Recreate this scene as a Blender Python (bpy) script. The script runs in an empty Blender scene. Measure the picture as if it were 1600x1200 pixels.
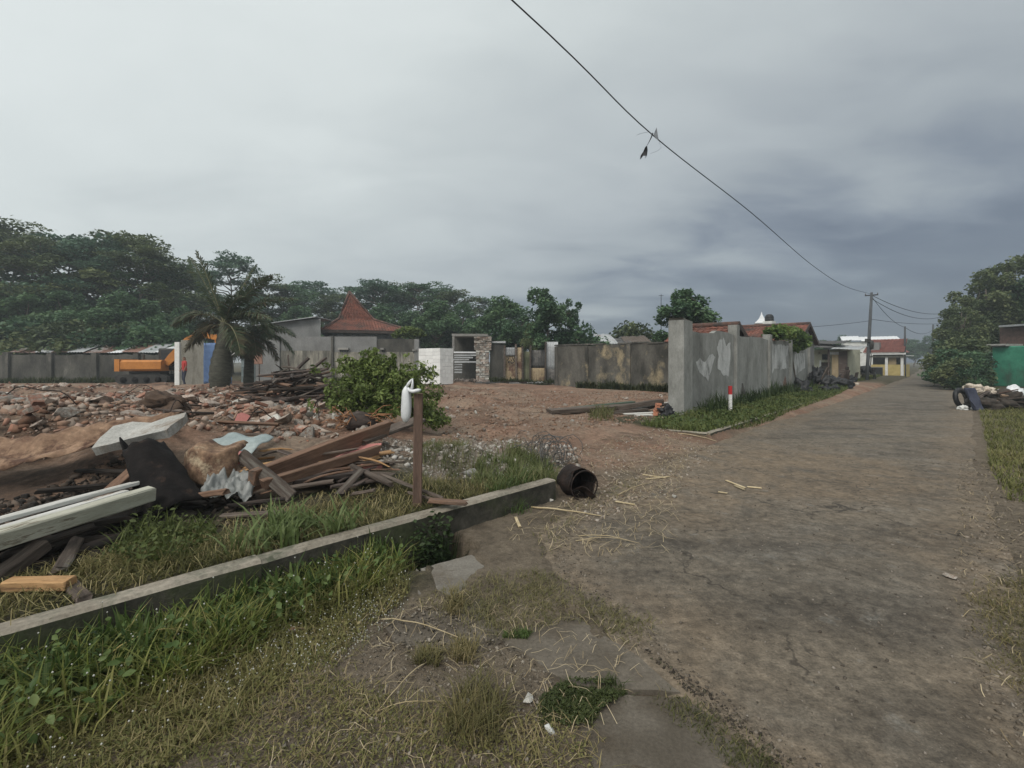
import bpy, bmesh, math, random
import numpy as np
from mathutils import Vector, Matrix, Euler, noise as mnoise

random.seed(7)
RNG = np.random.default_rng(7)
sc = bpy.context.scene
C = sc.collection
R = math.radians

# ------------------------------------------------------------------ camera
F = 740.0                       # focal length in photo pixels (1600 wide)
CAMZ, HOR = 1.6, 565.0          # eye height, horizon row
cam_d = bpy.data.cameras.new('camera')
cam_d.sensor_fit = 'HORIZONTAL'
cam_d.sensor_width = 36.0
cam_d.lens = F / 1600.0 * 36.0
cam_d.shift_y = -(600.0 - HOR) / 1600.0
cam_d.clip_start = 0.05
cam_d.clip_end = 3000.0
cam = bpy.data.objects.new('camera', cam_d)
cam.location = (0, 0, CAMZ)
cam.rotation_euler = (R(90), 0, 0)
C.objects.link(cam)
sc.camera = cam

# ------------------------------------------------------------------ view
sc.view_settings.view_transform = 'Standard'
sc.view_settings.look = 'None'
sc.view_settings.exposure = 0.66
sc.view_settings.gamma = 1.0
sc.view_settings.use_curve_mapping = False

# ------------------------------------------------------------------ sky: overcast, storm bank towards +x
SUN_EL, SUN_AZ = R(48), R(-150)   # azimuth from +y towards +x
world = bpy.data.worlds.new('World')
sc.world = world
world.use_nodes = True
wn, wl = world.node_tree.nodes, world.node_tree.links
wn.clear()

def wnode(t, **kw):
    n = wn.new(t)
    for k, v in kw.items():
        setattr(n, k, v)
    return n

def build_world():
    out = wnode('ShaderNodeOutputWorld')
    bg = wnode('ShaderNodeBackground')
    bg.inputs['Strength'].default_value = 1.0
    tc = wnode('ShaderNodeTexCoord')
    sky = wnode('ShaderNodeTexSky')
    sky.sky_type = 'NISHITA'
    sky.sun_disc = False
    sky.sun_elevation = SUN_EL
    sky.sun_rotation = SUN_AZ
    skys = wnode('ShaderNodeVectorMath', operation='SCALE')
    skys.inputs['Scale'].default_value = 0.10
    wl.new(sky.outputs[0], skys.inputs[0])
    sep = wnode('ShaderNodeSeparateXYZ')
    wl.new(tc.outputs['Generated'], sep.inputs[0])
    # cloud-deck coordinates: direction projected on a plane overhead
    zc = wnode('ShaderNodeMath', operation='MAXIMUM'); zc.inputs[1].default_value = 0.0
    wl.new(sep.outputs['Z'], zc.inputs[0])
    za = wnode('ShaderNodeMath', operation='ADD'); za.inputs[1].default_value = 0.22
    wl.new(zc.outputs[0], za.inputs[0])
    dx = wnode('ShaderNodeMath', operation='DIVIDE'); dy = wnode('ShaderNodeMath', operation='DIVIDE')
    wl.new(sep.outputs['X'], dx.inputs[0]); wl.new(za.outputs[0], dx.inputs[1])
    wl.new(sep.outputs['Y'], dy.inputs[0]); wl.new(za.outputs[0], dy.inputs[1])
    comb = wnode('ShaderNodeCombineXYZ')
    wl.new(dx.outputs[0], comb.inputs['X']); wl.new(dy.outputs[0], comb.inputs['Y'])
    mp = wnode('ShaderNodeMapping')
    mp.inputs['Rotation'].default_value = (0, 0, R(28))
    mp.inputs['Scale'].default_value = (0.75, 1.25, 1)
    wl.new(comb.outputs[0], mp.inputs[0])
    n1 = wnode('ShaderNodeTexNoise'); n1.inputs['Scale'].default_value = 0.85
    n1.inputs['Detail'].default_value = 5.0; n1.inputs['Roughness'].default_value = 0.47
    n1.inputs['Distortion'].default_value = 0.55
    wl.new(mp.outputs[0], n1.inputs['Vector'])
    n2 = wnode('ShaderNodeTexNoise'); n2.inputs['Scale'].default_value = 2.6
    n2.inputs['Detail'].default_value = 6.0; n2.inputs['Roughness'].default_value = 0.5
    n2.inputs['Distortion'].default_value = 0.4
    wl.new(mp.outputs[0], n2.inputs['Vector'])
    dot = wnode('ShaderNodeVectorMath', operation='DOT_PRODUCT')
    wl.new(tc.outputs['Generated'], dot.inputs[0])
    dot.inputs[1].default_value = (0.66, 0.50, -1.05)
    # t = dot + (n1-.5)*a + (n2-.5)*b
    m1 = wnode('ShaderNodeMath', operation='MULTIPLY_ADD'); m1.inputs[1].default_value = 0.52
    wl.new(n1.outputs['Fac'], m1.inputs[0]); wl.new(dot.outputs['Value'], m1.inputs[2])
    m2 = wnode('ShaderNodeMath', operation='MULTIPLY_ADD'); m2.inputs[1].default_value = 0.50
    wl.new(n2.outputs['Fac'], m2.inputs[0]); wl.new(m1.outputs[0], m2.inputs[2])
    off = wnode('ShaderNodeMath', operation='MULTIPLY_ADD')
    off.inputs[1].default_value = 1 / 2.2; off.inputs[2].default_value = (1.2 - 0.51) / 2.2
    wl.new(m2.outputs[0], off.inputs[0])
    ramp = wnode('ShaderNodeValToRGB')
    cr = ramp.color_ramp
    stops = [(-1.10, (.560, .592, .582)), (-0.55, (.500, .532, .526)), (-0.30, (.452, .484, .480)), (-0.10, (.378, .408, .410)), (0.12, (.318, .345, .354)),  # brightest stops, behind the camera, raised to light the ground
             (0.26, (.275, .300, .314)), (0.40, (.222, .246, .264)), (0.51, (.146, .168, .198)), (0.61, (.092, .110, .142)), (0.75, (.064, .078, .112))]
    cr.elements[0].position = (stops[0][0] + 1.2) / 2.2; cr.elements[0].color = (*stops[0][1], 1)
    cr.elements[1].position = (stops[-1][0] + 1.2) / 2.2; cr.elements[1].color = (*stops[-1][1], 1)
    for p, c in stops[1:-1]:
        e = cr.elements.new((p + 1.2) / 2.2); e.color = (*c, 1)
    wl.new(off.outputs[0], ramp.inputs[0])
    mix = wnode('ShaderNodeMix', data_type='RGBA')
    mix.inputs['Factor'].default_value = 0.94
    wl.new(skys.outputs[0], mix.inputs['A'])
    wl.new(ramp.outputs[0], mix.inputs['B'])
    wl.new(mix.outputs['Result'], bg.inputs['Color'])
    wl.new(bg.outputs[0], out.inputs['Surface'])
build_world()

# ------------------------------------------------------------------ sun, veiled by the cloud deck
sun_d = bpy.data.lights.new('sun', 'SUN')
sun_d.energy = 1.5
sun_d.angle = R(24)
sun_d.color = (1.0, 0.95, 0.88)
sun = bpy.data.objects.new('sun', sun_d)
sv = Vector((math.sin(SUN_AZ) * math.cos(SUN_EL), math.cos(SUN_AZ) * math.cos(SUN_EL), math.sin(SUN_EL)))
sun.rotation_euler = sv.to_track_quat('Z', 'Y').to_euler()
sun.location = sv * 60
C.objects.link(sun)

# ================================================================== helpers
def W(px, py, Y):
    """photo pixel at a known distance -> world point"""
    return Vector(((px - 800) / F * Y, Y, CAMZ - (py - HOR) / F * Y))

RX, RY = 0.654, 0.7565          # road direction
def P(s, t, z=0.0):
    """s metres along the road, t metres to its left"""
    return Vector((s * RX - t * RY, s * RY + t * RX, z))

def RS(px, t):
    """distance along the road where the line t shows at column px"""
    k = (px - 800) / F
    return (t * RY + k * t * RX) / (RX - k * RY)

# ---- value noise (numpy)
def _h(ix, iy, seed):
    n = (ix * 374761393 + iy * 668265263 + seed * 1442695041) & 0xffffffff
    n = ((n ^ (n >> 13)) * 1274126177) & 0xffffffff
    return ((n ^ (n >> 16)) & 0xffff) / 65535.0
def vnoise(x, y, seed=0):
    x = np.asarray(x, float); y = np.asarray(y, float)
    ix = np.floor(x).astype(np.int64); iy = np.floor(y).astype(np.int64)
    fx = x - ix; fy = y - iy
    fx = fx * fx * (3 - 2 * fx); fy = fy * fy * (3 - 2 * fy)
    a = _h(ix, iy, seed); b = _h(ix + 1, iy, seed); c = _h(ix, iy + 1, seed); d = _h(ix + 1, iy + 1, seed)
    return (a + (b - a) * fx) * (1 - fy) + (c + (d - c) * fx) * fy
def fbm(x, y, sc_=1.0, oct_=4, seed=0):
    v = 0; a = 0.5; tot = 0
    for i in range(oct_):
        v = v + a * vnoise(np.asarray(x) * sc_, np.asarray(y) * sc_, seed + i * 17); tot += a
        a *= 0.5; sc_ *= 2.03
    return v / tot
def sstep(a, b, x):
    t = np.clip((np.asarray(x, float) - a) / (b - a), 0, 1)
    return t * t * (3 - 2 * t)
def sd_poly(x, y, poly):
    """signed distance to polygon, negative inside"""
    x = np.asarray(x, float); y = np.asarray(y, float)
    d = np.full(x.shape, 1e9); inside = np.zeros(x.shape, bool)
    n = len(poly)
    for i in range(n):
        ax, ay = poly[i][0], poly[i][1]; bx, by = poly[(i + 1) % n][0], poly[(i + 1) % n][1]
        ex, ey = bx - ax, by - ay
        t = np.clip(((x - ax) * ex + (y - ay) * ey) / (ex * ex + ey * ey + 1e-12), 0, 1)
        d = np.minimum(d, np.hypot(x - ax - t * ex, y - ay - t * ey))
        if ay != by:
            cond = ((ay > y) != (by > y)) & (x < (bx - ax) * (y - ay) / (by - ay) + ax)
            inside ^= cond
    return np.where(inside, -d, d)
def sample_poly(poly, n):
    xs = [p[0] for p in poly]; ys = [p[1] for p in poly]
    ox, oy = [], []
    got = 0
    while got < n:
        x = RNG.uniform(min(xs), max(xs), n * 2); y = RNG.uniform(min(ys), max(ys), n * 2)
        m = sd_poly(x, y, poly) < 0
        ox.append(x[m]); oy.append(y[m]); got += int(m.sum())
    return np.concatenate(ox)[:n], np.concatenate(oy)[:n]
def g0(px, py, z=0.0):
    """pixel -> point on the plane of height z (used only to lay out ground polygons)"""
    Y = (CAMZ - z) * F / (py - HOR)
    return ((px - 800) / F * Y, Y)

# ---- object helpers
def tag(o, label, cat=None, group=None, kind=None):
    if label: o['label'] = label
    if cat: o['category'] = cat
    if group: o['group'] = group
    if kind: o['kind'] = kind
    return o
def thing(name, label, cat, loc=(0, 0, 0), rz=0, group=None):
    o = bpy.data.objects.new(name, None)
    o.empty_display_size = 0.2
    C.objects.link(o); o.location = loc; o.rotation_euler = (0, 0, rz)
    return tag(o, label, cat, group)
def link(name, me, parent=None, loc=None, rot=None, scale=None):
    o = bpy.data.objects.new(name, me); C.objects.link(o)
    if parent is not None: o.parent = parent
    if loc is not None: o.location = loc
    if rot is not None: o.rotation_euler = rot
    if scale is not None: o.scale = scale
    return o
def copy_tree(o, parent=None):
    c = o.copy(); C.objects.link(c); c.parent = parent
    for ch in list(o.children): copy_tree(ch, c)
    return c
def arr_mesh(name, verts, faces_flat, loop_sizes, mats=(), attrs=None, smooth=False):
    """fast mesh from numpy: verts (n,3), flat corner indices, polygon sizes"""
    me = bpy.data.meshes.new(name)
    nv = len(verts); nl = len(faces_flat); npol = len(loop_sizes)
    me.vertices.add(nv); me.loops.add(nl); me.polygons.add(npol)
    me.vertices.foreach_set('co', np.asarray(verts, np.float32).ravel())
    me.loops.foreach_set('vertex_index', np.asarray(faces_flat, np.int32))
    ls = np.zeros(npol, np.int32); ls[1:] = np.cumsum(loop_sizes)[:-1]
    me.polygons.foreach_set('loop_start', ls)
    me.polygons.foreach_set('loop_total', np.asarray(loop_sizes, np.int32))
    if smooth: me.polygons.foreach_set('use_smooth', np.ones(npol, bool))
    me.update(calc_edges=True)
    for k, v in (attrs or {}).items():
        a = me.attributes.new(k, 'FLOAT', 'POINT'); a.data.foreach_set('value', np.asarray(v, np.float32))
    for m in mats: me.materials.append(m)
    return me

class MB:
    """collects shapes of ONE part"""
    def __init__(s): s.v = []; s.f = []; s.sm = []
    def add(s, vs, fs, smooth=False):
        b = len(s.v); s.v += [tuple(v) for v in vs]
        for f in fs: s.f.append([i + b for i in f]); s.sm.append(smooth)
        return s
    def box(s, c, size, rot=None, jit=0.0):
        hx, hy, hz = size[0] / 2, size[1] / 2, size[2] / 2
        vs = [Vector((x * hx, y * hy, z * hz)) for z in (-1, 1) for y in (-1, 1) for x in (-1, 1)]
        if jit: vs = [v + Vector((random.uniform(-jit, jit), random.uniform(-jit, jit), random.uniform(-jit, jit))) for v in vs]
        if rot is not None:
            M = rot if isinstance(rot, Matrix) else Euler(rot).to_matrix()
            vs = [M @ v for v in vs]
        vs = [v + Vector(c) for v in vs]
        return s.add(vs, [(0, 2, 3, 1), (4, 5, 7, 6), (0, 1, 5, 4), (2, 6, 7, 3), (0, 4, 6, 2), (1, 3, 7, 5)])
    def bbox(s, c, size, bev=0.012, rot=None, jit=0.0):
        """box with chamfered vertical/long edges: ring of 8 at both ends of local x"""
        L, w, h = size[0] / 2, size[1] / 2, size[2] / 2
        b = min(bev, w * .45, h * .45)
        ring = [(-w + b, -h), (w - b, -h), (w, -h + b), (w, h - b), (w - b, h), (-w + b, h), (-w, h - b), (-w, -h + b)]
        vs = []
        for x in (-L, L):
            for (y, z) in ring:
                vs.append(Vector((x + random.uniform(-jit, jit), y + random.uniform(-jit, jit) * .4, z + random.uniform(-jit, jit) * .4)))
        fs = [tuple(reversed(range(8))), tuple(range(8, 16))] + [(i, (i + 1) % 8, 8 + (i + 1) % 8, 8 + i) for i in range(8)]
        if rot is not None:
            M = rot if isinstance(rot, Matrix) else Euler(rot).to_matrix()
            return s.add([M @ (v + Vector(c)) for v in vs], fs)
        return s.add([v + Vector(c) for v in vs], fs)
    def tube(s, pts, rad, n=6, cap=True, smooth=True):
        pts = [Vector(p) for p in pts]
        rs = rad if hasattr(rad, '__len__') else [rad] * len(pts)
        vs = []; fs = []
        up = Vector((0.13, 0.21, 0.97))
        for i, p in enumerate(pts):
            d = (pts[min(i + 1, len(pts) - 1)] - pts[max(i - 1, 0)])
            if d.length < 1e-9: d = Vector((0, 0, 1))
            d.normalize()
            a = d.cross(up)
            if a.length < .05: a = d.cross(Vector((1, 0, 0)))
            a.normalize(); b = d.cross(a)
            for k in range(n):
                an = 2 * math.pi * k / n
                vs.append(p + (a * math.cos(an) + b * math.sin(an)) * rs[i])
        for i in range(len(pts) - 1):
            for k in range(n):
                fs.append((i * n + k, i * n + (k + 1) % n, (i + 1) * n + (k + 1) % n, (i + 1) * n + k))
        if cap:
            fs.append(tuple(reversed(range(n)))); fs.append(tuple(range((len(pts) - 1) * n, len(pts) * n)))
        return s.add(vs, fs, smooth)
    def lathe(s, prof, n=16, c=(0, 0, 0), wob=0.0, seed=0, smooth=True, cap=True):
        vs = []; fs = []
        for (r, z) in prof:
            for k in range(n):
                an = 2 * math.pi * k / n
                q = r * (1 + wob * (mnoise.noise(Vector((math.cos(an) * 1.6, math.sin(an) * 1.6, z * 3 + seed)))))
                vs.append((c[0] + q * math.cos(an), c[1] + q * math.sin(an), c[2] + z))
        for i in range(len(prof) - 1):
            for k in range(n):
                fs.append((i * n + k, i * n + (k + 1) % n, (i + 1) * n + (k + 1) % n, (i + 1) * n + k))
        if cap:
            fs.append(tuple(reversed(range(n)))); fs.append(tuple(range((len(prof) - 1) * n, len(prof) * n)))
        return s.add(vs, fs, smooth)
    def prism(s, poly, z0, z1):
        n = len(poly)
        vs = [(p[0], p[1], z0) for p in poly] + [(p[0], p[1], z1) for p in poly]
        fs = [tuple(reversed(range(n))), tuple(range(n, 2 * n))] + [(i, (i + 1) % n, n + (i + 1) % n, n + i) for i in range(n)]
        return s.add(vs, fs)
    def sheet(s, nu, nv, fn, thick=0.006, smooth=True):
        """grid surface fn(u,v)->point, given a second skin so it has thickness"""
        vs = []
        for j in range(nv + 1):
            for i in range(nu + 1): vs.append(Vector(fn(i / nu, j / nv)))
        st = nu + 1
        nrm = []
        for j in range(nv + 1):
            for i in range(nu + 1):
                a = vs[j * st + min(i + 1, nu)] - vs[j * st + max(i - 1, 0)]
                b = vs[min(j + 1, nv) * st + i] - vs[max(j - 1, 0) * st + i]
                q = a.cross(b); nrm.append(q.normalized() if q.length > 1e-9 else Vector((0, 0, 1)))
        N = len(vs)
        vs2 = vs + [vs[k] - nrm[k] * thick for k in range(N)]
        fs = []
        for j in range(nv):
            for i in range(nu):
                a = j * st + i
                fs.append((a, a + 1, a + st + 1, a + st)); fs.append((N + a, N + a + st, N + a + st + 1, N + a + 1))
        edge = [i for i in range(nu + 1)] + [j * st + nu for j in range(1, nv + 1)] + [nv * st + i for i in range(nu - 1, -1, -1)] + [j * st for j in range(nv - 1, 0, -1)]
        for q in range(len(edge)):
            a, b = edge[q], edge[(q + 1) % len(edge)]
            fs.append((b, a, N + a, N + b))
        return s.add(vs2, fs, smooth)
    def mesh(s, name, mat):
        me = bpy.data.meshes.new(name)
        me.from_pydata(s.v, [], s.f)
        me.polygons.foreach_set('use_smooth', s.sm)
        me.update()
        if mat is not None:
            for m in (mat if isinstance(mat, (list, tuple)) else [mat]): me.materials.append(m)
        return me
    def build(s, name, mat, parent=None, **kw):
        return link(name, s.mesh(name, mat), parent, **kw)

def basis(p0, p1, roll=0.0):
    """matrix with local x from p0 to p1, local z as upright as possible"""
    x = (Vector(p1) - Vector(p0)).normalized()
    z = Vector((0, 0, 1)) - x * x.z
    if z.length < 1e-3: z = Vector((1, 0, 0))
    z.normalize(); y = z.cross(x)
    M = Matrix((x, y, z)).transposed()
    return M @ Matrix.Rotation(roll, 3, 'X')

# ================================================================== materials
MATS = {}
def M(name, c1, c2, scale=5.0, stretch=(1, 1, 1), rough=0.88, bump=0.35, bscale=45.0, c3=None, t3=0.58, s3=2.0,
      rnd=0.12, metal=0.0, spec=0.3, fine=0.35, lo=0.36, hi=0.66, st3=None, w3=0.05):
    if name in MATS: return MATS[name]
    m = bpy.data.materials.new(name); m.use_nodes = True
    nt = m.node_tree; N, L = nt.nodes, nt.links
    b = N['Principled BSDF']
    b.inputs['Roughness'].default_value = rough; b.inputs['Metallic'].default_value = metal
    b.inputs['Specular IOR Level'].default_value = spec
    tc = N.new('ShaderNodeTexCoord'); oi = N.new('ShaderNodeObjectInfo')
    mp = N.new('ShaderNodeMapping'); mp.inputs['Scale'].default_value = stretch
    off = N.new('ShaderNodeVectorMath'); off.operation = 'SCALE'
    cb = N.new('ShaderNodeCombineXYZ')
    for k in range(3): L.new(oi.outputs['Random'], cb.inputs[k])
    L.new(cb.outputs[0], off.inputs[0]); off.inputs['Scale'].default_value = 37.0
    add = N.new('ShaderNodeVectorMath'); add.operation = 'ADD'
    L.new(tc.outputs['Object'], add.inputs[0]); L.new(off.outputs[0], add.inputs[1])
    L.new(add.outputs[0], mp.inputs[0])
    n1 = N.new('ShaderNodeTexNoise'); n1.inputs['Scale'].default_value = scale; n1.inputs['Detail'].default_value = 7
    n1.inputs['Roughness'].default_value = 0.62
    L.new(mp.outputs[0], n1.inputs['Vector'])
    r1 = N.new('ShaderNodeValToRGB'); r1.color_ramp.elements[0].position = lo; r1.color_ramp.elements[1].position = hi
    r1.color_ramp.elements[0].color = (*c1, 1); r1.color_ramp.elements[1].color = (*c2, 1)
    L.new(n1.outputs['Fac'], r1.inputs[0])
    col = r1.outputs[0]
    if c3 is not None:
        v3 = mp.outputs[0]
        if st3 is not None:
            mp3 = N.new('ShaderNodeMapping'); mp3.inputs['Scale'].default_value = st3; mp3.inputs['Location'].default_value = (3.1, 7.7, 1.3)
            L.new(add.outputs[0], mp3.inputs[0]); v3 = mp3.outputs[0]
        n3 = N.new('ShaderNodeTexNoise'); n3.inputs['Scale'].default_value = s3; n3.inputs['Detail'].default_value = 6
        n3.inputs['Roughness'].default_value = 0.68
        L.new(v3, n3.inputs['Vector'])
        r3 = N.new('ShaderNodeMapRange'); r3.inputs['From Min'].default_value = t3 - w3; r3.inputs['From Max'].default_value = t3 + w3
        L.new(n3.outputs['Fac'], r3.inputs['Value'])
        mx = N.new('ShaderNodeMix'); mx.data_type = 'RGBA'
        L.new(r3.outputs[0], mx.inputs['Factor']); L.new(col, mx.inputs['A']); mx.inputs['B'].default_value = (*c3, 1)
        col = mx.outputs['Result']
    nf = N.new('ShaderNodeTexNoise'); nf.inputs['Scale'].default_value = bscale; nf.inputs['Detail'].default_value = 5
    nf.inputs['Roughness'].default_value = 0.7
    L.new(mp.outputs[0], nf.inputs['Vector'])
    mr = N.new('ShaderNodeMapRange'); mr.inputs['From Min'].default_value = 0.25; mr.inputs['From Max'].default_value = 0.75
    mr.inputs['To Min'].default_value = 1 - fine; mr.inputs['To Max'].default_value = 1 + fine
    L.new(nf.outputs['Fac'], mr.inputs['Value'])
    rr = N.new('ShaderNodeMapRange'); rr.inputs['To Min'].default_value = 1 - rnd; rr.inputs['To Max'].default_value = 1 + rnd
    L.new(oi.outputs['Random'], rr.inputs['Value'])
    ml = N.new('ShaderNodeMath'); ml.operation = 'MULTIPLY'
    L.new(mr.outputs[0], ml.inputs[0]); L.new(rr.outputs[0], ml.inputs[1])
    sc_ = N.new('ShaderNodeVectorMath'); sc_.operation = 'SCALE'
    L.new(col, sc_.inputs[0]); L.new(ml.outputs[0], sc_.inputs['Scale'])
    L.new(sc_.outputs[0], b.inputs['Base Color'])
    if bump:
        bp = N.new('ShaderNodeBump'); bp.inputs['Strength'].default_value = bump; bp.inputs['Distance'].default_value = 0.02
        L.new(nf.outputs['Fac'], bp.inputs['Height']); L.new(bp.outputs[0], b.inputs['Normal'])
    MATS[name] = m
    return m

def leaf_mat(name, cols, transl=0.3, rough=0.55):
    """colour from the per-vertex attribute v (0..1) through a ramp"""
    m = bpy.data.materials.new(name); m.use_nodes = True
    nt = m.node_tree; N, L = nt.nodes, nt.links
    N.remove(N['Principled BSDF'])
    out = N['Material Output']
    at = N.new('ShaderNodeAttribute'); at.attribute_name = 'v'
    oi = N.new('ShaderNodeObjectInfo')
    ra = N.new('ShaderNodeMapRange'); ra.inputs['To Min'].default_value = -0.10; ra.inputs['To Max'].default_value = 0.10
    L.new(oi.outputs['Random'], ra.inputs['Value'])
    ad = N.new('ShaderNodeMath'); ad.operation = 'ADD'
    L.new(at.outputs['Fac'], ad.inputs[0]); L.new(ra.outputs[0], ad.inputs[1])
    rp = N.new('ShaderNodeValToRGB'); cr = rp.color_ramp
    n = len(cols)
    cr.elements[0].color = (*cols[0], 1); cr.elements[0].position = 0
    cr.elements[1].color = (*cols[-1], 1); cr.elements[1].position = 1
    for i in range(1, n - 1):
        e = cr.elements.new(i / (n - 1)); e.color = (*cols[i], 1)
    L.new(ad.outputs[0], rp.inputs[0])
    d = N.new('ShaderNodeBsdfPrincipled'); d.inputs['Roughness'].default_value = rough; d.inputs['Specular IOR Level'].default_value = 0.25
    t = N.new('ShaderNodeBsdfTranslucent')
    L.new(rp.outputs[0], d.inputs['Base Color']); L.new(rp.outputs[0], t.inputs['Color'])
    mx = N.new('ShaderNodeMixShader'); mx.inputs[0].default_value = transl
    L.new(d.outputs[0], mx.inputs[1]); L.new(t.outputs[0], mx.inputs[2]); L.new(mx.outputs[0], out.inputs['Surface'])
    return m

wood_old = M('weathered_wood', (.055, .042, .034), (.135, .105, .085), 6, (.35, 4, 4), c3=(.16, .145, .125), t3=.6, s3=3, rnd=.35)
wood_red = M('reddish_wood', (.115, .066, .045), (.235, .145, .098), 6, (.3, 4, 4), c3=(.10, .075, .06), t3=.6, s3=3, rnd=.25)
wood_dark = M('dark_wood', (.030, .024, .021), (.085, .062, .052), 6, (.3, 4, 4), c3=(.13, .11, .10), t3=.62, s3=3, rnd=.4)
wood_new = M('fresh_wood', (.27, .15, .068), (.40, .245, .12), 5, (.3, 6, 6), rnd=.15, fine=.35, c3=(.17, .10, .055), t3=.60, s3=4)
wood_white = M('white_painted_wood', (.42, .41, .38), (.56, .55, .52), 4, (.5, 3, 3), c3=(.20, .16, .125), t3=.60, s3=5, w3=.03, rnd=.06, fine=.15)
wood_cream = M('cream_painted_wood', (.32, .31, .25), (.44, .43, .36), 4, (.5, 3, 3), c3=(.16, .135, .10), t3=.60, s3=5, w3=.03, rnd=.06, fine=.15)
concrete = M('concrete', (.17, .165, .155), (.29, .28, .26), 3, rnd=.15, c3=(.11, .105, .095), t3=.62, s3=1.5)
concrete_wall = M('concrete_wall', (.215, .215, .20), (.31, .31, .29), 1.6, (1, 1, .45), rnd=.0, bscale=26,
                  c3=(.115, .115, .105), t3=.58, s3=1.1, st3=(1.0, 1.0, .6), w3=.14, fine=.2)
wall_old = M('stained_old_wall', (.034, .032, .027), (.118, .110, .095), 1.4, (1, 1, .5), rnd=.0, bscale=18,
             c3=(.30, .245, .155), t3=.60, s3=.75, st3=(1, 1, .8), w3=.06, fine=.35)
wall_dark = M('dark_mossy_wall', (.040, .038, .034), (.10, .095, .082), 1.2, (1, 1, .5), rnd=.0, bscale=16,
              c3=(.17, .16, .14), t3=.64, s3=.9, st3=(1.4, 1.4, .5), w3=.06)
wall_beige = M('beige_plaster', (.30, .28, .235), (.42, .40, .345), 1.3, (1, 1, .5), rnd=.05, bscale=18, c3=(.17, .155, .125), t3=.62, s3=1.0, st3=(1.8, 1.8, .35), w3=.1, fine=.18)
wall_grey = M('grey_render', (.145, .145, .142), (.22, .22, .215), 1.2, (1, 1, .6), rnd=.05, bscale=14, fine=.2)
wall_stain = M('rain_stained_plaster', (.105, .10, .085), (.30, .28, .235), 1.5, (1.5, 1.5, .32), rnd=.0, bscale=15, lo=.40, hi=.62,
               c3=(.065, .065, .055), t3=.60, s3=1.6, st3=(1.5, 1.5, .25), w3=.07)
wall_white = M('whitewash', (.50, .50, .48), (.66, .66, .63), 2, rnd=.05, c3=(.25, .24, .22), t3=.64, s3=2, fine=.15)
wall_cream = M('cream_wall', (.44, .43, .33), (.55, .54, .42), 2, rnd=.05, c3=(.25, .23, .18), t3=.66, s3=1.5, fine=.15)
wall_yellow = M('yellow_wall', (.40, .31, .12), (.52, .42, .18), 2, rnd=.05, c3=(.25, .2, .1), t3=.66, s3=1.5, fine=.15)
wall_green = M('green_wall', (.022, .165, .10), (.05, .24, .15), 1.8, rnd=.0, bscale=14, c3=(.05, .09, .065), t3=.60, s3=1.0, st3=(1, 1, .4), w3=.1, fine=.2)
tile_red = M('clay_tiles', (.11, .042, .030), (.25, .095, .062), 2.2, rnd=.1, bscale=6, c3=(.055, .040, .034), t3=.56, s3=1.1, w3=.08, fine=.5)
tile_dark = M('dark_clay_tiles', (.06, .035, .03), (.15, .075, .055), 2.2, rnd=.1, bscale=6, c3=(.05, .045, .04), t3=.55, s3=1.3, w3=.08, fine=.5)
tin_rust = M('rusty_tin', (.10, .052, .038), (.20, .115, .088), 1.3, rnd=.3, bscale=12, c3=(.30, .29, .28), t3=.60, s3=.6, metal=.0, rough=.7)
tin_grey = M('grey_tin', (.22, .23, .235), (.36, .37, .375), 1.0, rnd=.2, bscale=12, c3=(.16, .11, .085), t3=.64, s3=1.2, rough=.55, spec=.5)
tin_dark = M('dark_tin', (.03, .03, .032), (.09, .085, .08), 1.3, rnd=.3, bscale=12, c3=(.16, .15, .14), t3=.62, s3=1.2, rough=.7)
roof_moss = M('mossy_roof', (.085, .095, .065), (.17, .18, .135), 1.6, rnd=.1, bscale=10, c3=(.06, .06, .05), t3=.6)
roof_white = M('white_roof', (.58, .59, .60), (.7, .71, .72), 2, rnd=.05, fine=.1)
iron_black = M('burnt_iron', (.005, .004, .004), (.014, .011, .010), 6, rnd=.1, bscale=30, c3=(.045, .028, .020), t3=.66, s3=4, rough=.8, spec=.15)
rust = M('rusty_steel', (.010, .007, .006), (.032, .019, .014), 6, rnd=.15, bscale=40, c3=(.07, .04, .028), t3=.66, s3=3, rough=.85)
rust_sheet = M('rusted_sheet', (.135, .078, .050), (.31, .205, .135), 4.5, (1, 1.6, 1), rnd=.1, bscale=22, c3=(.085, .046, .031), t3=.55, s3=3.2, rough=.9)
teal_tin = M('pale_teal_tin', (.20, .245, .245), (.30, .345, .34), 4, rnd=.1, bscale=25, rough=.5, spec=.5, fine=.2)
plastic_grey = M('grey_plastic_sheet', (.15, .155, .15), (.28, .285, .27), 5, rnd=.1, rough=.4, spec=.5, fine=.15)
pink_board = M('pink_board', (.34, .13, .115), (.44, .20, .18), 3, rnd=.15, bscale=30, c3=(.3, .24, .2), t3=.66, fine=.2)
brick_m = M('brick', (.185, .090, .062), (.30, .160, .115), 8, rnd=.3, c3=(.25, .215, .18), t3=.54, s3=5)
plaster_m = M('broken_plaster', (.25, .20, .165), (.42, .36, .31), 6, rnd=.25, c3=(.18, .12, .09), t3=.58, s3=4)
chunk_m = M('rubble_concrete', (.15, .13, .11), (.33, .30, .265), 7, rnd=.35, c3=(.17, .115, .085), t3=.56, s3=4)
stone_pale = M('pale_stone', (.32, .31, .28), (.5, .48, .44), 9, rnd=.2, c3=(.2, .17, .13), t3=.6, s3=5)
aac = M('white_block', (.68, .68, .665), (.76, .76, .745), 5, rnd=.07, bscale=30, bump=.1, fine=.06)
black_plastic = M('black_plastic', (.008, .008, .009), (.020, .020, .022), 5, rnd=.1, rough=.5, spec=.35, fine=.2)
white_plastic = M('white_plastic', (.56, .57, .58), (.70, .71, .72), 6, rnd=.05, rough=.35, spec=.5, fine=.05, bump=.1)
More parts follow.
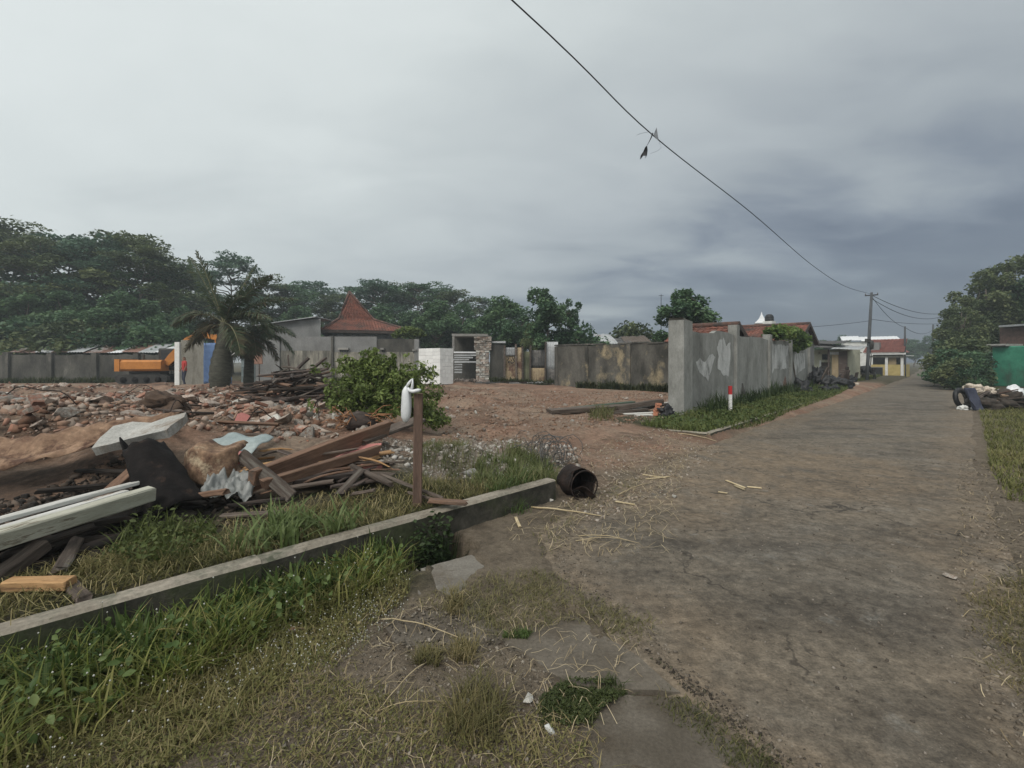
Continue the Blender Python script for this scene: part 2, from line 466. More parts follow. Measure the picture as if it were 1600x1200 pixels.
red_paint = M('red_paint', (.36, .022, .025), (.46, .04, .04), 6, rnd=.05, rough=.5, fine=.1)
white_paint = M('white_paint', (.60, .60, .58), (.72, .72, .70), 6, rnd=.05, rough=.6, fine=.1, c3=(.35, .31, .26), t3=.68, s3=5)
orange_paint = M('orange_paint', (.38, .145, .030), (.50, .20, .045), 3, rnd=.05, rough=.55, fine=.15, c3=(.2, .1, .05), t3=.68, s3=2)
dark_metal = M('dark_metal', (.018, .017, .016), (.05, .046, .042), 4, rnd=.1, rough=.6)
glass_dark = M('dark_opening', (.010, .011, .012), (.022, .022, .024), 2, rnd=.1, rough=.25, spec=.6, bump=0)
pole_m = M('pole_concrete', (.05, .055, .06), (.095, .10, .105), 4, (1, 1, .3), rnd=.1)
blue_tarp = M('blue_tarp', (.075, .13, .26), (.11, .18, .33), 4, rnd=.1, rough=.5, fine=.15)
sack = M('woven_sack', (.36, .30, .24), (.50, .44, .37), 8, rnd=.3, c3=(.22, .16, .12), t3=.62)
cloth_navy = M('navy_cloth', (.030, .034, .055), (.06, .066, .095), 5, rnd=.1)
cable_m = M('cable', (.02, .021, .024), (.04, .042, .046), 4, rnd=.05)
trunk_m = M('bark', (.075, .062, .05), (.17, .145, .12), 5, (1, 1, .3), rnd=.2)
palm_trunk_m = M('palm_bark', (.040, .040, .030), (.088, .085, .066), 4, (1, 1, 3), rnd=.1)
straw_m = M('straw', (.30, .235, .135), (.46, .38, .25), 6, rnd=.3, fine=.2)
root_m = M('orange_roots', (.20, .095, .045), (.34, .175, .09), 8, rnd=.25)
skin_m = M('skin', (.20, .11, .075), (.24, .14, .095), 6, rnd=.02, fine=.05, bump=0)
# ================================================================== ground
KA = (-2.54, 2.35)
def ka(x, y): return ((np.asarray(x) - KA[0]) + (np.asarray(y) - KA[1])) * 0.70711
def kk(x, y): return (-(np.asarray(x) - KA[0]) + (np.asarray(y) - KA[1])) * 0.70711
def KP(a, k, z=0): return Vector((KA[0] + (a - k) * .70711, KA[1] + (a + k) * .70711, z))
def st_(x, y):
    x = np.asarray(x, float); y = np.asarray(y, float)
    return x * RX + y * RY, -x * RY + y * RX

ROAD = [g0(1250, 1215), g0(1125, 1120), g0(1010, 1030), g0(930, 950), g0(870, 895), g0(850, 835), g0(955, 765), g0(1090, 706), g0(1180, 668)]
ROAD += [tuple(P(s, t)[:2]) for s, t in ((16, 2.8), (22, 2.45), (40, 1.95), (62, 1.2), (110, .6), (240, .2), (240, -3.2), (80, -2.2), (40, -1.75),
                                         (22, -1.25), (14, -0.8), (9, -0.55), (5, -0.5), (2.5, -0.75), (0, -2.0), (-4, -5), (-9, -3), (-4, 0.0), (0.6, 0.5))]
VERGE = [tuple(P(s, t)[:2]) for s, t in ((9.5, 4.7), (9.75, 3.25), (18, 3.1), (33, 3.05), (33, 5.6), (9.5, 5.6))]
SLABS = [  # broken concrete paving beside the gutter
    [g0(658, 890), g0(738, 868), g0(772, 882), g0(748, 908), g0(700, 936), g0(678, 932)],
    [g0(630, 928), g0(652, 890), g0(670, 930), g0(690, 938), g0(660, 946)],
    [g0(596, 975), g0(690, 945), g0(745, 925), g0(795, 1000), g0(745, 1022), g0(620, 1010)],
    [g0(775, 1000), g0(895, 962), g0(1002, 1032), g0(1062, 1085), g0(905, 1075), g0(830, 1045)],
    [g0(905, 1088), g0(1070, 1092), g0(1232, 1212), g0(940, 1215), g0(890, 1150)],
]
MOUNDS = [(-4.3, 6.1, .40, .9), (-6.6, 6.6, .42, 1.3), (-2.3, 6.4, .22, 1.0), (-7.6, 8.2, .45, 1.8), (-4.6, 9.5, .28, 1.8), (-9.5, 11.5, .3, 2.0),
          (-3.0, 8.6, .2, 1.2), (-6.2, 13.6, .35, 1.6), (-1.2, 5.4, .08, .8), (1.6, 6.4, .10, .8), (2.6, 7.6, .08, .7)]

def rz(x, y):
    s, t = st_(x, y)
    near = 1 - sstep(30, 60, np.hypot(x, y))
    return 0.012 + near * (0.035 * (fbm(x, y, .35, 3, 5) - .5) + 0.012 * (fbm(x, y, 2.2, 3, 9) - .5))

def gz(x, y):
    x = np.asarray(x, float); y = np.asarray(y, float)
    s, t = st_(x, y); a, k = ka(x, y), kk(x, y)
    r = np.hypot(x, y)
    near = 1 - sstep(28, 45, r)
    base = rz(x, y)
    fine = (0.05 * (fbm(x, y, 1.3, 4, 21) - .5) + 0.016 * (fbm(x, y, 6.0, 3, 33) - .5)) * near
    # lot level
    lotw_k = sstep(0.05, 0.13, k)
    lotw_o = sstep(-0.1, 2.4, k + .5 * (fbm(x, y, .7, 3, 41) - .5))
    e = sstep(4.25, 4.75, a)
    lotw = lotw_k * (1 - e) + lotw_o * e
    left = sstep(4.0, -2.0, x) * sstep(3.5, 6, y)
    lot = 0.22 + 0.10 * (fbm(x, y, .5, 4, 51) - .35) * near + left * near * (0.62 * np.maximum(fbm(x, y, .62, 4, 61) - .40, -.1) + .16 * (fbm(x, y, 2.1, 3, 63) - .5)) + near * .035 * (fbm(x, y, 4, 3, 71) - .5)
    for (mx, my, am, ra) in MOUNDS:
        lot = lot + am * np.exp(-((x - mx) ** 2 + (y - my) ** 2) / (ra * ra))
    z = (base + fine + .006) * (1 - lotw) + lot * lotw
    # raised verge in front of the concrete wall
    dv = sd_poly(x, y, VERGE)
    vw = sstep(0.10, -0.02, dv)
    z = z * (1 - vw) + np.maximum(z, 0.15 + fine) * vw
    # open gutter along the kerb
    gw = sstep(0.02, -0.05, k) * sstep(-.42, -.37, k) * sstep(2.82, 2.75, a)
    deep = 0.0 - 0.6 * sstep(2.18, 2.28, a)
    z = z * (1 - gw) + deep * gw
    # sink under the asphalt and the paving, with a ragged edge
    near2 = r < 60
    dr = sd_poly(x, y, ROAD) + 0.30 * (fbm(x, y, 1.5, 4, 81) - .5) + .10 * (fbm(x, y, 7, 3, 83) - .5)
    sink = sstep(0.10, -0.12, dr)
    z = z * (1 - sink) + (base - 0.05) * sink
    for p in SLABS:
        ds = sd_poly(x, y, p) + 0.34 * (fbm(x, y, 4, 4, 91) - .42)
        sk = sstep(0.05, -0.05, ds)
        z = z * (1 - sk) + np.minimum(z, -0.015) * sk
    return z
def surf(x, y):
    """top of whatever lies there: soil, asphalt or paving"""
    x = np.asarray(x, float); y = np.asarray(y, float)
    z = gz(x, y); d = sd_poly(x, y, ROAD)
    z = np.maximum(z, np.where(d < .3, rz(x, y) - .07 * sstep(-.02, .28, d), -9))
    for p in SLABS: z = np.maximum(z, np.where(sd_poly(x, y, p) < 0, .018, -9))
    return z
class HGrid:
    """height lookup table, so that placing thousands of things stays quick"""
    def __init__(s, x0, x1, y0, y1, st):
        s.x0, s.y0, s.st = x0, y0, st
        xs = np.arange(x0, x1 + st, st); ys = np.arange(y0, y1 + st, st)
        X, Y = np.meshgrid(xs, ys); s.nx, s.ny = len(xs), len(ys)
        s.z = surf(X.ravel(), Y.ravel()).reshape(s.ny, s.nx).tolist()
    def get(s, x, y):
        u = (x - s.x0) / s.st; v = (y - s.y0) / s.st
        i, j = int(u), int(v)
        if u < 0 or v < 0 or i >= s.nx - 1 or j >= s.ny - 1: return None
        fu, fv = u - i, v - j
        a, b = s.z[j], s.z[j + 1]
        return (a[i] * (1 - fu) + a[i + 1] * fu) * (1 - fv) + (b[i] * (1 - fu) + b[i + 1] * fu) * fv
_HG = []
def gzf(x, y):
    if not _HG: _HG.extend([HGrid(-10, 13, 1.2, 15, .05), HGrid(-60, 90, -12, 120, .5)])
    for g in _HG:
        z = g.get(x, y)
        if z is not None: return z
    return 0.0
def G(px, py):
    """photo pixel -> point on the ground"""
    Y = 6.0
    for _ in range(40):
        z = gzf((px - 800) / F * Y, Y)
        Yn = (CAMZ - z) * F / (py - HOR)
        Y = Y * .5 + Yn * .5
    x = (px - 800) / F * Y
    return Vector((x, Y, gzf(x, Y)))

def polar(nr, na, r0, r1, a0, a1):
    rr = r0 * (r1 / r0) ** (np.arange(nr + 1) / nr)
    aa = np.linspace(a0, a1, na + 1)
    A, Rr = np.meshgrid(aa, rr)
    return (Rr * np.sin(A)).ravel(), (Rr * np.cos(A)).ravel()
def grid_faces(nr, na, keep=None):
    i, j = np.meshgrid(np.arange(nr), np.arange(na), indexing='ij')
    st = na + 1
    a = i * st + j
    f = np.stack([a, a + 1, a + st + 1, a + st], -1).reshape(-1, 4)
    f = f[:, ::-1]
    return f

def ground_mat(name, road=False):
    m = bpy.data.materials.new(name); m.use_nodes = True
    nt = m.node_tree; N, L = nt.nodes, nt.links
    b = N['Principled BSDF']; b.inputs['Specular IOR Level'].default_value = 0.25
    tc = N.new('ShaderNodeTexCoord')
    def noise(scale, det=6, rough=.62, dist=0.0):
        n = N.new('ShaderNodeTexNoise'); n.inputs['Scale'].default_value = scale; n.inputs['Detail'].default_value = det
        n.inputs['Roughness'].default_value = rough; n.inputs['Distortion'].default_value = dist
        L.new(tc.outputs['Object'], n.inputs['Vector']); return n.outputs['Fac']
    def mrange(v, a, b_, c=0.0, d=1.0):
        n = N.new('ShaderNodeMapRange'); n.inputs['From Min'].default_value = a; n.inputs['From Max'].default_value = b_
        n.inputs['To Min'].default_value = c; n.inputs['To Max'].default_value = d; L.new(v, n.inputs['Value']); return n.outputs[0]
    def math_(op, a, b_):
        n = N.new('ShaderNodeMath'); n.operation = op
        for i, q in enumerate((a, b_)):
            if isinstance(q, (int, float)): n.inputs[i].default_value = q
            else: L.new(q, n.inputs[i])
        return n.outputs[0]
    def mix(f, A, B):
        n = N.new('ShaderNodeMix'); n.data_type = 'RGBA'
        if isinstance(f, (int, float)): n.inputs['Factor'].default_value = f
        else: L.new(f, n.inputs['Factor'])
        for q, s_ in ((A, 'A'), (B, 'B')):
            if isinstance(q, tuple): n.inputs[s_].default_value = (*q, 1)
            else: L.new(q, n.inputs[s_])
        return n.outputs['Result']
    def attr(nm):
        n = N.new('ShaderNodeAttribute'); n.attribute_name = nm; return n.outputs['Fac']
    mpr = N.new('ShaderNodeMapping'); mpr.inputs['Rotation'].default_value = (0, 0, -math.atan2(RY, RX)); mpr.inputs['Scale'].default_value = (.22, 1, 1)
    L.new(tc.outputs['Object'], mpr.inputs[0])
    trk = N.new('ShaderNodeTexNoise'); trk.inputs['Scale'].default_value = 1.1; trk.inputs['Detail'].default_value = 6; trk.inputs['Roughness'].default_value = .6
    L.new(mpr.outputs[0], trk.inputs['Vector'])
    big, mid, fin, vfin = noise(.55, 6, .6, .6), noise(2.6, 7, .65, .3), noise(16, 6, .7), noise(70, 4, .7)
    vor = N.new('ShaderNodeTexVoronoi'); vor.inputs['Scale'].default_value = 26; L.new(tc.outputs['Object'], vor.inputs['Vector'])
    spk = N.new('ShaderNodeTexVoronoi'); spk.inputs['Scale'].default_value = 11; L.new(tc.outputs['Object'], spk.inputs['Vector'])
    if road:
        c = mix(mrange(big, .38, .62), (.096, .081, .063), (.148, .131, .108))
        c = mix(mrange(mid, .44, .68), c, (.062, .052, .041))
        c = mix(mrange(trk.outputs['Fac'], .46, .62, 0, .75), c, (.150, .125, .095))
        c = mix(mrange(trk.outputs['Fac'], .46, .34, 0, .7), c, (.068, .057, .045))
        c = mix(math_('MULTIPLY', mrange(noise(1.1, 6, .65, .8), .50, .64), .5), c, (.150, .122, .090))
        c = mix(math_('MULTIPLY', attr('dust'), mrange(noise(1.7, 6, .65, .5), .30, .60)), c, (.168, .128, .088))
        c = mix(mrange(noise(3.3, 5, .7), .60, .70, 0, .45), c, (.185, .178, .160))
        c = mix(mrange(vor.outputs['Distance'], .10, .02, 0, .55), c, (.20, .18, .155))
        c = mix(mrange(spk.outputs['Distance'], .06, .02, 0, .6), c, (.05, .045, .04))
        cv = N.new('ShaderNodeTexVoronoi'); cv.feature = 'DISTANCE_TO_EDGE'; cv.inputs['Scale'].default_value = 1.15
        wob = N.new('ShaderNodeVectorMath'); wob.operation = 'MULTIPLY_ADD'
        cn = N.new('ShaderNodeTexNoise'); cn.inputs['Scale'].default_value = 3.0; cn.inputs['Detail'].default_value = 5
        L.new(tc.outputs['Object'], cn.inputs['Vector']); L.new(cn.outputs['Color'], wob.inputs[0])
        wob.inputs[1].default_value = (.5, .5, .5); L.new(tc.outputs['Object'], wob.inputs[2]); L.new(wob.outputs[0], cv.inputs['Vector'])
        crack = math_('MULTIPLY', mrange(cv.outputs['Distance'], .016, .004), mrange(noise(.9, 4, .6), .50, .60))
        c = mix(math_('MULTIPLY', crack, .75), c, (.030, .025, .020))
        br = math_('MULTIPLY', mrange(fin, .30, .70, .60, 1.40), mrange(vfin, .30, .70, .68, 1.32))
        br = math_('MULTIPLY', br, mrange(noise(6.5, 5, .7), .32, .68, .72, 1.28))
        b.inputs['Roughness'].default_value = .82
    else:
        c = mix(mrange(mid, .38, .64), (.118, .094, .068), (.185, .150, .110))
        clay = mix(mrange(mid, .36, .64), (.165, .095, .064), (.335, .215, .150))
        clay = mix(mrange(big, .40, .60), clay, (.245, .185, .136))
        clay = mix(mrange(noise(.32, 5, .6, .8), .46, .58, 0, .7), clay, (.175, .098, .066))
        clay = mix(mrange(noise(1.4, 6, .65, .7), .56, .66, 0, .75), clay, (.095, .066, .048))
        clay = mix(mrange(spk.outputs['Distance'], .12, .05, 0, .7), clay, (.34, .29, .25))
        earth = mix(mrange(mid, .38, .62), (.040, .026, .018), (.125, .078, .052))
        clay = mix(math_('MULTIPLY', attr('earth'), mrange(noise(1.9, 6, .65, .5), .34, .52)), clay, earth)
        c = mix(math_('MULTIPLY', attr('clay'), 1.0), c, clay)
        c = mix(attr('hollow_shade'), c, mix(mrange(mid, .4, .62), (.014, .012, .010), (.045, .036, .028)))  # near-black soil colour stands for the shade under boards and sheet
        hum = mix(mrange(mid, .4, .62), (.040, .040, .020), (.085, .072, .042))
        c = mix(attr('veg'), c, hum)
        grav = mix(mrange(vor.outputs['Distance'], .1, .5), (.36, .34, .31), (.17, .14, .11))
        c = mix(math_('MULTIPLY', attr('grav'), mrange(mid, .35, .6)), c, grav)
        c = mix(mrange(vor.outputs['Distance'], .12, .03, 0, .45), c, (.29, .26, .22))
        br = math_('MULTIPLY', mrange(fin, .25, .75, .55, 1.45), mrange(vfin, .25, .75, .72, 1.28))
        b.inputs['Roughness'].default_value = .95
    sc_ = N.new('ShaderNodeVectorMath'); sc_.operation = 'SCALE'
    L.new(c, sc_.inputs[0]); L.new(br, sc_.inputs['Scale']); L.new(sc_.outputs[0], b.inputs['Base Color'])
    hsum = math_('ADD', math_('MULTIPLY', fin, 1.0), math_('MULTIPLY', vfin, .6))
    hsum = math_('ADD', hsum, math_('MULTIPLY', mid, .8))
    bp = N.new('ShaderNodeBump'); bp.inputs['Strength'].default_value = .8 if road else .9
    bp.inputs['Distance'].default_value = .02 if road else .05
    L.new(hsum, bp.inputs['Height']); L.new(bp.outputs[0], b.inputs['Normal'])
    return m

ENTR = [g0(870, 730), g0(1010, 690), g0(1130, 690), g0(1400, 720), g0(1450, 760), g0(1250, 790), g0(1050, 800), g0(900, 800)]
def build_ground():
    nr, na = 330, 460
    x, y = polar(nr, na, 0.55, 900.0, R(-62), R(62))
    z = gz(x, y)
    far = np.hypot(x, y) > 300
    z[far] = 0.0
    a, k = ka(x, y), kk(x, y); s, t = st_(x, y)
    clay = np.where(a < 4.5, sstep(1.0, 1.9, k + .8 * (fbm(x, y, 1.2, 3, 3) - .5)), sstep(-.2, .8, k + 1.0 * (fbm(x, y, 1.2, 3, 3) - .5)))
    clay = clay * sstep(34, 30, y)
    veg = np.where(a < 4.4, sstep(-.9, -.35, k + .5 * (fbm(x, y, 1.6, 3, 6) - .5)) * sstep(1.9, 1.1, k), 0) * sstep(4.6, 3.9, a) * np.maximum(sstep(2.5, 2.0, a), sstep(0, .1, k))
    veg = np.maximum(veg, ((z < -.1) & (k < .1) & (a < 3)).astype(float))  # open gutter takes the dark soil colour to deepen its shade
    veg = np.maximum(veg, sstep(.05, -.1, sd_poly(x, y, VERGE)))
    veg = np.maximum(veg, sstep(-1.2, -2.2, t) * sstep(4, 8, s))
    veg = np.maximum(veg, sstep(30, 34, y) * .8)
    gpoly = [g0(585, 760, .2), g0(600, 690, .25), g0(730, 680, .25), g0(880, 700, .2), g0(900, 735, .1), g0(760, 760, .2)]
    grav = sstep(.3, -.3, sd_poly(x, y, gpoly))
    hollow_shade = sstep(.15, -.15, sd_poly(x, y, [g0(-40, 930, .25), g0(-40, 790, .4), g0(200, 735, .4), g0(330, 745, .4), g0(450, 785, .3), g0(300, 828, .25), g0(130, 880, .25)]) + .35 * (fbm(x, y, 2.5, 3, 19) - .5))  # where deep shade under the pale boards is painted into the soil
    earth = sstep(1.0, -.6, sd_poly(x, y, [g0(-60, 740, .5), g0(-60, 640, .4), g0(120, 640, .35), g0(230, 660, .45), g0(180, 700, .5)]) + 1.0 * (fbm(x, y, 1.1, 3, 29) - .5))
    earth = np.maximum(earth, .8 * sstep(.48, .58, fbm(x, y, .55, 3, 39)) * sstep(2, -2, x))
    f = grid_faces(nr, na)
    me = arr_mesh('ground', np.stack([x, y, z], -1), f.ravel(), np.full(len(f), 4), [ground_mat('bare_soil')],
                  {'clay': clay, 'veg': veg, 'grav': grav, 'hollow_shade': hollow_shade, 'earth': earth}, smooth=True)
    o = link('ground', me); o['kind'] = 'structure'
    # ground behind and beside the view, coarser
    b = MB()
    xs = []
    n = 48
    aa = np.linspace(R(62), R(298), n + 1)
    rr = [0.0, .55, 1.5, 4, 12, 40, 120, 400, 900]
    vs = []
    for r_ in rr:
        for q in aa:
            vs.append((r_ * math.sin(q), r_ * math.cos(q), 0.0))
    xx = np.array([v[0] for v in vs]); yy = np.array([v[1] for v in vs])
    zz = gz(xx, yy); zz[np.hypot(xx, yy) > 100] = 0
    fs = grid_faces(len(rr) - 1, n)
    me2 = arr_mesh('ground_behind', np.stack([xx, yy, zz - .02], -1), fs.ravel(), np.full(len(fs), 4), [me.materials[0]],
                   {'clay': xx * 0, 'veg': xx * 0 + .3, 'grav': xx * 0}, smooth=True)
    o2 = link('ground', me2); o2['kind'] = 'structure'
    # road sheet
    nr, na = 360, 400
    x, y = polar(nr, na, 0.3, 260.0, R(-15), R(115))
    d = sd_poly(x, y, ROAD)
    z = rz(x, y) - .07 * sstep(-.02, .28, d)
    f = grid_faces(nr, na)
    keep = (d[f] < 0.45).all(axis=1)
    f = f[keep]
    used = np.unique(f); remap = -np.ones(len(x), int); remap[used] = np.arange(len(used))
    dust = sstep(1.0, -.6, sd_poly(x, y, ENTR) + 1.2 * (fbm(x, y, 1.0, 4, 44) - .5))
    dust = np.maximum(dust, .75 * sstep(-.9, -.1, d + .5 * (fbm(x, y, 1.4, 3, 45) - .5)))
    me = arr_mesh('road', np.stack([x, y, z], -1)[used], remap[f].ravel(), np.full(len(f), 4), [ground_mat('worn_asphalt', True)],
                  {'dust': dust[used]}, smooth=True)
    o = link('road', me); o['kind'] = 'structure'
build_ground()

# broken paving slabs beside the gutter
pave = bpy.data.objects.new('pavement', None); C.objects.link(pave); pave['kind'] = 'structure'
slab_m = M('worn_paving', (.080, .067, .051), (.130, .112, .090), 3, rnd=.06, bscale=60, c3=(.072, .058, .042), t3=.56, s3=2.2, w3=.08)
slab_p = M('pale_paving', (.125, .112, .094), (.20, .185, .16), 3, rnd=.06, bscale=60, c3=(.10, .083, .064), t3=.58, s3=2.2, w3=.08)
for i, p in enumerate(SLABS):
    cx = sum(q[0] for q in p) / len(p); cy = sum(q[1] for q in p) / len(p)
    pts = []
    for j in range(len(p)):
        q0, q1 = Vector(p[j]), Vector(p[(j + 1) % len(p)])
        n = max(2, int((q1 - q0).length / .05))
        for u in range(n):
            w = q0.lerp(q1, u / n)
            pts.append((w.x - cx + random.uniform(-.008, .008), w.y - cy + random.uniform(-.008, .008)))
    bm = bmesh.new()
    top = [bm.verts.new((q[0], q[1], 0)) for q in pts]
    face = bm.faces.new(top)
    ext = bmesh.ops.inset_region(bm, faces=[face], thickness=.008, depth=0)
    if face.normal.z < 0: bmesh.ops.reverse_faces(bm, faces=bm.faces[:])
    outer = top
    for v in outer: v.co.z -= .008
    low = [bm.verts.new((v.co.x, v.co.y, -.09)) for v in outer]
    nn = len(outer)
    for j in range(nn):
        try: bm.faces.new((outer[j], low[j], low[(j + 1) % nn], outer[(j + 1) % nn]))
        except ValueError: pass
    me = bpy.data.meshes.new('paving_slab'); bm.normal_update(); bm.to_mesh(me); bm.free(); me.materials.append(slab_p if i < 2 else slab_m)
    o = link('paving_slab', me, pave, loc=(cx, cy, .016 + .003 * (i % 2)), rot=(R(random.uniform(-.5, .5)), R(random.uniform(-.5, .5)), 0))

# kerb along the lot, and the low kerb of the wall verge
def kerb(name, label, pts, w, ztop, zbot, seg=3.1, mat=concrete):
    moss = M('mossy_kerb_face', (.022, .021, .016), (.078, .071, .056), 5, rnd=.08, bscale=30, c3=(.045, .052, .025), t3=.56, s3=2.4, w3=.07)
    root = thing(name, label, 'kerb', (pts[0].x, pts[0].y, 0))
    o0 = Vector((pts[0].x, pts[0].y, 0))
    for i in range(len(pts) - 1):
        p0, p1 = pts[i], pts[i + 1]
        L = (p1 - p0).length; n = max(1, round(L / seg)); d = (p1 - p0) / n
        for j in range(n):
            c = p0 + d * (j + .5)
            ang = math.atan2(d.y, d.x)
            m = MB()
            l = d.length - .002
            nn = 8
            vs = []; fs = []
            for u in range(nn + 1):
                xx = -l / 2 + l * u / nn
                w1 = w / 2 + random.uniform(-.006, .006); zt = random.uniform(-.006, .006)
                ch = .014 + random.uniform(0, .012)
                ring = [(-w1, zbot), (-w1, ztop - ch + zt), (-w1 + ch, ztop + zt), (w1 - ch, ztop + zt), (w1, ztop - ch + zt), (w1, zbot)]
                vs += [(xx, q[0], q[1]) for q in ring]
            for u in range(nn):
                for q in range(5):
                    b0 = u * 6 + q
                    fs.append((b0, b0 + 1, b0 + 7, b0 + 6))
            fs.append((0, 5, 4, 3, 2, 1)); fs.append(tuple(nn * 6 + q for q in range(6)))
            fs = [tuple(reversed(q)) for q in fs]
            m.add(vs, fs)
            me_ = m.mesh('kerb_stone', [mat, moss])
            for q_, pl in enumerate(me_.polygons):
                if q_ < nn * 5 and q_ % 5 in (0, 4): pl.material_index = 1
            link('kerb_stone', me_, root, loc=(c.x - o0.x, c.y - o0.y, random.uniform(-.004, .004)), rot=(0, 0, ang))
    return root
kerb_m = M('kerb_concrete', (.19, .165, .13), (.32, .285, .235), 4, rnd=.08, bscale=35, c3=(.085, .088, .062), t3=.57, s3=2.0, w3=.07)
kerb('kerb', 'long worn concrete kerb between the grassy gutter and the rubble lot', [KP(-5.0, .075), KP(4.30, .075)], .15, .255, -1.0, mat=kerb_m)
kerb('kerb', 'low overgrown kerb under the grass verge of the plastered wall', [P(9.72, 4.65), P(9.85, 3.28), P(18, 3.13), P(32, 3.08)], .12, .165, -.1, mat=kerb_m)
# ================================================================== boundary wall on the street
def wall_run(name, label, stations, thick, t_front, mat, root=None):
    pass

def street_wall():
    T = 4.72                                   # street face of the wall
    s0 = RS(1062, T); s1 = RS(1265, T)
    root = thing('boundary_wall', 'tall grey plastered boundary wall with pilasters and whitewash remnants along the street', 'wall', P(s0, T, 0))
    root.rotation_euler = (0, 0, math.atan2(RY, RX))
    # local: x along road from s0, y to the left (away from street), z up
    def loc(px): return RS(px, T) - s0
    # end pillar
    m = MB(); m.bbox((1.25, .05, 0), (2.86, .42, .62), .02, Euler((0, R(-90), 0)).to_matrix(), jit=.012)
    m.build('pillar', concrete_wall, root, loc=(.33, .06, 0))
    m = MB(); m.box((0, 0, 0), (.56, .38, .05), jit=.03); m.build('pillar_cap', wall_dark, root, loc=(.33, .11, 2.69))
    pil = [1149, 1201, 1234, 1263]
    prev = .62
    tops = [2.44, 2.50, 2.52, 2.40]
    for i, px in enumerate(pil):
        c = loc(px)
        # panel with an uneven top
        n = 14; L = c - .16 - prev
        vs = []; fs = []
        for u in range(n + 1):
            x = prev + L * u / n
            zt = tops[i] + random.uniform(-.012, .012) + (.08 if i == 0 and u > n * .55 else 0) - (.03 * math.sin(u * .5))
            if i == 0 and u == 0: zt += .22
            for y in (0, .15): vs += [(x, y, -.2), (x, y, zt)]
        for u in range(n):
            b = u * 4
            fs += [(b, b + 4, b + 5, b + 1), (b + 2, b + 3, b + 7, b + 6), (b + 1, b + 5, b + 7, b + 3)]
        fs += [(0, 1, 3, 2), (n * 4, n * 4 + 2, n * 4 + 3, n * 4 + 1)]
        MB().add(vs, fs).build('wall_panel', concrete_wall, root)
        m = MB(); m.bbox((1.25 + .05 * (i == 0), .05, 0), (2.94 + .1 * (i == 0), .30, .30), .015, Euler((0, R(-90), 0)).to_matrix(), jit=.008)
        m.build('pilaster', concrete_wall, root, loc=(c, 0, -.02 * i))
        prev = c + .16
    # remains of whitewash and posters: thin skins on the panels, 3 mm proud
    def patch(pix, mat=None):
        pts = []
        for (px, py) in pix:
            s = RS(px, T); Y = P(s, T).y
            pts.append((s - s0, CAMZ - (py - HOR) / F * Y))
        out = []
        for j in range(len(pts)):
            a, b = Vector(pts[j]), Vector(pts[(j + 1) % len(pts)])
            k = max(1, int((b - a).length / .12))
            for u in range(k):
                q = a.lerp(b, u / k); out.append((q.x + random.uniform(-.03, .03), q.y + random.uniform(-.04, .04)))
        n = len(out)
        vs = [(q[0], -.004, q[1]) for q in out] + [(q[0], .002, q[1]) for q in out]
        fs = [tuple(range(n)), tuple(reversed(range(n, 2 * n)))] + [((j + 1) % n, j, n + j, n + (j + 1) % n) for j in range(n)]
        MB().add(vs, fs).build('whitewash_remnant', mat or ww, root)
    ww = M('thin_whitewash', (.38, .38, .37), (.54, .54, .53), 3.5, (1, 1, .5), c3=(.16, .16, .15), t3=.56, s3=2.2, w3=.08, rnd=.05, fine=.2)
    patch([(1087, 565), (1094, 560), (1103, 566), (1109, 553), (1118, 556), (1112, 575), (1107, 595), (1100, 588), (1091, 580)])
    patch([(1120, 545), (1124, 532), (1131, 528), (1134, 540), (1141, 536), (1141, 560), (1138, 588), (1130, 585), (1121, 575), (1123, 558)])
    patch([(1205, 538), (1232, 540), (1231, 576), (1220, 577), (1210, 576), (1205, 588), (1203, 587)])
    patch([(1241, 552), (1258, 552), (1258, 575), (1248, 582), (1241, 590)])
    # rising red-brown stains: bare mortar showing
    patch([(1224, 596), (1227, 588), (1229, 598), (1229, 606), (1223, 608)], M('bare_mortar', (.16, .09, .07), (.22, .14, .11), 4))
    patch([(1158, 620), (1159, 600), (1161, 598), (1165, 614), (1164, 618)], M('dark_scrawl', (.06, .055, .05), (.10, .09, .08), 4))
    # vine over the far corner is a plant of its own (built with the plants)
    return root
street_wall()

# ================================================================== generic building helpers
def slab_wall(name, root, pts, z0, z1, th, mat, uneven=0.0, openings=()):
    """upright wall along a ground polyline, local coordinates of root"""
    o = Vector(root.location)
    for i in range(len(pts) - 1):
        p0, p1 = Vector(pts[i]), Vector(pts[i + 1])
        d = p1 - p0; L = d.length; n = max(1, int(L / .6)) if uneven else 1
        ang = math.atan2(d.y, d.x)
        vs = []; fs = []
        for u in range(n + 1):
            zt = z1 + (random.uniform(-uneven, uneven) if uneven else 0)
            x = L * u / n
            vs += [(x, -th / 2, z0), (x, -th / 2, zt), (x, th / 2, z0), (x, th / 2, zt)]
        for u in range(n):
            b = u * 4
            fs += [(b, b + 4, b + 5, b + 1), (b + 2, b + 3, b + 7, b + 6), (b + 1, b + 5, b + 7, b + 3), (b, b + 2, b + 6, b + 4)]
        fs += [(0, 1, 3, 2), (n * 4, n * 4 + 2, n * 4 + 3, n * 4 + 1)]
        MB().add(vs, fs).build(name, mat, root, loc=(p0.x - o.x, p0.y - o.y, -o.z), rot=(0, 0, ang))

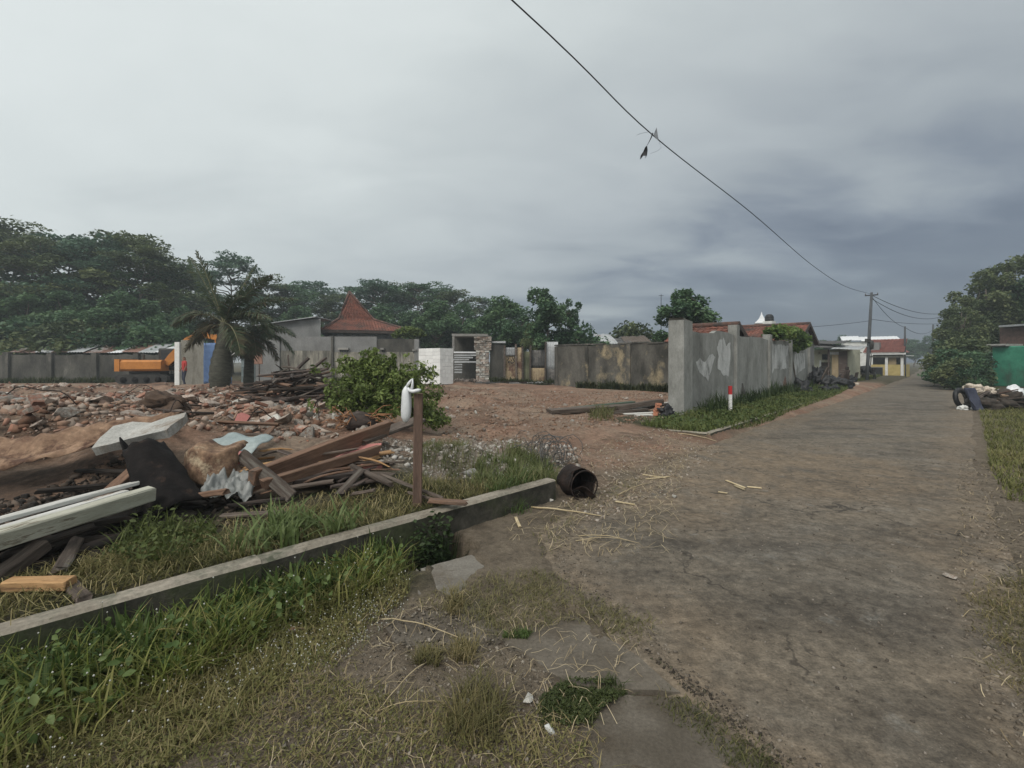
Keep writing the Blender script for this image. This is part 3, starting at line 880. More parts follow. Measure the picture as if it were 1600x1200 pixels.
def tiles(mb, A, B, Cc, D, tw=.24, th=.28, thick=.03):
    """lay overlapping curved tiles over the planar quad A(eave l) B(eave r) C(ridge r) D(ridge l)"""
    A, B, Cc, D = map(Vector, (A, B, Cc, D))
    n = (B - A).cross(D - A).normalized()
    rows = max(1, int(((A + B) / 2 - (Cc + D) / 2).length / th))
    for r in range(rows):
        v0, v1 = r / rows, (r + 1.25) / rows
        e0, e1 = A.lerp(D, v0), B.lerp(Cc, v0)
        f0, f1 = A.lerp(D, min(v1, 1.02)), B.lerp(Cc, min(v1, 1.02))
        L = (e1 - e0).length
        cols = max(1, int(L / tw))
        for c in range(cols):
            u0, u1 = c / cols, (c + 1.08) / cols
            um = (u0 + u1) / 2
            j = random.uniform(-.008, .012)
            lift0 = thick + j
            pts = []
            for (q0, q1, h) in ((e0, e1, lift0), (f0, f1, 0.004)):
                for (u, hh) in ((u0, 0), (um, -.022), (u1, .012)):
                    pts.append(q0.lerp(q1, min(u, 1.0)) + n * (h + hh + .02))
            pts += [pts[k] - n * .018 for k in range(3)]
            mb.add(pts, [(0, 1, 4, 3), (1, 2, 5, 4), (0, 6, 7, 1), (1, 7, 8, 2)])

def corr_sheet(name, mat, parent, loc, rot, w, h, wave=.076, amp=.011, bend=0.0, ragged=0.0):
    n = int(w / wave * 4)
    m = MB()
    def fn(u, v):
        x = (u - .5) * w
        y = v * h + ragged * mnoise.noise(Vector((u * 5, v, w))) * (1 if v > .5 else 0)
        return (x, y, amp * math.sin(x / wave * 2 * math.pi) + bend * math.sin(v * 3.1) + bend * .6 * mnoise.noise(Vector((u * 2, v * 2, h))))
    m.sheet(max(8, n), 5, fn, .003)
    return m.build(name, mat, parent, loc=loc, rot=rot)

# ================================================================== walls round the lot
def lot_walls():
    # stained wall square to the street, running left from behind the street wall
    root = thing('old_wall', 'blackened old wall with peeling yellow plaster at the back of the lot', 'wall', W(1056, 612, 21.6))
    a = W(1066, 612, 21.3); b = W(868, 604, 26.8)
    slab_wall('wall_face', root, [(a.x, a.y), (b.x, b.y)], 0, 2.46, .18, wall_old, .05)
    for u in (.0, .36, .70, .98):
        p = Vector((a.x, a.y, 0)).lerp(Vector((b.x, b.y, 0)), u)
        m = MB(); m.box((0, 0, 1.2), (.22, .26, 2.5), jit=.01)
        m.build('pier', wall_old, root, loc=(p.x - root.location.x, p.y - root.location.y, -root.location.z), rot=(0, 0, math.atan2(b.y - a.y, b.x - a.x)))
    # coping
    m = MB()
    d = Vector((b.x - a.x, b.y - a.y, 0)); L = d.length
    n = 9
    for i in range(n):
        if i in (4,): continue
        m = MB(); m.box((L * (i + .5) / n, 0, 2.50 + random.uniform(-.02, .02)), (L / n - .02, .26, .07), (0, R(random.uniform(-.6, .6)), 0), jit=.01)
        m.build('coping_stone', wall_dark, root, loc=(a.x - root.location.x, a.y - root.location.y, -root.location.z), rot=(0, 0, math.atan2(d.y, d.x)))
    # dark wall far left
    root = thing('garden_wall', 'low dark mossy wall behind the orange excavator', 'wall', W(0, 600, 31.5))
    a = W(-150, 600, 31.5); b = W(268, 600, 31.5)
    slab_wall('wall_face', root, [(a.x, a.y), (b.x, b.y)], 0, 2.05, .2, wall_dark, .05)
    for px in (-60, 12, 80, 150, 215):
        p = W(px, 600, 31.4)
        m = MB(); m.box((0, 0, 1.1), (.35, .34, 2.15 + random.uniform(-.1, .1)), jit=.02)
        m.build('pier', wall_dark, root, loc=(p.x - root.location.x, p.y - root.location.y, -root.location.z))
    # rusty roofs behind it
    xs = [20, 38, 62, 88, 112, 138, 160, 176, 197, 222, 248, 268]
    root = thing('shed', 'long low shed with patched rusty and white tin roof sheets behind the mossy wall', 'shed', W(150, 600, 34))
    b0 = W(20, 560, 34); b1 = W(272, 560, 34)
    slab_wall('wall', root, [(b0.x, b0.y), (b1.x, b1.y)], 0, 2.0, .15, wall_dark)
    for i in range(len(xs) - 1):
        p0, p1 = W(xs[i], 555, 33.6), W(xs[i + 1], 555, 33.6)
        w = p1.x - p0.x
        mt = [tin_rust, tin_rust, tin_grey, tin_rust, tin_grey, tin_rust, tin_rust, roof_white, tin_rust, tin_grey, roof_white][i]
        corr_sheet('roof_sheet', mt, root, ((p0.x + p1.x) / 2 - root.location.x, 33.2 - root.location.y, 2.22 - root.location.z + random.uniform(-.04, .05)),
                   (R(17 + random.uniform(-2, 3)), R(random.uniform(-1.5, 1.5)), 0), w + .08, 2.1, .2, .02, .01, .2)
    # beige wall stub with white edge
    root = thing('wall_stub', 'pale beige wall stub with a white end beside the excavator boom', 'wall', W(285, 600, 27.5))
    a, b, c = W(275, 600, 27.2), W(275, 600, 29.5), W(318, 600, 27.9)
    slab_wall('wall_end', root, [(a.x, a.y), (a.x + .28, a.y - .02)], 0, 2.72, .22, white_paint)
    slab_wall('wall_face', root, [(a.x + .30, a.y), (c.x, c.y)], 0, 2.86, .2, wall_beige, .06)
    # tall frontal wall, stained, grey block courses above
    Y = 33.0
    root = thing('house_wall', 'rain-stained plaster wall topped with bare grey blockwork in front of the tiled house', 'wall', W(520, 600, Y))
    o = root.location
    def span(px0, px1, y0, y1, mat, yy=Y, nm='wall_face', un=0.0, th=.2):
        p0, p1 = W(px0, y0, yy), W(px1, y0, yy)
        slab_wall(nm, root, [(p0.x, p0.y), (p1.x, p1.y)], p0.z, W(px0, y1, yy).z, th, mat, un)
    span(392, 438, 606, 527, wall_grey, Y - .1)
    span(438, 519.5, 606, 548, wall_stain)
    span(438, 519.5, 547.9, 526, wall_grey, Y + .02, 'block_course')
    span(521, 650, 606, 550, wall_stain, Y - .05)
    span(521, 589, 549.9, 526, wall_grey, Y - .02, 'block_course')
    span(589.2, 652, 549.9, 530, wall_dark, Y + .01, 'block_course')
    span(518.5, 521.5, 606, 525, wall_dark, Y - .12, 'pier', 0, .3)
    span(648, 655, 606, 530, wall_grey, Y - .12, 'pier', 0, .3)
    for px, py, w_ in ((537, 545, 16), (598, 545, 5), (648, 547, 6)):
        p = W(px, py, Y - .2); m = MB(); m.box((0, 0, 0), (w_ * .0446, .35, .14), jit=.01)
        m.build('sill', concrete, root, loc=p - o)
        m = MB(); m.box((0, 0, 0), (w_ * .0446 * .8, .06, .16)); m.build('vent', glass_dark, root, loc=p - o + Vector((0, .08, -.14)))
    # side gable of the neighbour, grey, behind the palm
    root = thing('grey_house', 'plain grey gable house with a thin tin roof edge left of the tiled roof', 'house', W(465, 600, 35.5))
    o = root.location
    prof = [(418, 600), (501, 600), (501, 498), (430, 504), (418, 510)]
    pp = [W(px, py, 35.2) for px, py in prof]
    n = len(pp)
    vs = [p - o for p in pp] + [p - o + Vector((-1.15, 2.6, 0)) for p in pp]
    MB().add(vs, [tuple(range(n)), tuple(reversed(range(n, 2 * n)))] + [((i + 1) % n, i, n + i, n + (i + 1) % n) for i in range(n)]).build('wall', wall_grey, root)
    p0, p1 = W(414, 509, 35.0), W(503, 496.5, 35.0)
    m = MB(); m.box((p0 + p1) / 2 - o + Vector((-.5, 1.3, .05)), ((p1 - p0).length + .3, 3.0, .05), basis(p0, p1)); m.build('roof', tin_grey, root)
lot_walls()

# ================================================================== joglo-roofed house
def joglo():
    base = Vector((-13.9, 41.3, 0))
    root = thing('tiled_house', 'old house with a steep red clay-tile roof flaring into a low skirt', 'house', base)
    C0 = Vector((-14.5, 36.0)); C1 = Vector((-8.1, 38.2)); ex = (C1 - C0)
    ey = Vector((-ex.y, ex.x)).normalized() * 11.0
    C2 = C0 + ey; C3 = C1 + ey
    cen = (C0 + C3) / 2
    ze, zb, za = 4.02, 5.1, 7.35
    eave = [Vector((c.x, c.y, ze)) - base for c in (C0, C1, C3, C2)]
    cr_ = cen - ex * .20
    brk = []
    for c in (C0, C1, C3, C2):
        q = cr_ + (c - cr_) * .42
        brk.append(Vector((q.x, q.y, zb)) - base)
    rd = ey.normalized() * 2.4
    r0 = Vector((cr_.x - rd.x, cr_.y - rd.y, za)) - base; r1 = Vector((cr_.x + rd.x, cr_.y + rd.y, za)) - base
    top = [r0, r0, r1, r1]
    m = MB(); mu = MB()
    sh = MB()
    for i in range(4):
        j = (i + 1) % 4
        tiles(m, eave[i], eave[j], brk[j], brk[i], .22, .27)
        tiles(mu, brk[i], brk[j], top[j], top[i], .22, .27)
        sh.add([eave[i], eave[j], brk[j], brk[i]], [(0, 1, 2, 3)])
        if (top[i] - top[j]).length > .1: sh.add([brk[i], brk[j], top[j], top[i]], [(0, 1, 2, 3)])
        else: sh.add([brk[i], brk[j], top[j]], [(0, 1, 2)])
    rf = sh.build('roof', tile_dark, root)
    k = m.build('roof_tiles', tile_red, rf); k['kind'] = 'stuff'
    k = mu.build('roof_tiles', tile_red, rf); k['kind'] = 'stuff'
    # hip and ridge caps
    for i in range(4):
        q = MB(); e0, b0, t0 = eave[i], brk[i], top[i]
        up = Vector((0, 0, .07))
        q.tube([e0 + up, e0.lerp(b0, .5) + up * 1.0, b0 + up, b0.lerp(t0, .5) + up, t0 + up], .10, 6)
        q.build('ridge_cap', tile_dark, rf)
    q = MB(); q.tube([r0 + Vector((0, 0, .08)), r1 + Vector((0, 0, .08))], .12, 6); q.build('ridge_cap', tile_dark, rf)
    # walls under the eaves and fascia
    inset = [cen + (c - cen) * .86 for c in (C0, C1, C3, C2)]
    m = MB()
    m.prism([(p.x - base.x, p.y - base.y) for p in inset], 0, ze + .1)
    m.build('wall', wall_grey, root)
    for i in range(2):
        p0, p1 = eave[i - 1] if i == 0 else eave[0], eave[0] if i == 0 else eave[1]
        m = MB(); m.box((p0 + p1) / 2 + Vector((0, 0, -.10)), ((p1 - p0).length, .05, .2), basis(p0, p1)); m.build('fascia', wood_dark, root)
    for u in (.15, .35, .55, .75):
        p = Vector((inset[0].x, inset[0].y)).lerp(Vector((inset[1].x, inset[1].y)), u)
        m = MB(); m.box((0, 0, 0), (.55, .08, .25)); m.build('vent', glass_dark, root, loc=(p.x - base.x, p.y - base.y, 3.62), rot=(0, 0, math.atan2(ex.y, ex.x)))
joglo()

# ================================================================== half-demolished shelter and lean-to screens
def ruin():
    Y = 30.0
    root = thing('ruined_hut', 'roofless ruined hut with dark open window, rubble-stone pier and white slats', 'hut', W(735, 602, Y))
    o = root.location
    def bx(nm, px0, px1, y0, y1, mat, yy=Y, th=.15, jit=.01):
        a, b = W(px0, y1, yy), W(px1, y0, yy)
        m = MB(); m.box(((a.x + b.x) / 2 - o.x, yy - o.y + th / 2, (a.z + b.z) / 2 - o.z), (abs(b.x - a.x), th, abs(b.z - a.z)), jit=jit)
        return m.build(nm, mat, root)
    bx('beam', 706, 762, 521.5, 525.5, concrete, Y, 2.6)
    bx('post', 706.5, 710, 525.6, 549, concrete, Y, .2)
    bx('back_wall', 707, 748, 526, 604, wall_dark, Y + 2.4, .15)
    bx('side_wall', 746, 749, 526, 604, wall_dark, Y + .3, 2.0)
    bx('ledge', 709, 744, 549.5, 551.8, roof_white, Y - .05, .4)
    for i, y in enumerate((554, 557.5, 561, 564.5, 568.5, 572.5, 576.5, 580.5)):
        r = 745 - (i % 3) * 6 if i < 4 else 722
        bx('slat', 709 + random.uniform(-1, 1), r, y, y + 2.1, tin_grey, Y - .02 * (i % 2), .04)
    # rubble-stone pier: separate stones
    random.seed(3)
    for row in range(22):
        y = 604 - row * 3.55
        n = 3 if row % 2 else 4
        x0, x1 = (744, 764) if row < 16 else (741, 768)
        for k in range(n):
            a, b = W(x0 + (x1 - x0) * k / n, y, Y), W(x0 + (x1 - x0) * (k + 1) / n, y - 3.4, Y)
            m = MB(); m.box((0, 0, 0), (b.x - a.x - .012, .55, b.z - a.z - .01), jit=.022)
            m.build('stone', [plaster_m, chunk_m, stone_pale][random.randrange(3) if row < 16 else 1], root,
                    loc=((a.x + b.x) / 2 - o.x, Y - o.y + .1 + random.uniform(-.04, .04), (a.z + b.z) / 2 - o.z))
    # low wall right of the pier
    root = thing('broken_wall', 'dark weathered house wall remnant between the stone pier and the rusty screen', 'wall', W(775, 604, Y))
    o = root.location
    bx('wall_face', 765.5, 787, 537, 606, wall_dark, Y + .1, .2)
    bx('sill', 768, 790, 533, 536, tin_grey, Y, .5)
    # screens of tin between posts
    root = thing('tin_screen', 'makeshift screen of rusty and grey tin between thin posts under the slender tree', 'fence', W(835, 604, 29.2))
    o = root.location
    Y2 = 29.2
    for px, top in ((788, 540), (807, 538), (817, 541), (828, 540), (852, 534), (889, 538)):
        p = W(px, 606, Y2 - .08)
        h = (606 - top) / F * Y2
        m = MB(); m.bbox((h / 2, 0, 0), (h, .11, .11), .015, Euler((0, R(-90), 0)).to_matrix(), jit=.012)
        m.build('post', wood_old, root, loc=p - o, rot=(0, R(random.uniform(-1, 1)), 0))
    tin_y = M('rusty_yellow_tin', (.20, .145, .085), (.33, .26, .17), 1.5, c3=(.10, .055, .04), t3=.55, s3=1.4, rnd=.15, bscale=10)
    def pan(px0, px1, y0, y1, mat, dy=0):
        a, b = W(px0, y1, Y2), W(px1, y0, Y2)
        corr_sheet('tin_sheet', mat, root, ((a.x + b.x) / 2 - o.x, Y2 + dy - o.y, a.z - o.z), (R(90 - random.uniform(0, 2)), 0, 0), b.x - a.x, b.z - a.z, .16, .016, .01)
    pan(789, 807, 543, 556, tin_grey); pan(789, 807, 556, 604, tin_y, .06)
    pan(808, 817, 543, 604, tin_y); pan(818, 828, 549, 606, M('mossy_boards', (.07, .075, .045), (.14, .14, .085), 2, (1, 1, .4)), .03)
    pan(829, 852, 575, 606, tin_y, .02); pan(829, 851, 547, 575, tin_dark, .06)
    pan(853, 872, 534, 580, tin_grey, .05); pan(872, 890, 540, 606, tin_rust, .02); pan(853, 872, 576, 606, tin_dark, .0)
    # scrawled lettering strokes on the rusty sheet (illegible in the photo)
    st = [[(793, 557), (795, 561), (792, 563), (795, 565)], [(797, 560), (799, 564), (801, 559)], [(802, 556), (805, 558), (802, 561), (804, 565)], [(794, 567), (797, 565), (800, 568), (803, 566)]]
    for q in st:
        m = MB(); m.tube([W(x, y, Y2 - .035) - o for x, y in q], .03, 5); m.build('painted_scrawl', black_plastic, root)
    # scraps on the ground in front
    for i, (px, py, l, yaw, mt) in enumerate(((772, 601, 2.2, 8, tin_dark), (800, 603, 1.8, -6, wood_dark), (822, 602, 2.0, 5, tin_grey), (865, 604, 2.4, -9, tin_dark), (905, 606, 1.9, 4, wood_dark), (930, 607, 1.6, 12, wood_dark))):
        p = W(px, py, 27.8); z = gzf(p.x, p.y)
        m = MB(); m.bbox((0, 0, 0), (l, .5, .07), .01, jit=.04)
        k = m.build('scrap_board', mt, loc=(p.x, p.y, z + .06), rot=(R(random.uniform(-6, 6)), R(random.uniform(-3, 3)), R(yaw)))
        tag(k, 'dark scrap board lying in front of the tin screen', 'board', 'scrap boards by the tin screen')
ruin()

# ================================================================== stack of aerated concrete blocks
def block_stack():
    p = W(681, 604, 26.9); z0 = gzf(p.x, p.y)
    root = thing('block_stack', 'neat white stack of aerated concrete blocks on the bare lot', 'block stack', (p.x, p.y, z0), R(-39))
    m = MB(); m.bbox((0, 0, 0), (.592, .194, .195), .007); me = m.mesh('block', aac)
    for ix in range(3):
        for iy in range(5):
            for iz in range(10):
                if iy in (1, 2, 3) and ix == 1 and iz < 9: continue
                link('block', me, root, loc=((ix - 1) * .6 + random.uniform(-.006, .006), (iy - 2) * .2 + random.uniform(-.005, .005), .195 + iz * .2))
    for y in (-.42, 0, .42):
        m = MB(); m.box((0, y, .04), (1.78, .1, .11)); m.build('pallet_runner', wood_old, root)
block_stack()
# ================================================================== houses down the street
def tile_house(name, label, s0, s1, t0, t1, ze, zr, wallm, roofm, overhang=.35):
    """ridge square to the road at the middle of s0..s1; gable towards the street"""
    c = P((s0 + s1) / 2, t0, 0)
    root = thing(name, label, 'house', c)
    o = root.location
    sm = (s0 + s1) / 2
    ws0, ws1, wt0, wt1 = s0 + overhang, s1 - overhang, t0 + .2, t1 - .2
    zz = ze + (zr - ze) * overhang / (sm - s0) - .06
    prof = [(ws0, 0), (ws1, 0), (ws1, zz), (sm, zr - .08), (ws0, zz)]
    vs = [P(a, wt0, b) - o for a, b in prof] + [P(a, wt1, b) - o for a, b in prof]
    n = 5
    MB().add(vs, [tuple(range(n)), tuple(reversed(range(n, 2 * n)))] + [((i + 1) % n, i, n + i, n + (i + 1) % n) for i in range(n)]).build('wall', wallm, root)
    sh = MB(); m = MB()
    A, B, Cc, D = P(s0, t1, ze) - o, P(s0, t0, ze) - o, P(sm, t0, zr) - o, P(sm, t1, zr) - o
    sh.add([A, B, Cc, D], [(0, 1, 2, 3)]); tiles(m, A, B, Cc, D, .23, .28)
    A, B = P(s1, t0, ze) - o, P(s1, t1, ze) - o
    Cc, D = P(sm, t1, zr) - o, P(sm, t0, zr) - o
    sh.add([A, B, Cc, D], [(0, 1, 2, 3)]); tiles(m, A, B, Cc, D, .23, .28)
    rf = sh.build('roof', tile_dark, root)
    k = m.build('roof_tiles', roofm, rf); k['kind'] = 'stuff'
    q = MB(); q.tube([P(sm, t0 - .05, zr + .06) - o, P(sm, t1 + .05, zr + .06) - o], .11, 6); q.build('ridge_cap', tile_dark, rf)
    for a, b in ((P(s0, t0 - .04, ze) - o, P(sm, t0 - .04, zr) - o), (P(s1, t0 - .04, ze) - o, P(sm, t0 - .04, zr) - o)):
        q = MB(); q.box((a + b) / 2, ((b - a).length, .04, .22), basis(a, b)); q.build('barge_board', wood_dark, rf)
    return root
tile_house('tiled_house', 'low house with a mossy red tile roof just behind the plastered wall', 31.6, 38.4, 5.35, 10.2, 2.75, 3.95, wall_grey, tile_red)
tile_house('outhouse', 'small outhouse with crumbling red tile roof behind the end pillar of the plastered wall', 17.9, 20.9, 5.3, 7.6, 2.35, 2.98, wall_old, tile_red, .2)

def water_tower():
    p = W(1190, 590, 42)
    root = thing('roof_tower', 'small brick stair tower with a white pointed cap seen above the tile roof', 'tower', (p.x, p.y, 0))
    h = W(1190, 503, 42).z
    m = MB(); m.box((0, 0, h / 2 - .1), (.95, .95, h - .2)); m.build('wall', brick_m, root, rot=(0, 0, R(40)))
    m = MB()
    m.lathe([(.02, 1.0), (.10, .72), (.30, .38), (.62, .12), (.80, .0), (.78, -.07)][::-1], 4, (0, 0, h - .1), smooth=False); m.build('cap', roof_white, root, rot=(0, 0, R(20)))
    p2 = W(1202, 590, 41.4)
    root = thing('water_tank', 'black plastic water tank on a white stand beside the pointed cap', 'water tank', (p2.x, p2.y, 0))
    h2 = W(1202, 502, 41.4).z
    m = MB()
    m.lathe([(.03, .62), (.2, .6), (.3, .5), (.34, .4), (.36, .3), (.33, .26), (.36, .22), (.36, .08), (.33, 0), (.02, 0)][::-1], 12, (0, 0, h2)); m.build('tank', black_plastic, root)
    m = MB(); m.box((0, 0, h2 / 2), (.78, .78, h2 - .01)); m.build('stand', wall_white, root, rot=(0, 0, R(40)))
water_tower()

def hut_row():
    def wb(nm, s0, s1, t0, t1, z0, z1, mat, jit=0.0):
        c = P((s0 + s1) / 2, (t0 + t1) / 2, (z0 + z1) / 2) - o
        m = MB(); m.box((0, 0, 0), (s1 - s0, abs(t1 - t0), z1 - z0), jit=jit)
        return m.build(nm, mat, root, loc=c, rot=(0, 0, math.atan2(RY, RX)))
    # grey weathered house with mossy roof
    root = thing('mossy_roof_house', 'weathered grey house with a broad mossy roof behind the leaning utility pole', 'house', P(50, 5, 0))
    o = root.location
    wb('wall', 46.4, 58, 4.9, 8.8, 0, 2.5, wall_beige)
    wb('window', 48.2, 49.6, 4.85, 4.92, .9, 1.8, glass_dark)
    wb('door', 52.5, 53.5, 4.85, 4.92, 0, 2.0, wood_dark)
    m = MB(); m.sheet(40, 8, lambda u, v: ((u - .5) * 13, (v - .5) * 5.2, .015 * math.sin(u * 300)), .06)
    m.build('roof', roof_moss, root, loc=P(52, 6.9, 3.35) - o, rot=(R(19), 0, math.atan2(RY, RX)))
hut_row()
def local_house(name, label, A, B):
    """root at A, local x towards B (the facade), local y to the back"""
    d = Vector((B.x - A.x, B.y - A.y, 0))
    return thing(name, label, 'house', (A.x, A.y, 0), math.atan2(d.y, d.x)), d.length
def lb(root, nm, x0, x1, y0, y1, z0, z1, mat, jit=0.0):
    m = MB(); m.box(((x0 + x1) / 2, (y0 + y1) / 2, (z0 + z1) / 2), (x1 - x0, y1 - y0, z1 - z0), jit=jit)
    return m.build(nm, mat, root)
def far_houses():
    root, L = local_house('cream_house', 'cream-fronted house under a sagging dark tin awning next to the plastered wall', W(1262, 600, 35.6), W(1322, 600, 33.8))
    lb(root, 'wall', 0, L, .6, 4.0, 0, 2.5, wall_cream)
    lb(root, 'door', .75, 1.3, .53, .62, 0, 1.55, wood_dark)
    lb(root, 'door_frame', .62, .74, .50, .64, 0, 1.7, white_paint)
    lb(root, 'window', .8, 1.25, .53, .62, 1.75, 2.15, glass_dark)
    lb(root, 'signboard', 1.35, 2.0, .1, .2, 2.12, 2.30, roof_white)
    lb(root, 'tan_door', 1.55, 1.95, .0, .08, .15, 2.1, M('tan_panel', (.26, .20, .12), (.34, .27, .17), 3))
    lb(root, 'dark_screen', 2.0, 2.5, -.05, .05, 0, 2.35, wood_dark, .02)
    for x in (.25, 1.42): lb(root, 'post', x, x + .1, -.5, -.4, 0, 2.5, wood_dark)
    for i, (x0, x1, y0, z, mt) in enumerate(((-.25, 1.7, -1.0, 2.62, tin_dark), (1.2, 3.4, -.7, 2.50, tin_grey), (-.2, 2.3, -.1, 2.95, tin_dark))):
        m = MB(); m.sheet(30, 6, lambda u, v: (x0 + u * (x1 - x0), y0 + v * 2.2, .016 * math.sin(u * 60) + .05 * math.sin(u * 4 + i) + v * .28), .03)
        m.build('awning', mt, root, loc=(0, 0, z))
    root, L = local_house('yellow_house', 'yellow-walled house with open dark verandah and red-brown roof beside the thin pole', W(1357, 590, 48.5), W(1412, 590, 46.5))
    tan = M('tan_panel', (.26, .20, .12), (.34, .27, .17), 3)
    lb(root, 'verandah_wall', 0, L - .25, 0, .15, 0, 1.3, wall_yellow)
    lb(root, 'side_wall', L - .2, L - .05, .25, 5, 0, 1.3, wall_yellow)
    lb(root, 'back_wall', 0, L - .3, 2.4, 2.6, 0, 2.4, wall_dark)
    for x in (.0, 1.35, L - .23): lb(root, 'post', x, x + .22, -.06, .16, 0, 2.1, white_paint)
    lb(root, 'panel', 1.6, 2.2, .2, .28, 1.3, 2.05, tan)
    lb(root, 'beam', -.1, L + .05, -.12, .02, 2.02, 2.2, wall_beige)
    lb(root, 'fascia', -.3, L + .2, -.42, -.34, 2.30, 2.48, white_paint)
    sh = MB(); tl = MB()
    A, B, Cc, D = Vector((-.4, -.5, 2.5)), Vector((L + .1, -.5, 2.5)), Vector((L - .1, 3.8, 3.95)), Vector((-.4, 3.8, 3.95))
    sh.add([A, B, Cc, D], [(0, 1, 2, 3)]); tiles(tl, A, B, Cc, D, .3, .3)
    rf = sh.build('roof', tile_dark, root)
    k = tl.build('roof_tiles', M('brown_red_tiles', (.12, .042, .034), (.19, .072, .055), 2, rnd=.05, bscale=6), rf); k['kind'] = 'stuff'
    lb(root, 'dormer', .1, .85, .2, 1.2, 2.7, 3.55, wall_grey)
    root, L = local_house('warehouse', 'distant building with bright white sheet roof above the red-brown one', W(1318, 590, 60), W(1406, 590, 57)); root['category'] = 'building'
    lb(root, 'wall', 0, L, 0, 8, 0, 4.1, wall_white)
    m = MB(); m.sheet(40, 6, lambda u, v: (u * (L + .4) - .2, v * 5 - .3, .02 * math.sin(u * 160) + v * .75 + .12 * (u < .35)), .05)
    m.build('roof', roof_white, root, loc=(0, 0, 4.15))
    root, L = local_house('pink_house', 'distant house with a faded red roof right of the white-roofed building', W(1396, 590, 72), W(1416, 590, 73.5))
    lb(root, 'wall', 0, L, 0, 1.6, 0, 3.0, wall_grey)
    lb(root, 'window', .4, 1.3, -.05, .05, 1.0, 2.0, glass_dark)
    lb(root, 'awning', -.2, L + .2, -.9, -.02, 2.45, 2.55, wall_white)
    m = MB(); m.sheet(20, 6, lambda u, v: (u * (L + .3) - .15, v * 2.2 - .4, .02 * math.sin(u * 90) + v * 1.5), .05); m.build('roof', M('faded_red_roof', (.20, .085, .075), (.28, .125, .11), 2), root, loc=(0, 0, 3.05))
far_houses()

# ruinous roofs showing over the blackened wall
def back_sheds():
    root = thing('lean_to', 'collapsing shed roof of dark tin and boards showing over the blackened wall', 'shed', W(950, 600, 33))
    o = root.location
    a, b = W(905, 600, 33), W(1012, 600, 33)
    slab_wall('wall', root, [(a.x, a.y), (b.x, b.y)], 0, 2.9, .2, wall_dark)
    for i, (px0, px1, y, mt, yaw) in enumerate(((903, 930, 523, tin_rust, 4), (922, 948, 519, tin_dark, -8), (940, 962, 521, tin_grey, 6), (955, 985, 527, tin_dark, 3), (980, 1014, 531, wood_old, -2))):
        p0, p1 = W(px0, y, 32.6), W(px1, y, 32.6)
        corr_sheet('roof_sheet', mt, root, ((p0.x + p1.x) / 2 - o.x, 32.3 - o.y, 2.72 - o.z + .05 * i % .12), (R(13 + 3 * (i % 3)), R(-5 + 4 * (i % 3)), R(yaw)), p1.x - p0.x + .3, 2.4 - .2 * (i % 2), .2, .02, .05, .3)
    p = W(1033, 600, 48)
    root = thing('antenna_mast', 'thin antenna mast standing alone above the shed roofs', 'antenna', (p.x, p.y, 0))
    m = MB(); m.tube([(0, 0, 0), (0, 0, W(1033, 460, 48).z)], [.05, .03], 6); m.build('mast', cable_m, root)
    m = MB(); m.tube([(-.25, 0, W(0, 462, 48).z), (.25, 0, W(0, 462, 48).z)], .02, 5); m.build('aerial', cable_m, root)
    p = W(976, 600, 40)
    root = thing('antenna_mast', 'short television aerial behind the collapsing shed', 'antenna', (p.x, p.y, 0))
    m = MB(); m.tube([(0, 0, 0), (0, 0, W(976, 503, 40).z)], [.04, .03], 6); m.build('mast', cable_m, root)
    for y in (506, 510): m = MB(); m.tube([(-.3, .1, W(0, y, 40).z), (.3, -.1, W(0, y, 40).z)], .02, 5); m.build('aerial', cable_m, root)
back_sheds()

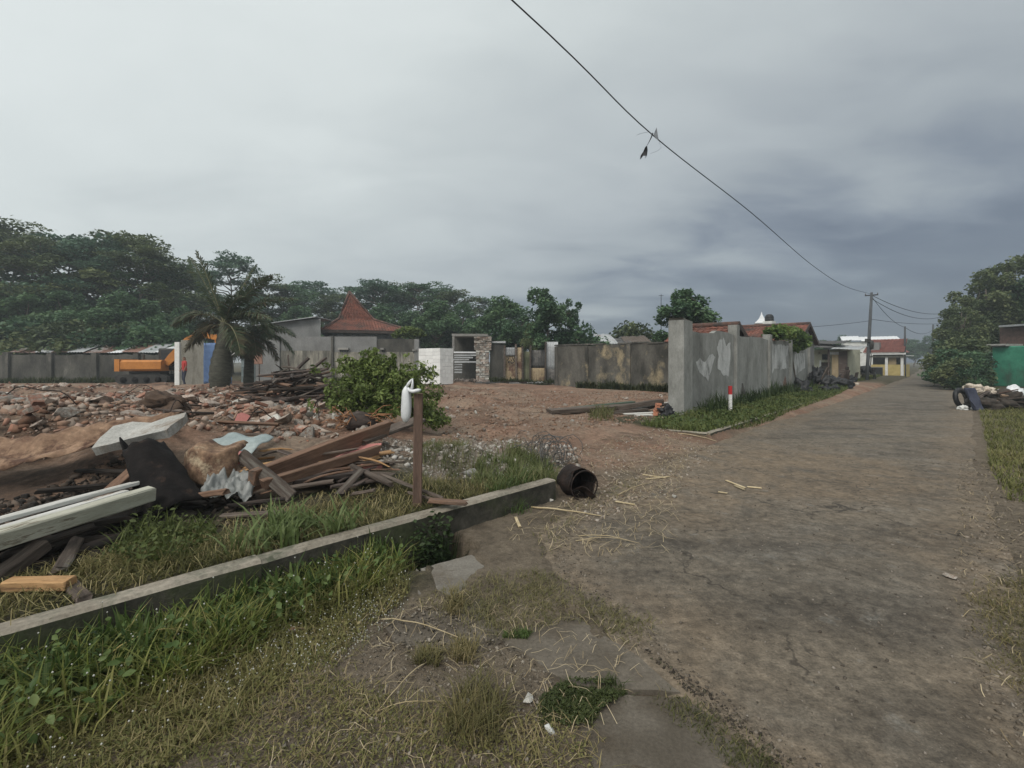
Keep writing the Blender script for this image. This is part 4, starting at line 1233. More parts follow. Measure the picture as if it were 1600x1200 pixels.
def green_house():
    root = thing('green_house', 'small green-walled building with a dark brick back beside the leafy right-hand trees', 'house', P(43, -3.6, 0))
    o = root.location
    def wb(nm, s0, s1, t0, t1, z0, z1, mat, jit=0.0):
        c = P((s0 + s1) / 2, (t0 + t1) / 2, (z0 + z1) / 2) - o
        m = MB(); m.box((0, 0, 0), (s1 - s0, abs(t1 - t0), z1 - z0), jit=jit)
        return m.build(nm, mat, root, loc=c, rot=(0, 0, math.atan2(RY, RX)))
    a, b = W(1551, 606, 31), W(1603, 606, 29.2)
    dd = Vector((b.x - a.x, b.y - a.y, 0)); L = dd.length; ang = math.atan2(dd.y, dd.x)
    m = MB(); m.bbox((L / 2, 1.4, 1.28), (L, 2.8, 2.6), .06); m.build('wall', wall_green, root, loc=(a.x - o.x, a.y - o.y, 0), rot=(0, 0, ang))
    m = MB(); m.box((L / 2 + .6, 1.8, 1.9), (L + 1.2, 3.2, 3.9)); m.build('brick_back', M('dark_brick', (.055, .036, .03), (.12, .075, .06), 6, rnd=.05), root, loc=(a.x - o.x + .75, a.y - o.y + .45, 0), rot=(0, 0, ang))
    m = MB(); m.bbox((0.30, 1.0, 2.66), (1.3, 2.6, .14), .05); m.build('canopy', concrete, root, loc=(a.x - o.x, a.y - o.y, 0), rot=(0, 0, ang))
    m = MB(); m.box((L / 2 + .8, 1.6, 3.92), (L + 1.2, 3.6, .12)); m.build('roof', tin_grey, root, loc=(a.x - o.x + .75, a.y - o.y + .4, 0), rot=(0, 0, ang))
    # white gate posts further down
    for i, (s, t, h) in enumerate(((66, -2.6, 2.3), (72, -2.6, 2.2))):
        root = thing('gate_post', 'pale concrete gate post standing at the right road edge beyond the trees', 'gate post', P(s, t, 0), math.atan2(RY, RX), 'gate posts down the street')
        m = MB(); m.bbox((h / 2, 0, 0), (h, .5, .5), .03, Euler((0, R(-90), 0)).to_matrix(), jit=.01); m.build('post', wall_white, root)
        m = MB(); m.box((0, 0, h + .05), (.6, .6, .1)); m.build('cap', concrete, root)
    root = thing('garden_fence', 'long pale green garden wall running along the right road edge', 'wall', P(73, -2.7, 0))
    o = root.location
    slab_wall('wall_face', root, [tuple(P(72.5, -2.7)[:2]), tuple(P(110, -2.7)[:2])], 0, 1.9, .15, M('pale_green_wall', (.22, .27, .22), (.32, .36, .30), 2))
green_house()

# ================================================================== poles and cables
def upole(name, label, base, top, r0, r1, arms=()):
    root = thing(name, label, 'utility pole', base)
    v = Vector(top) - Vector(base)
    m = MB(); m.tube([(0, 0, -.2), v * .35, v * .7, v], [r0, r0 * .92, (r0 + r1) / 2, r1], 10); m.build('shaft', pole_m, root)
    for (f, l, ang) in arms:
        c = v * f
        d = Vector((math.cos(ang), math.sin(ang), 0)) * l / 2
        m = MB(); m.box(c, (l, .08, .08), (0, 0, ang)); m.build('crossarm', dark_metal, root)
        for q in (-.9, 0, .9):
            m = MB(); m.lathe([(.025, 0), (.05, .03), (.03, .06), (.05, .09), (.02, .12)], 8, c + d * q + Vector((0, 0, .045))); m.build('insulator', wall_grey, root)
    return root, Vector(base) + v
pb = W(1354, 598, 35.4); pb.z = 0.0
pt = W(1362, 457, 35.4)
pole1, top1 = upole('utility_pole', 'tall leaning dark utility pole in front of the mossy-roofed house', pb, pt, .125, .085, ((.97, .8, R(-40)),))
m = MB(); m.lathe([(.04, -.34), (.14, -.28), (.16, 0), (.14, .28), (.04, .34)], 10); m.build('junction_box', dark_metal, pole1, loc=(pt - pb) * .42 + Vector((.12, -.1, 0)))
m = MB(); m.tube([(.2, -.02, 2.9), (.28, -.1, 2.0), (.22, -.1, 1.4), (.16, 0, .8)], .03, 5); m.build('riser_cable', cable_m, pole1)
m = MB(); m.box((-.14, -.08, 0), (.3, .2, .24), jit=.02); m.build('meter_box', dark_metal, pole1, loc=(pt - pb) * .47)
p2b = P(60.2, 2.95, 0); p2t = W(1414, 510, 47.5)
p2b.x, p2b.y = p2t.x, p2t.y
pole2, top2 = upole('utility_pole', 'thin dark pole at the corner of the yellow house', p2b, p2t, .10, .075, ())
p3t = W(1476, 488, 52); p3b = Vector((p3t.x - .1, p3t.y, 0))
pole3, top3 = upole('utility_pole', 'utility pole rising out of the right-hand trees', p3b, p3t, .14, .1, ((.96, .9, R(-35)),))
p4t = W(1458, 507, 78); p4b = Vector((p4t.x, p4t.y, 0))
pole4, top4 = upole('utility_pole', 'distant utility pole with a transformer drum down the street', p4b, p4t, .17, .12, ())
m = MB(); m.lathe([(.1, -.7), (.3, -.65), (.32, .5), (.1, .6)], 10); m.build('transformer', dark_metal, pole4, loc=(p4t - p4b) * .78 + Vector((.0, -.3, 0)))

def cable(a, b, sag, r, label, n=28, ctrl=None):
    a, b = Vector(a), Vector(b)
    pts = []
    for i in range(n + 1):
        u = i / n
        p = a.lerp(b, u); p.z -= sag * 4 * u * (1 - u)
        pts.append(p)
    m = MB(); m.tube([p - a for p in pts], r, 5, cap=False)
    o = m.build('overhead_cable', cable_m, loc=a)
    return tag(o, label, 'cable')
# main drop along the street, sagging between poles
def main_cable():
    key = [Vector((-13.5, -9.5, 7.3)), Vector((-6.5, -1.0, 6.62)), Vector((0.0, 6.0, 6.18)), Vector((2.66, 8.95, 5.88)), Vector((6.6, 13.0, 5.66)), W(1270, 415, 20.1), W(1322, 448, 27.5), top1 - Vector((0, 0, .12))]
    pts = []
    for i in range(len(key) - 1):
        p0 = key[max(i - 1, 0)]; p1 = key[i]; p2 = key[i + 1]; p3 = key[min(i + 2, len(key) - 1)]
        for u in range(8):
            t = u / 8
            pts.append(.5 * ((2 * p1) + (p2 - p0) * t + (2 * p0 - 5 * p1 + 4 * p2 - p3) * t * t + (3 * p1 - p0 - 3 * p2 + p3) * t ** 3))
    pts.append(key[-1])
    m = MB(); m.tube([p - key[0] for p in pts], .0105, 6, cap=False)
    o = m.build('overhead_cable', cable_m, loc=key[0])
    tag(o, 'long black overhead cable sagging above the lot to the leaning pole', 'cable')
    upole('utility_pole', 'concrete utility pole carrying the near end of the long black cable', Vector((-13.5, -9.6, 0)), Vector((-13.5, -9.6, 7.4)), .17, .11, ())
    # torn kite plastic caught on it
    k = W(1019, 208, 8.93)
    root = thing('kite_scrap', 'torn dark plastic kite scrap tangled on the long black cable', 'kite scrap', k)
    def pt(px, py, d=0): return W(px, py, 8.93 + d) - k
    m = MB(); m.tube([pt(1020, 208), pt(1017, 216), pt(1013, 224), pt(1011, 227)], [.012, .01, .005, .004], 5); m.build('knot', black_plastic, root)
    def rag(nm, ps, mat):
        m = MB(); n = len(ps)
        vs = [p for p in ps] + [p + Vector((.004, .012, 0)) for p in ps]
        m.add(vs, [tuple(range(n)), tuple(reversed(range(n, 2 * n)))] + [((i + 1) % n, i, n + i, n + (i + 1) % n) for i in range(n)])
        m.build(nm, mat, root)
    grey_film = M('grey_film', (.16, .17, .185), (.26, .27, .29), 5, rough=.4)
    rag('tail', [pt(1011, 227, .02), pt(1012, 234, .06), pt(1011, 242, .05), pt(1008, 247), pt(1009, 243, -.04), pt(1005, 243), pt(1002, 247, -.03), pt(1000, 249, .02), pt(1001, 243), pt(1005, 237, .03), pt(1008, 230)], black_plastic)
    rag('flap', [pt(1021, 211), pt(1023, 206, .04), pt(1026, 199, .08), pt(1027, 206, .1), pt(1029, 217, .06), pt(1028, 219, .03)], grey_film)
    m = MB(); m.tube([pt(1014, 206), pt(1006, 207.5), pt(1000, 209), pt(995, 211)], .003, 4); m.build('string', cable_m, root)
    m = MB(); m.tube([pt(1029, 217), pt(1031, 225), pt(1033, 231), pt(1027, 236), pt(1016, 240)], .0022, 4); m.build('string', cable_m, root)
main_cable()
cable(top1 - Vector((0, 0, .2)), top3 - Vector((0, 0, .1)), .55, .022, 'upper street cable from the leaning pole to the pole in the trees')
cable(top1 - Vector((0, 0, .45)), top3 - Vector((0, 0, .35)), .85, .022, 'lower slack street cable from the leaning pole to the pole in the trees')
cable(top3 - Vector((0, 0, .2)), top4 - Vector((0, 0, .2)), .5, .025, 'street cable between the two poles at the right road edge')
cable(top2 - Vector((0, 0, .1)), top4 - Vector((0, 0, .8)), .7, .022, 'thin cable crossing the street from the thin pole')
cable(W(1140, 512, 46), top1 - Vector((0, 0, 2.1)), .3, .016, 'thin service cable rising over the tile roof to the leaning pole')
cable(top1 - Vector((0, 0, 2.0)), top3 - Vector((0, 0, 1.2)), .2, .018, 'third, lowest street cable from the leaning pole')
cable(top1 - Vector((0, 0, .3)), top2 - Vector((0, 0, .1)), .4, .018, 'cable from the leaning pole to the thin pole')
# ================================================================== trees
leaf_far = leaf_mat('tree_leaves', [(0.028, 0.060, 0.032), (0.060, 0.116, 0.056), (0.102, 0.172, 0.081), (0.154, 0.224, 0.105)])
leaf_olive = leaf_mat('olive_leaves', [(0.033, 0.051, 0.024), (0.072, 0.099, 0.042), (0.123, 0.150, 0.063), (0.188, 0.203, 0.090)])
leaf_blue = leaf_mat('bluish_leaves', [(0.032, 0.068, 0.047), (0.065, 0.122, 0.079), (0.104, 0.176, 0.112), (0.153, 0.230, 0.144)])
leaf_bush = leaf_mat('bush_leaves', [(0.050, 0.076, 0.019), (0.115, 0.152, 0.041), (0.177, 0.233, 0.067), (0.279, 0.319, 0.109)], .35)
leaf_bright = leaf_mat('bright_leaves', [(.05, .085, .022), (.10, .16, .04), (.17, .23, .06), (.26, .28, .085)], .35)
palm_leaf = leaf_mat('palm_leaves', [(0.094, 0.077, 0.043), (0.045, 0.060, 0.030), (0.069, 0.094, 0.048), (0.110, 0.135, 0.075)], .25)

def leaves(centers, size, rng, up=0.4, aspect=2.0, droop=0.0, shape=6):
    """leaf-shaped faces (bent along the midrib) at the given points"""
    n = len(centers)
    nrm = rng.normal(size=(n, 3)); nrm /= np.linalg.norm(nrm, axis=1, keepdims=True)
    nrm[:, 2] = np.abs(nrm[:, 2]) + up; nrm /= np.linalg.norm(nrm, axis=1, keepdims=True)
    d = rng.normal(size=(n, 3)); d[:, 2] -= droop
    d -= (d * nrm).sum(1, keepdims=True) * nrm; d /= np.linalg.norm(d, axis=1, keepdims=True) + 1e-9
    e = np.cross(nrm, d)
    s = size * rng.uniform(.6, 1.4, (n, 1))
    w = s / aspect
    if shape == 4:
        v = np.stack([centers - d * s * .5, centers + e * w * .5, centers + d * s * .5, centers - e * w * .5], 1)
        f = np.arange(n * 4); sz = np.full(n, 4)
        return v.reshape(-1, 3), f, sz, 4
    # 6-point leaf folded on the midrib: base, left, tip, right with mid
    up_ = nrm * (w * .18)
    v = np.stack([centers - d * s * .5, centers - d * s * .1 + e * w * .5 + up_, centers + d * s * .25 + e * w * .36 + up_, centers + d * s * .5,
                  centers + d * s * .25 - e * w * .36 + up_, centers - d * s * .1 - e * w * .5 + up_], 1)
    base = np.arange(n)[:, None] * 6
    f = np.concatenate([base + np.array([[0, 3, 2, 1]]), base + np.array([[0, 5, 4, 3]])], 1).ravel()
    return v.reshape(-1, 3), f, np.full(n * 2, 4), 6

def crown_mesh(name, clumps, n_leaf, size, mat, rng, up=.5, aspect=1.8, shape=4, hollow=.35, vshade=None, droop=0.0):
    """clumps: list of (center, (rx,ry,rz), weight)"""
    wts = np.array([c[2] for c in clumps], float); wts /= wts.sum()
    cnt = rng.multinomial(n_leaf, wts)
    pts, val = [], []
    for (c, rad, w_), k in zip(clumps, cnt):
        if k == 0: continue
        d = rng.normal(size=(k, 3)); d /= np.linalg.norm(d, axis=1, keepdims=True)
        r = rng.uniform(hollow, 1.0, (k, 1)) ** .6
        # lumpy outline
        lump = 1 + .28 * np.sin(d[:, :1] * 5 + c[0] * 3) * np.cos(d[:, 1:2] * 4 + c[1] * 2)
        p = d * r * lump * np.array(rad)
        pts.append(p + np.array(c))
        tone = rng.uniform(.18, .72)
        val.append(np.clip(tone + rng.normal(0, .14, k), 0, 1))
    pts = np.concatenate(pts); val = np.concatenate(val)
    v, f, sz, per = leaves(pts, size, rng, up, aspect, droop, shape)
    return arr_mesh(name, v, f, sz, [mat], {'v': np.repeat(val, per)})

def limb_pts(a, b, rng, n=5, bend=.08):
    a, b = np.array(a, float), np.array(b, float)
    L = np.linalg.norm(b - a)
    return [tuple(a + (b - a) * i / n + (rng.normal(size=3) * bend * L * math.sin(math.pi * i / n))) for i in range(n + 1)]

TREE_PROTO = {}
def tree_proto(kind):
    if kind in TREE_PROTO: return TREE_PROTO[kind]
    rng = np.random.default_rng(100 + len(TREE_PROTO) * 7)
    trunk = MB(); clumps = []
    if kind.startswith('layer'):      # unit: 12 m tall, flat storeyed crown
        H = 12.0; th = rng.uniform(2.2, 3.0)
        trunk.tube(limb_pts((0, 0, -.3), (rng.normal() * .3, rng.normal() * .3, H * .86), rng, 7, .02), [.26, .22, .19, .16, .13, .1, .07, .04], 7)
        nl = 15
        for i in range(nl):
            z = th + (H - th) * (i + .5) / nl
            fr = (z - th) / (H - th)
            reach = (2.5 + 2.2 * math.sin(fr * 2.6 + .3)) * rng.uniform(.75, 1.15) * (1 - .5 * fr ** 3)
            for q in range(3):
                an = rng.uniform(0, 6.28)
                e = (math.cos(an) * reach, math.sin(an) * reach, z + reach * .22)
                trunk.tube(limb_pts((0, 0, z - .5), e, rng, 4, .05), [.08, .06, .045, .03, .015], 5)
                for u, rr in ((1.0, 1.0), (.62, .8)):
                    c = (e[0] * u + rng.normal() * .25, e[1] * u + rng.normal() * .25, z + reach * .22 * u + .15 + rng.normal() * .1)
                    clumps.append((c, (1.25 * rr * rng.uniform(.8, 1.2), 1.25 * rr * rng.uniform(.8, 1.2), .34 * rng.uniform(.8, 1.3)), rr))
        cm = crown_mesh('crown', clumps, 11000, .30, {'A': leaf_blue, 'B': leaf_far, 'C': leaf_olive}[kind[-1]], rng, up=.9, aspect=1.7)
    elif kind.startswith('round'):    # unit: 8 m tall, irregular rounded crown
        H = 8.0
        trunk.tube(limb_pts((0, 0, -.3), (rng.normal() * .3, rng.normal() * .3, H * .75), rng, 6, .03), [.22, .19, .16, .13, .1, .07, .04], 7)
        for i in range(26):
            d = rng.normal(size=3); d /= np.linalg.norm(d)
            r = rng.uniform(.45, 1.0)
            c = (d[0] * 2.3 * r, d[1] * 2.3 * r, H * .60 + d[2] * 2.5 * r)
            trunk.tube(limb_pts((0, 0, min(c[2] * .7, H * .6)), c, rng, 4, .06), [.08, .06, .04, .03, .012], 5)
            rr = rng.uniform(.5, 1.05) * (.82 if kind[-1] == 'B' else 1)
            clumps.append((c, (rr, rr, rr * .75), rr * rr))
        cm = crown_mesh('crown', clumps, 8500 if kind[-1] == 'B' else 10000, .26 if kind[-1] != 'B' else .22, leaf_far if kind[-1] != 'B' else leaf_olive, rng, up=.5, aspect=1.7)
    elif kind.startswith('slim'):     # unit: 6 m, slender with tiered bunches
        H = 6.0
        trunk.tube(limb_pts((0, 0, -.3), (.2, .1, H * .86), rng, 6, .03), [.12, .11, .09, .08, .06, .04, .02], 7)
        for i in range(20):
            z = rng.uniform(1.9, H * .96)
            an = rng.uniform(0, 6.28); reach = rng.uniform(.3, 1.35) * (1.1 - .35 * z / H)
            c = (math.cos(an) * reach, math.sin(an) * reach, z + reach * .4)
            trunk.tube(limb_pts((0.1, 0.05, z - .2), c, rng, 3, .05), [.045, .035, .02, .01], 5)
            rr = rng.uniform(.32, .62)
            clumps.append((c, (rr, rr, rr * .9), rr * rr))
        cm = crown_mesh('crown', clumps, 5200, .20, leaf_far, rng, up=.4, aspect=1.7)
    else:                             # shrub, 2 m
        H = 2.0
        for q in range(4):
            e = rng.normal(size=3) * .5; trunk.tube(limb_pts((0, 0, -.1), (e[0], e[1], 1.2), rng, 4, .05), [.05, .04, .03, .02, .01], 5)
        for i in range(20):
            d = rng.normal(size=3); d /= np.linalg.norm(d)
            clumps.append(((d[0] * .9, d[1] * .9, .95 + d[2] * .75), (.5, .5, .42), 1))
        cm = crown_mesh('crown', clumps, 5200, .15, leaf_olive if kind[-1] == 'B' else leaf_far, rng, up=.4, aspect=1.7)
    tm = trunk.mesh('trunk', trunk_m)
    TREE_PROTO[kind] = (tm, cm, H)
    return TREE_PROTO[kind]

def tree(name, label, kind, loc, height, wide=1.0, rot=None, group=None, cat='tree'):
    tm, cm, H = tree_proto(kind)
    k = height / H
    root = thing(name, label, cat, loc, random.uniform(0, 6.28) if rot is None else rot, group)
    root.scale = (k * wide, k * wide, k)
    link('trunk', tm, root); link('crown', cm, root)
    return root
def tree_px(name, label, kind, px, ytop, Y, wide=1.0, group=None, cat='tree', rot=None):
    p = W(px, 565, Y); h = W(px, ytop, Y).z
    return tree(name, label, kind, (p.x, p.y, gzf(p.x, p.y) if Y < 45 else 0.1), h, wide, rot, group, cat)

random.seed(11)
# storeyed trees behind the shed on the left
lab = 'tall dark storeyed tree in the dense wood behind the patched shed roofs'
for px, yt, Y, w in ((-190, 345, 44, 1.1), (-110, 350, 47, 1.1), (-45, 352, 43, 1.05), (15, 362, 46, 1.1), (62, 385, 42, .95), (105, 378, 47, 1.1), (150, 384, 44, 1.0), (190, 378, 48, 1.1),
                     (222, 388, 44, .95), (250, 410, 47, 1.0), (278, 432, 50, 1.0)):
    tree_px('wood_tree', lab, 'layer' + 'ABC'[random.randrange(3)], px, yt, Y, w, 'trees of the dense wood on the left')
for px, yt, Y, w in ((-120, 430, 39, 1.2), (-30, 440, 38.5, 1.2), (45, 452, 38, 1.2), (105, 448, 39, 1.2), (165, 455, 38, 1.15), (225, 462, 39, 1.1), (268, 478, 41, 1.0)):
    tree_px('wood_tree', 'lower rounded green tree at the foot of the wood behind the patched shed', 'round' + 'AC'[random.randrange(2)], px, yt, Y, w, 'lower trees at the foot of the wood')
for px, yt, Y in ((-40, 505, 36.5), (10, 510, 36.5), (50, 505, 36.3), (90, 512, 36.5), (128, 508, 36.4), (160, 514, 36.3), (195, 512, 36.5), (228, 511, 36.3), (258, 512, 36.6)):
    tree_px('shrub', 'dense green shrub between the shed roof and the wood', 'shrub' + 'AB'[random.randrange(2)], px, yt, Y, 1.15, 'shrubs behind the shed', 'shrub')
# open storeyed trees behind the palm
tree_px('storeyed_tree', 'airy storeyed tree with open tiers rising behind the drooping palm', 'layerA', 362, 408, 55, .9)
tree_px('storeyed_tree', 'thin storeyed tree in the gap between the wood and the palm', 'layerB', 308, 432, 56, .62)
tree_px('storeyed_tree', 'storeyed tree directly above the grey gable house', 'layerC', 418, 440, 58, .8)
# band behind the joglo roof
for i, (px, yt, Y, w) in enumerate(((452, 452, 60, 1.1), (486, 446, 64, 1.1), (520, 468, 60, 1.0), (560, 452, 66, 1.1), (592, 446, 62, 1.1), (625, 452, 66, 1.1), (655, 448, 62, 1.1), (685, 455, 66, 1.1), (712, 462, 60, 1.0), (742, 470, 64, 1.0), (790, 480, 66, 1.0))):
    tree_px('background_tree', 'dark green tree in the continuous belt behind the red joglo roof', 'layer' + 'BAC'[i % 3], px, yt, Y, w, 'tree belt behind the tiled roof')
for i, (px, yt, Y, w) in enumerate(((470, 470, 52, 1.1), (612, 474, 50, 1.1), (640, 478, 50, 1.1))):
    tree_px('background_tree', 'rounded green tree in front of the dark belt beside the tiled roof', 'round' + 'AC'[i % 2], px, yt, Y, w, 'rounded trees by the tiled roof')
tree_px('garden_tree', 'broad round green tree right of the tiled roof above the block stack', 'roundA', 682, 462, 44, 1.05)
tree_px('garden_tree', 'round green tree between the block stack and the ruined hut', 'roundC', 722, 470, 46, 1.0)
tree_px('garden_tree', 'dense blackish-green tree right behind the ruined hut', 'roundA', 782, 456, 38, 1.05)
tree_px('garden_tree', 'dark lower tree crowding the ruined hut from behind', 'roundC', 808, 480, 36, .95)
tree_px('slender_tree', 'slender bright-green tree growing beside the tin screen', 'slimA', 858, 452, 30.5, 1.05, rot=1.0)
tree_px('slender_tree', 'thin straggly tree just right of the slender one', 'slimB', 889, 474, 31.5, .75, rot=2.2)
tree_px('garden_tree', 'bushy tree leaning over the tin screen', 'roundB', 838, 488, 31.8, .75)
tree_px('shrub', 'low bush above the junction of tin screen and blackened wall', 'shrubA', 905, 512, 31.0, .9, cat='shrub')
tree_px('shrub', 'pale bush over the blackened wall near the short aerial', 'shrubB', 990, 512, 36, .9, cat='shrub')
# behind the street wall
tree_px('garden_tree', 'irregular tree with open top behind the end pillar of the plastered wall', 'slimA', 1086, 452, 24.5, 1.25, rot=.3)
tree_px('garden_tree', 'lower bushy crown beside the end pillar, behind the blackened wall', 'slimB', 1058, 478, 24.5, 1.2, rot=2.0)
# far end of the street
for i, (s, t, h, k) in enumerate(((125, 5, 6.5, 'roundA'), (140, 3.4, 7, 'roundC'), (118, -4.5, 6, 'roundA'), (150, -1.5, 8, 'roundC'), (160, 1.5, 8, 'roundA'), (170, 6, 9, 'roundC'), (105, -5, 5.5, 'roundB'), (112, 8, 6, 'roundA'), (175, -4, 9, 'roundA'))):
    tree('street_tree', 'small distant dark tree closing the view at the end of the street', k, P(s, t, 0), h, 1.0, None, 'trees at the far end of the street')
for i, (px, yt, Y, w) in enumerate(((1285, 528, 75, 1.0), (1330, 526, 80, 1.0), (1318, 522, 66, .9), (1105, 520, 70, 1.2), (1010, 524, 75, 1.2), (955, 522, 70, 1.2), (900, 512, 66, 1.2))):
    tree_px('background_tree', 'far grey-green tree just showing over the low roofs', 'round' + 'ABC'[i % 3], px, yt, Y, w, 'far trees over the roofs')
# right-hand trees
rt = [(1506, 452, 34.5, 'roundB', .75), (1532, 405, 37, 'roundB', .85), (1565, 368, 37.5, 'roundB', .85), (1612, 372, 37, 'roundB', .9), (1495, 495, 40, 'roundA', .8), (1542, 440, 36.5, 'roundB', .8), (1590, 420, 37, 'roundB', .8), (1660, 380, 35, 'roundC', .9)]
for i, (px, yt, Y, k, w) in enumerate(rt):
    tree_px('roadside_tree', 'olive-green leafy tree in the tall mass above the green-walled building', k, px, yt, Y, w, 'tall trees at the right road edge')
for i, (px, yt, Y) in enumerate(((1490, 545, 29), (1508, 530, 30), (1518, 556, 31), (1500, 562, 26.5), (1512, 574, 26), (1478, 552, 34), (1522, 545, 33))):
    tree_px('shrub', 'thick dark green shrub at the right road edge before the green-walled building', 'shrub' + 'AB'[i % 2], px, yt, Y, 1.05, 'roadside shrubs on the right', 'shrub')
for i, (s, t, h) in enumerate(((58, -3.4, 3.6), (64, -3.6, 4.2), (76, -4.0, 4.5), (84, -4.2, 5), (95, -4.5, 5))):
    tree('roadside_tree', 'bushy green tree hanging over the pale gate posts', 'round' + 'AB'[i % 2], P(s, t, 0), h, .9, None, 'bushy trees by the gate posts')

# vine with yellow-green leaves over the far corner of the street wall
def vine():
    s0 = RS(1236, 4.72)
    o = P(s0, 4.72, 0)
    root = thing('vine', 'yellow-green creeper hanging over the far corner of the plastered wall', 'vine', o)
    rng = np.random.default_rng(5)
    cl = []
    for px, py, r in ((1214, 521, .5), (1222, 518, .55), (1230, 522, .55), (1238, 520, .5), (1246, 526, .6), (1252, 532, .5), (1256, 538, .45), (1250, 541, .4), (1244, 545, .3), (1258, 530, .4)):
        s = RS(px, 4.6); p = P(s, 4.66); z = CAMZ - (py - HOR) / F * p.y
        cl.append((tuple(Vector((p.x, p.y, z)) - o), (r, r * .6, r * .6), r))
    m = crown_mesh('foliage', cl, 2600, .17, leaf_bright, rng, up=.3, aspect=1.3, shape=6, hollow=.1)
    link('foliage', m, root)
    t = MB(); t.tube([(0.5, .3, .0), (.3, .3, 1.4), (.0, .1, 2.5), tuple(cl[3][0])], [.04, .035, .03, .02], 5); t.build('stem', trunk_m, root)
vine()

# green creeper hanging from the end of the tiled house wall
def creeper():
    o = W(640, 604, 34.5)
    root = thing('creeper', 'bright green creeper on the wall corner under the tiled eaves', 'vine', (o.x, o.y, 0.2))
    rng = np.random.default_rng(6)
    cl = []
    for px, py, r in ((628, 518, .5), (640, 516, .6), (650, 519, .6), (645, 523, .6), (634, 523, .5), (656, 523, .4), (618, 524, .35)):
        p = W(px, py, 34.2); cl.append((tuple(p - Vector(root.location)), (r, .35, r * .5), r))
    link('foliage', crown_mesh('foliage', cl, 1800, .2, leaf_bush, rng, up=.4, shape=4), root)
    t = MB(); t.tube([(0, 0, 0), (.1, -.1, 1.5), (0, 0, 3), tuple(cl[1][0])], .04, 5); t.build('stem', trunk_m, root)
creeper()

# banana-like plant beside the pillar
def banana():
    p = W(1040, 600, 25.0)
    root = thing('banana_plant', 'big-leaved banana plant over the blackened wall by the end pillar', 'plant', (p.x, p.y, .2))
    m = MB(); m.tube([(0, 0, 0), (.02, 0, .9), (0, .05, 2.0)], [.12, .1, .07], 8); m.build('stem', palm_trunk_m, root)
    rng = np.random.default_rng(9)
    for k in range(8):
        an = k * .85 + rng.uniform(-.2, .2); L = rng.uniform(1.1, 1.6); up = rng.uniform(.5, 1.1)
        vs, fs, val = [], [], []
        n = 8
        for i in range(n + 1):
            u = i / n
            r = L * u * .85; z = 2.0 + up * u * 1.3 - 1.25 * u * u * L * .7
            w = .2 * math.sin(math.pi * min(1, u * .92 + .06)) + .01
            c = Vector((math.cos(an) * r, math.sin(an) * r, z)); sd = Vector((-math.sin(an), math.cos(an), 0))
            vs += [c + sd * w - Vector((0, 0, .06 * w / .2)), c, c - sd * w - Vector((0, 0, .06 * w / .2))]
        for i in range(n):
            b = i * 3; fs += [b, b + 1, b + 4, b + 3, b + 1, b + 2, b + 5, b + 4]
        me = arr_mesh('leaf', np.array([tuple(v) for v in vs]), fs, np.full(2 * n, 4), [leaf_blue], {'v': np.full(len(vs), rng.uniform(.4, .95))}, True)
        link('leaf', me, root)
banana()

# ================================================================== bottle palm, half toppled
def frond(root, base, direc, L, droop, rng, dead=0.0, n=26, lw=.065, ll=.78):
    direc = Vector(direc).normalized()
    pts = []
    p = Vector(base); d = Vector(direc)
    for i in range(n + 1):
        pts.append(p.copy())
        d = (d + Vector((0, 0, -droop / n))).normalized()
        p = p + d * (L / n)
    vs, fs, sz, val = [], [], [], []
    def quad(a, b, c, d_, v):
        k = len(vs); vs.extend([a, b, c, d_]); fs.extend([k, k + 1, k + 2, k + 3]); sz.append(4); val.extend([v] * 4)
    for i in range(3, n + 1):
        u = i / n
        t = (pts[i] - pts[i - 1]).normalized()
        side = t.cross(Vector((0, 0, 1)))
        if side.length < .1: side = Vector((1, 0, 0))
        side.normalize(); upv = side.cross(t)
        l = ll * (math.sin(math.pi * (u * .86 + .12)) ** .6) * rng.uniform(.8, 1.15)
        for sgn in (-1, 1):
            for rep in range(3):
                q = pts[i] - t * (L / n) * rep * .34
                dd = (side * sgn * rng.uniform(.7, 1) + t * rng.uniform(.5, .9) + upv * rng.uniform(-.15, .35)).normalized()
                w = t * lw * .5
                mid = q + dd * l * .55; tip = q + dd * l + Vector((0, 0, -l * rng.uniform(.15, .45)))
                v = np.clip((0.0 if rng.random() < dead else .62) + rng.normal(0, .12), 0, 1)
                quad(q - w * .6, q + w * .6, mid + w, mid - w, v)
                k = len(vs); vs.extend([mid - w, mid + w, tip]); fs.extend([k, k + 1, k + 2]); sz.append(3); val.extend([v] * 3)
    me = arr_mesh('leaflets', np.array([tuple(v) for v in vs]), fs, sz, [palm_leaf], {'v': val})
    m = MB(); m.tube(pts, [.035 * (1 - .8 * i / n) + .004 for i in range(n + 1)], 5)
    f = m.build('frond', M('palm_rib', (.11, .11, .06), (.2, .19, .11), 5, rnd=.1), root)
    link('leaflets', me, f)
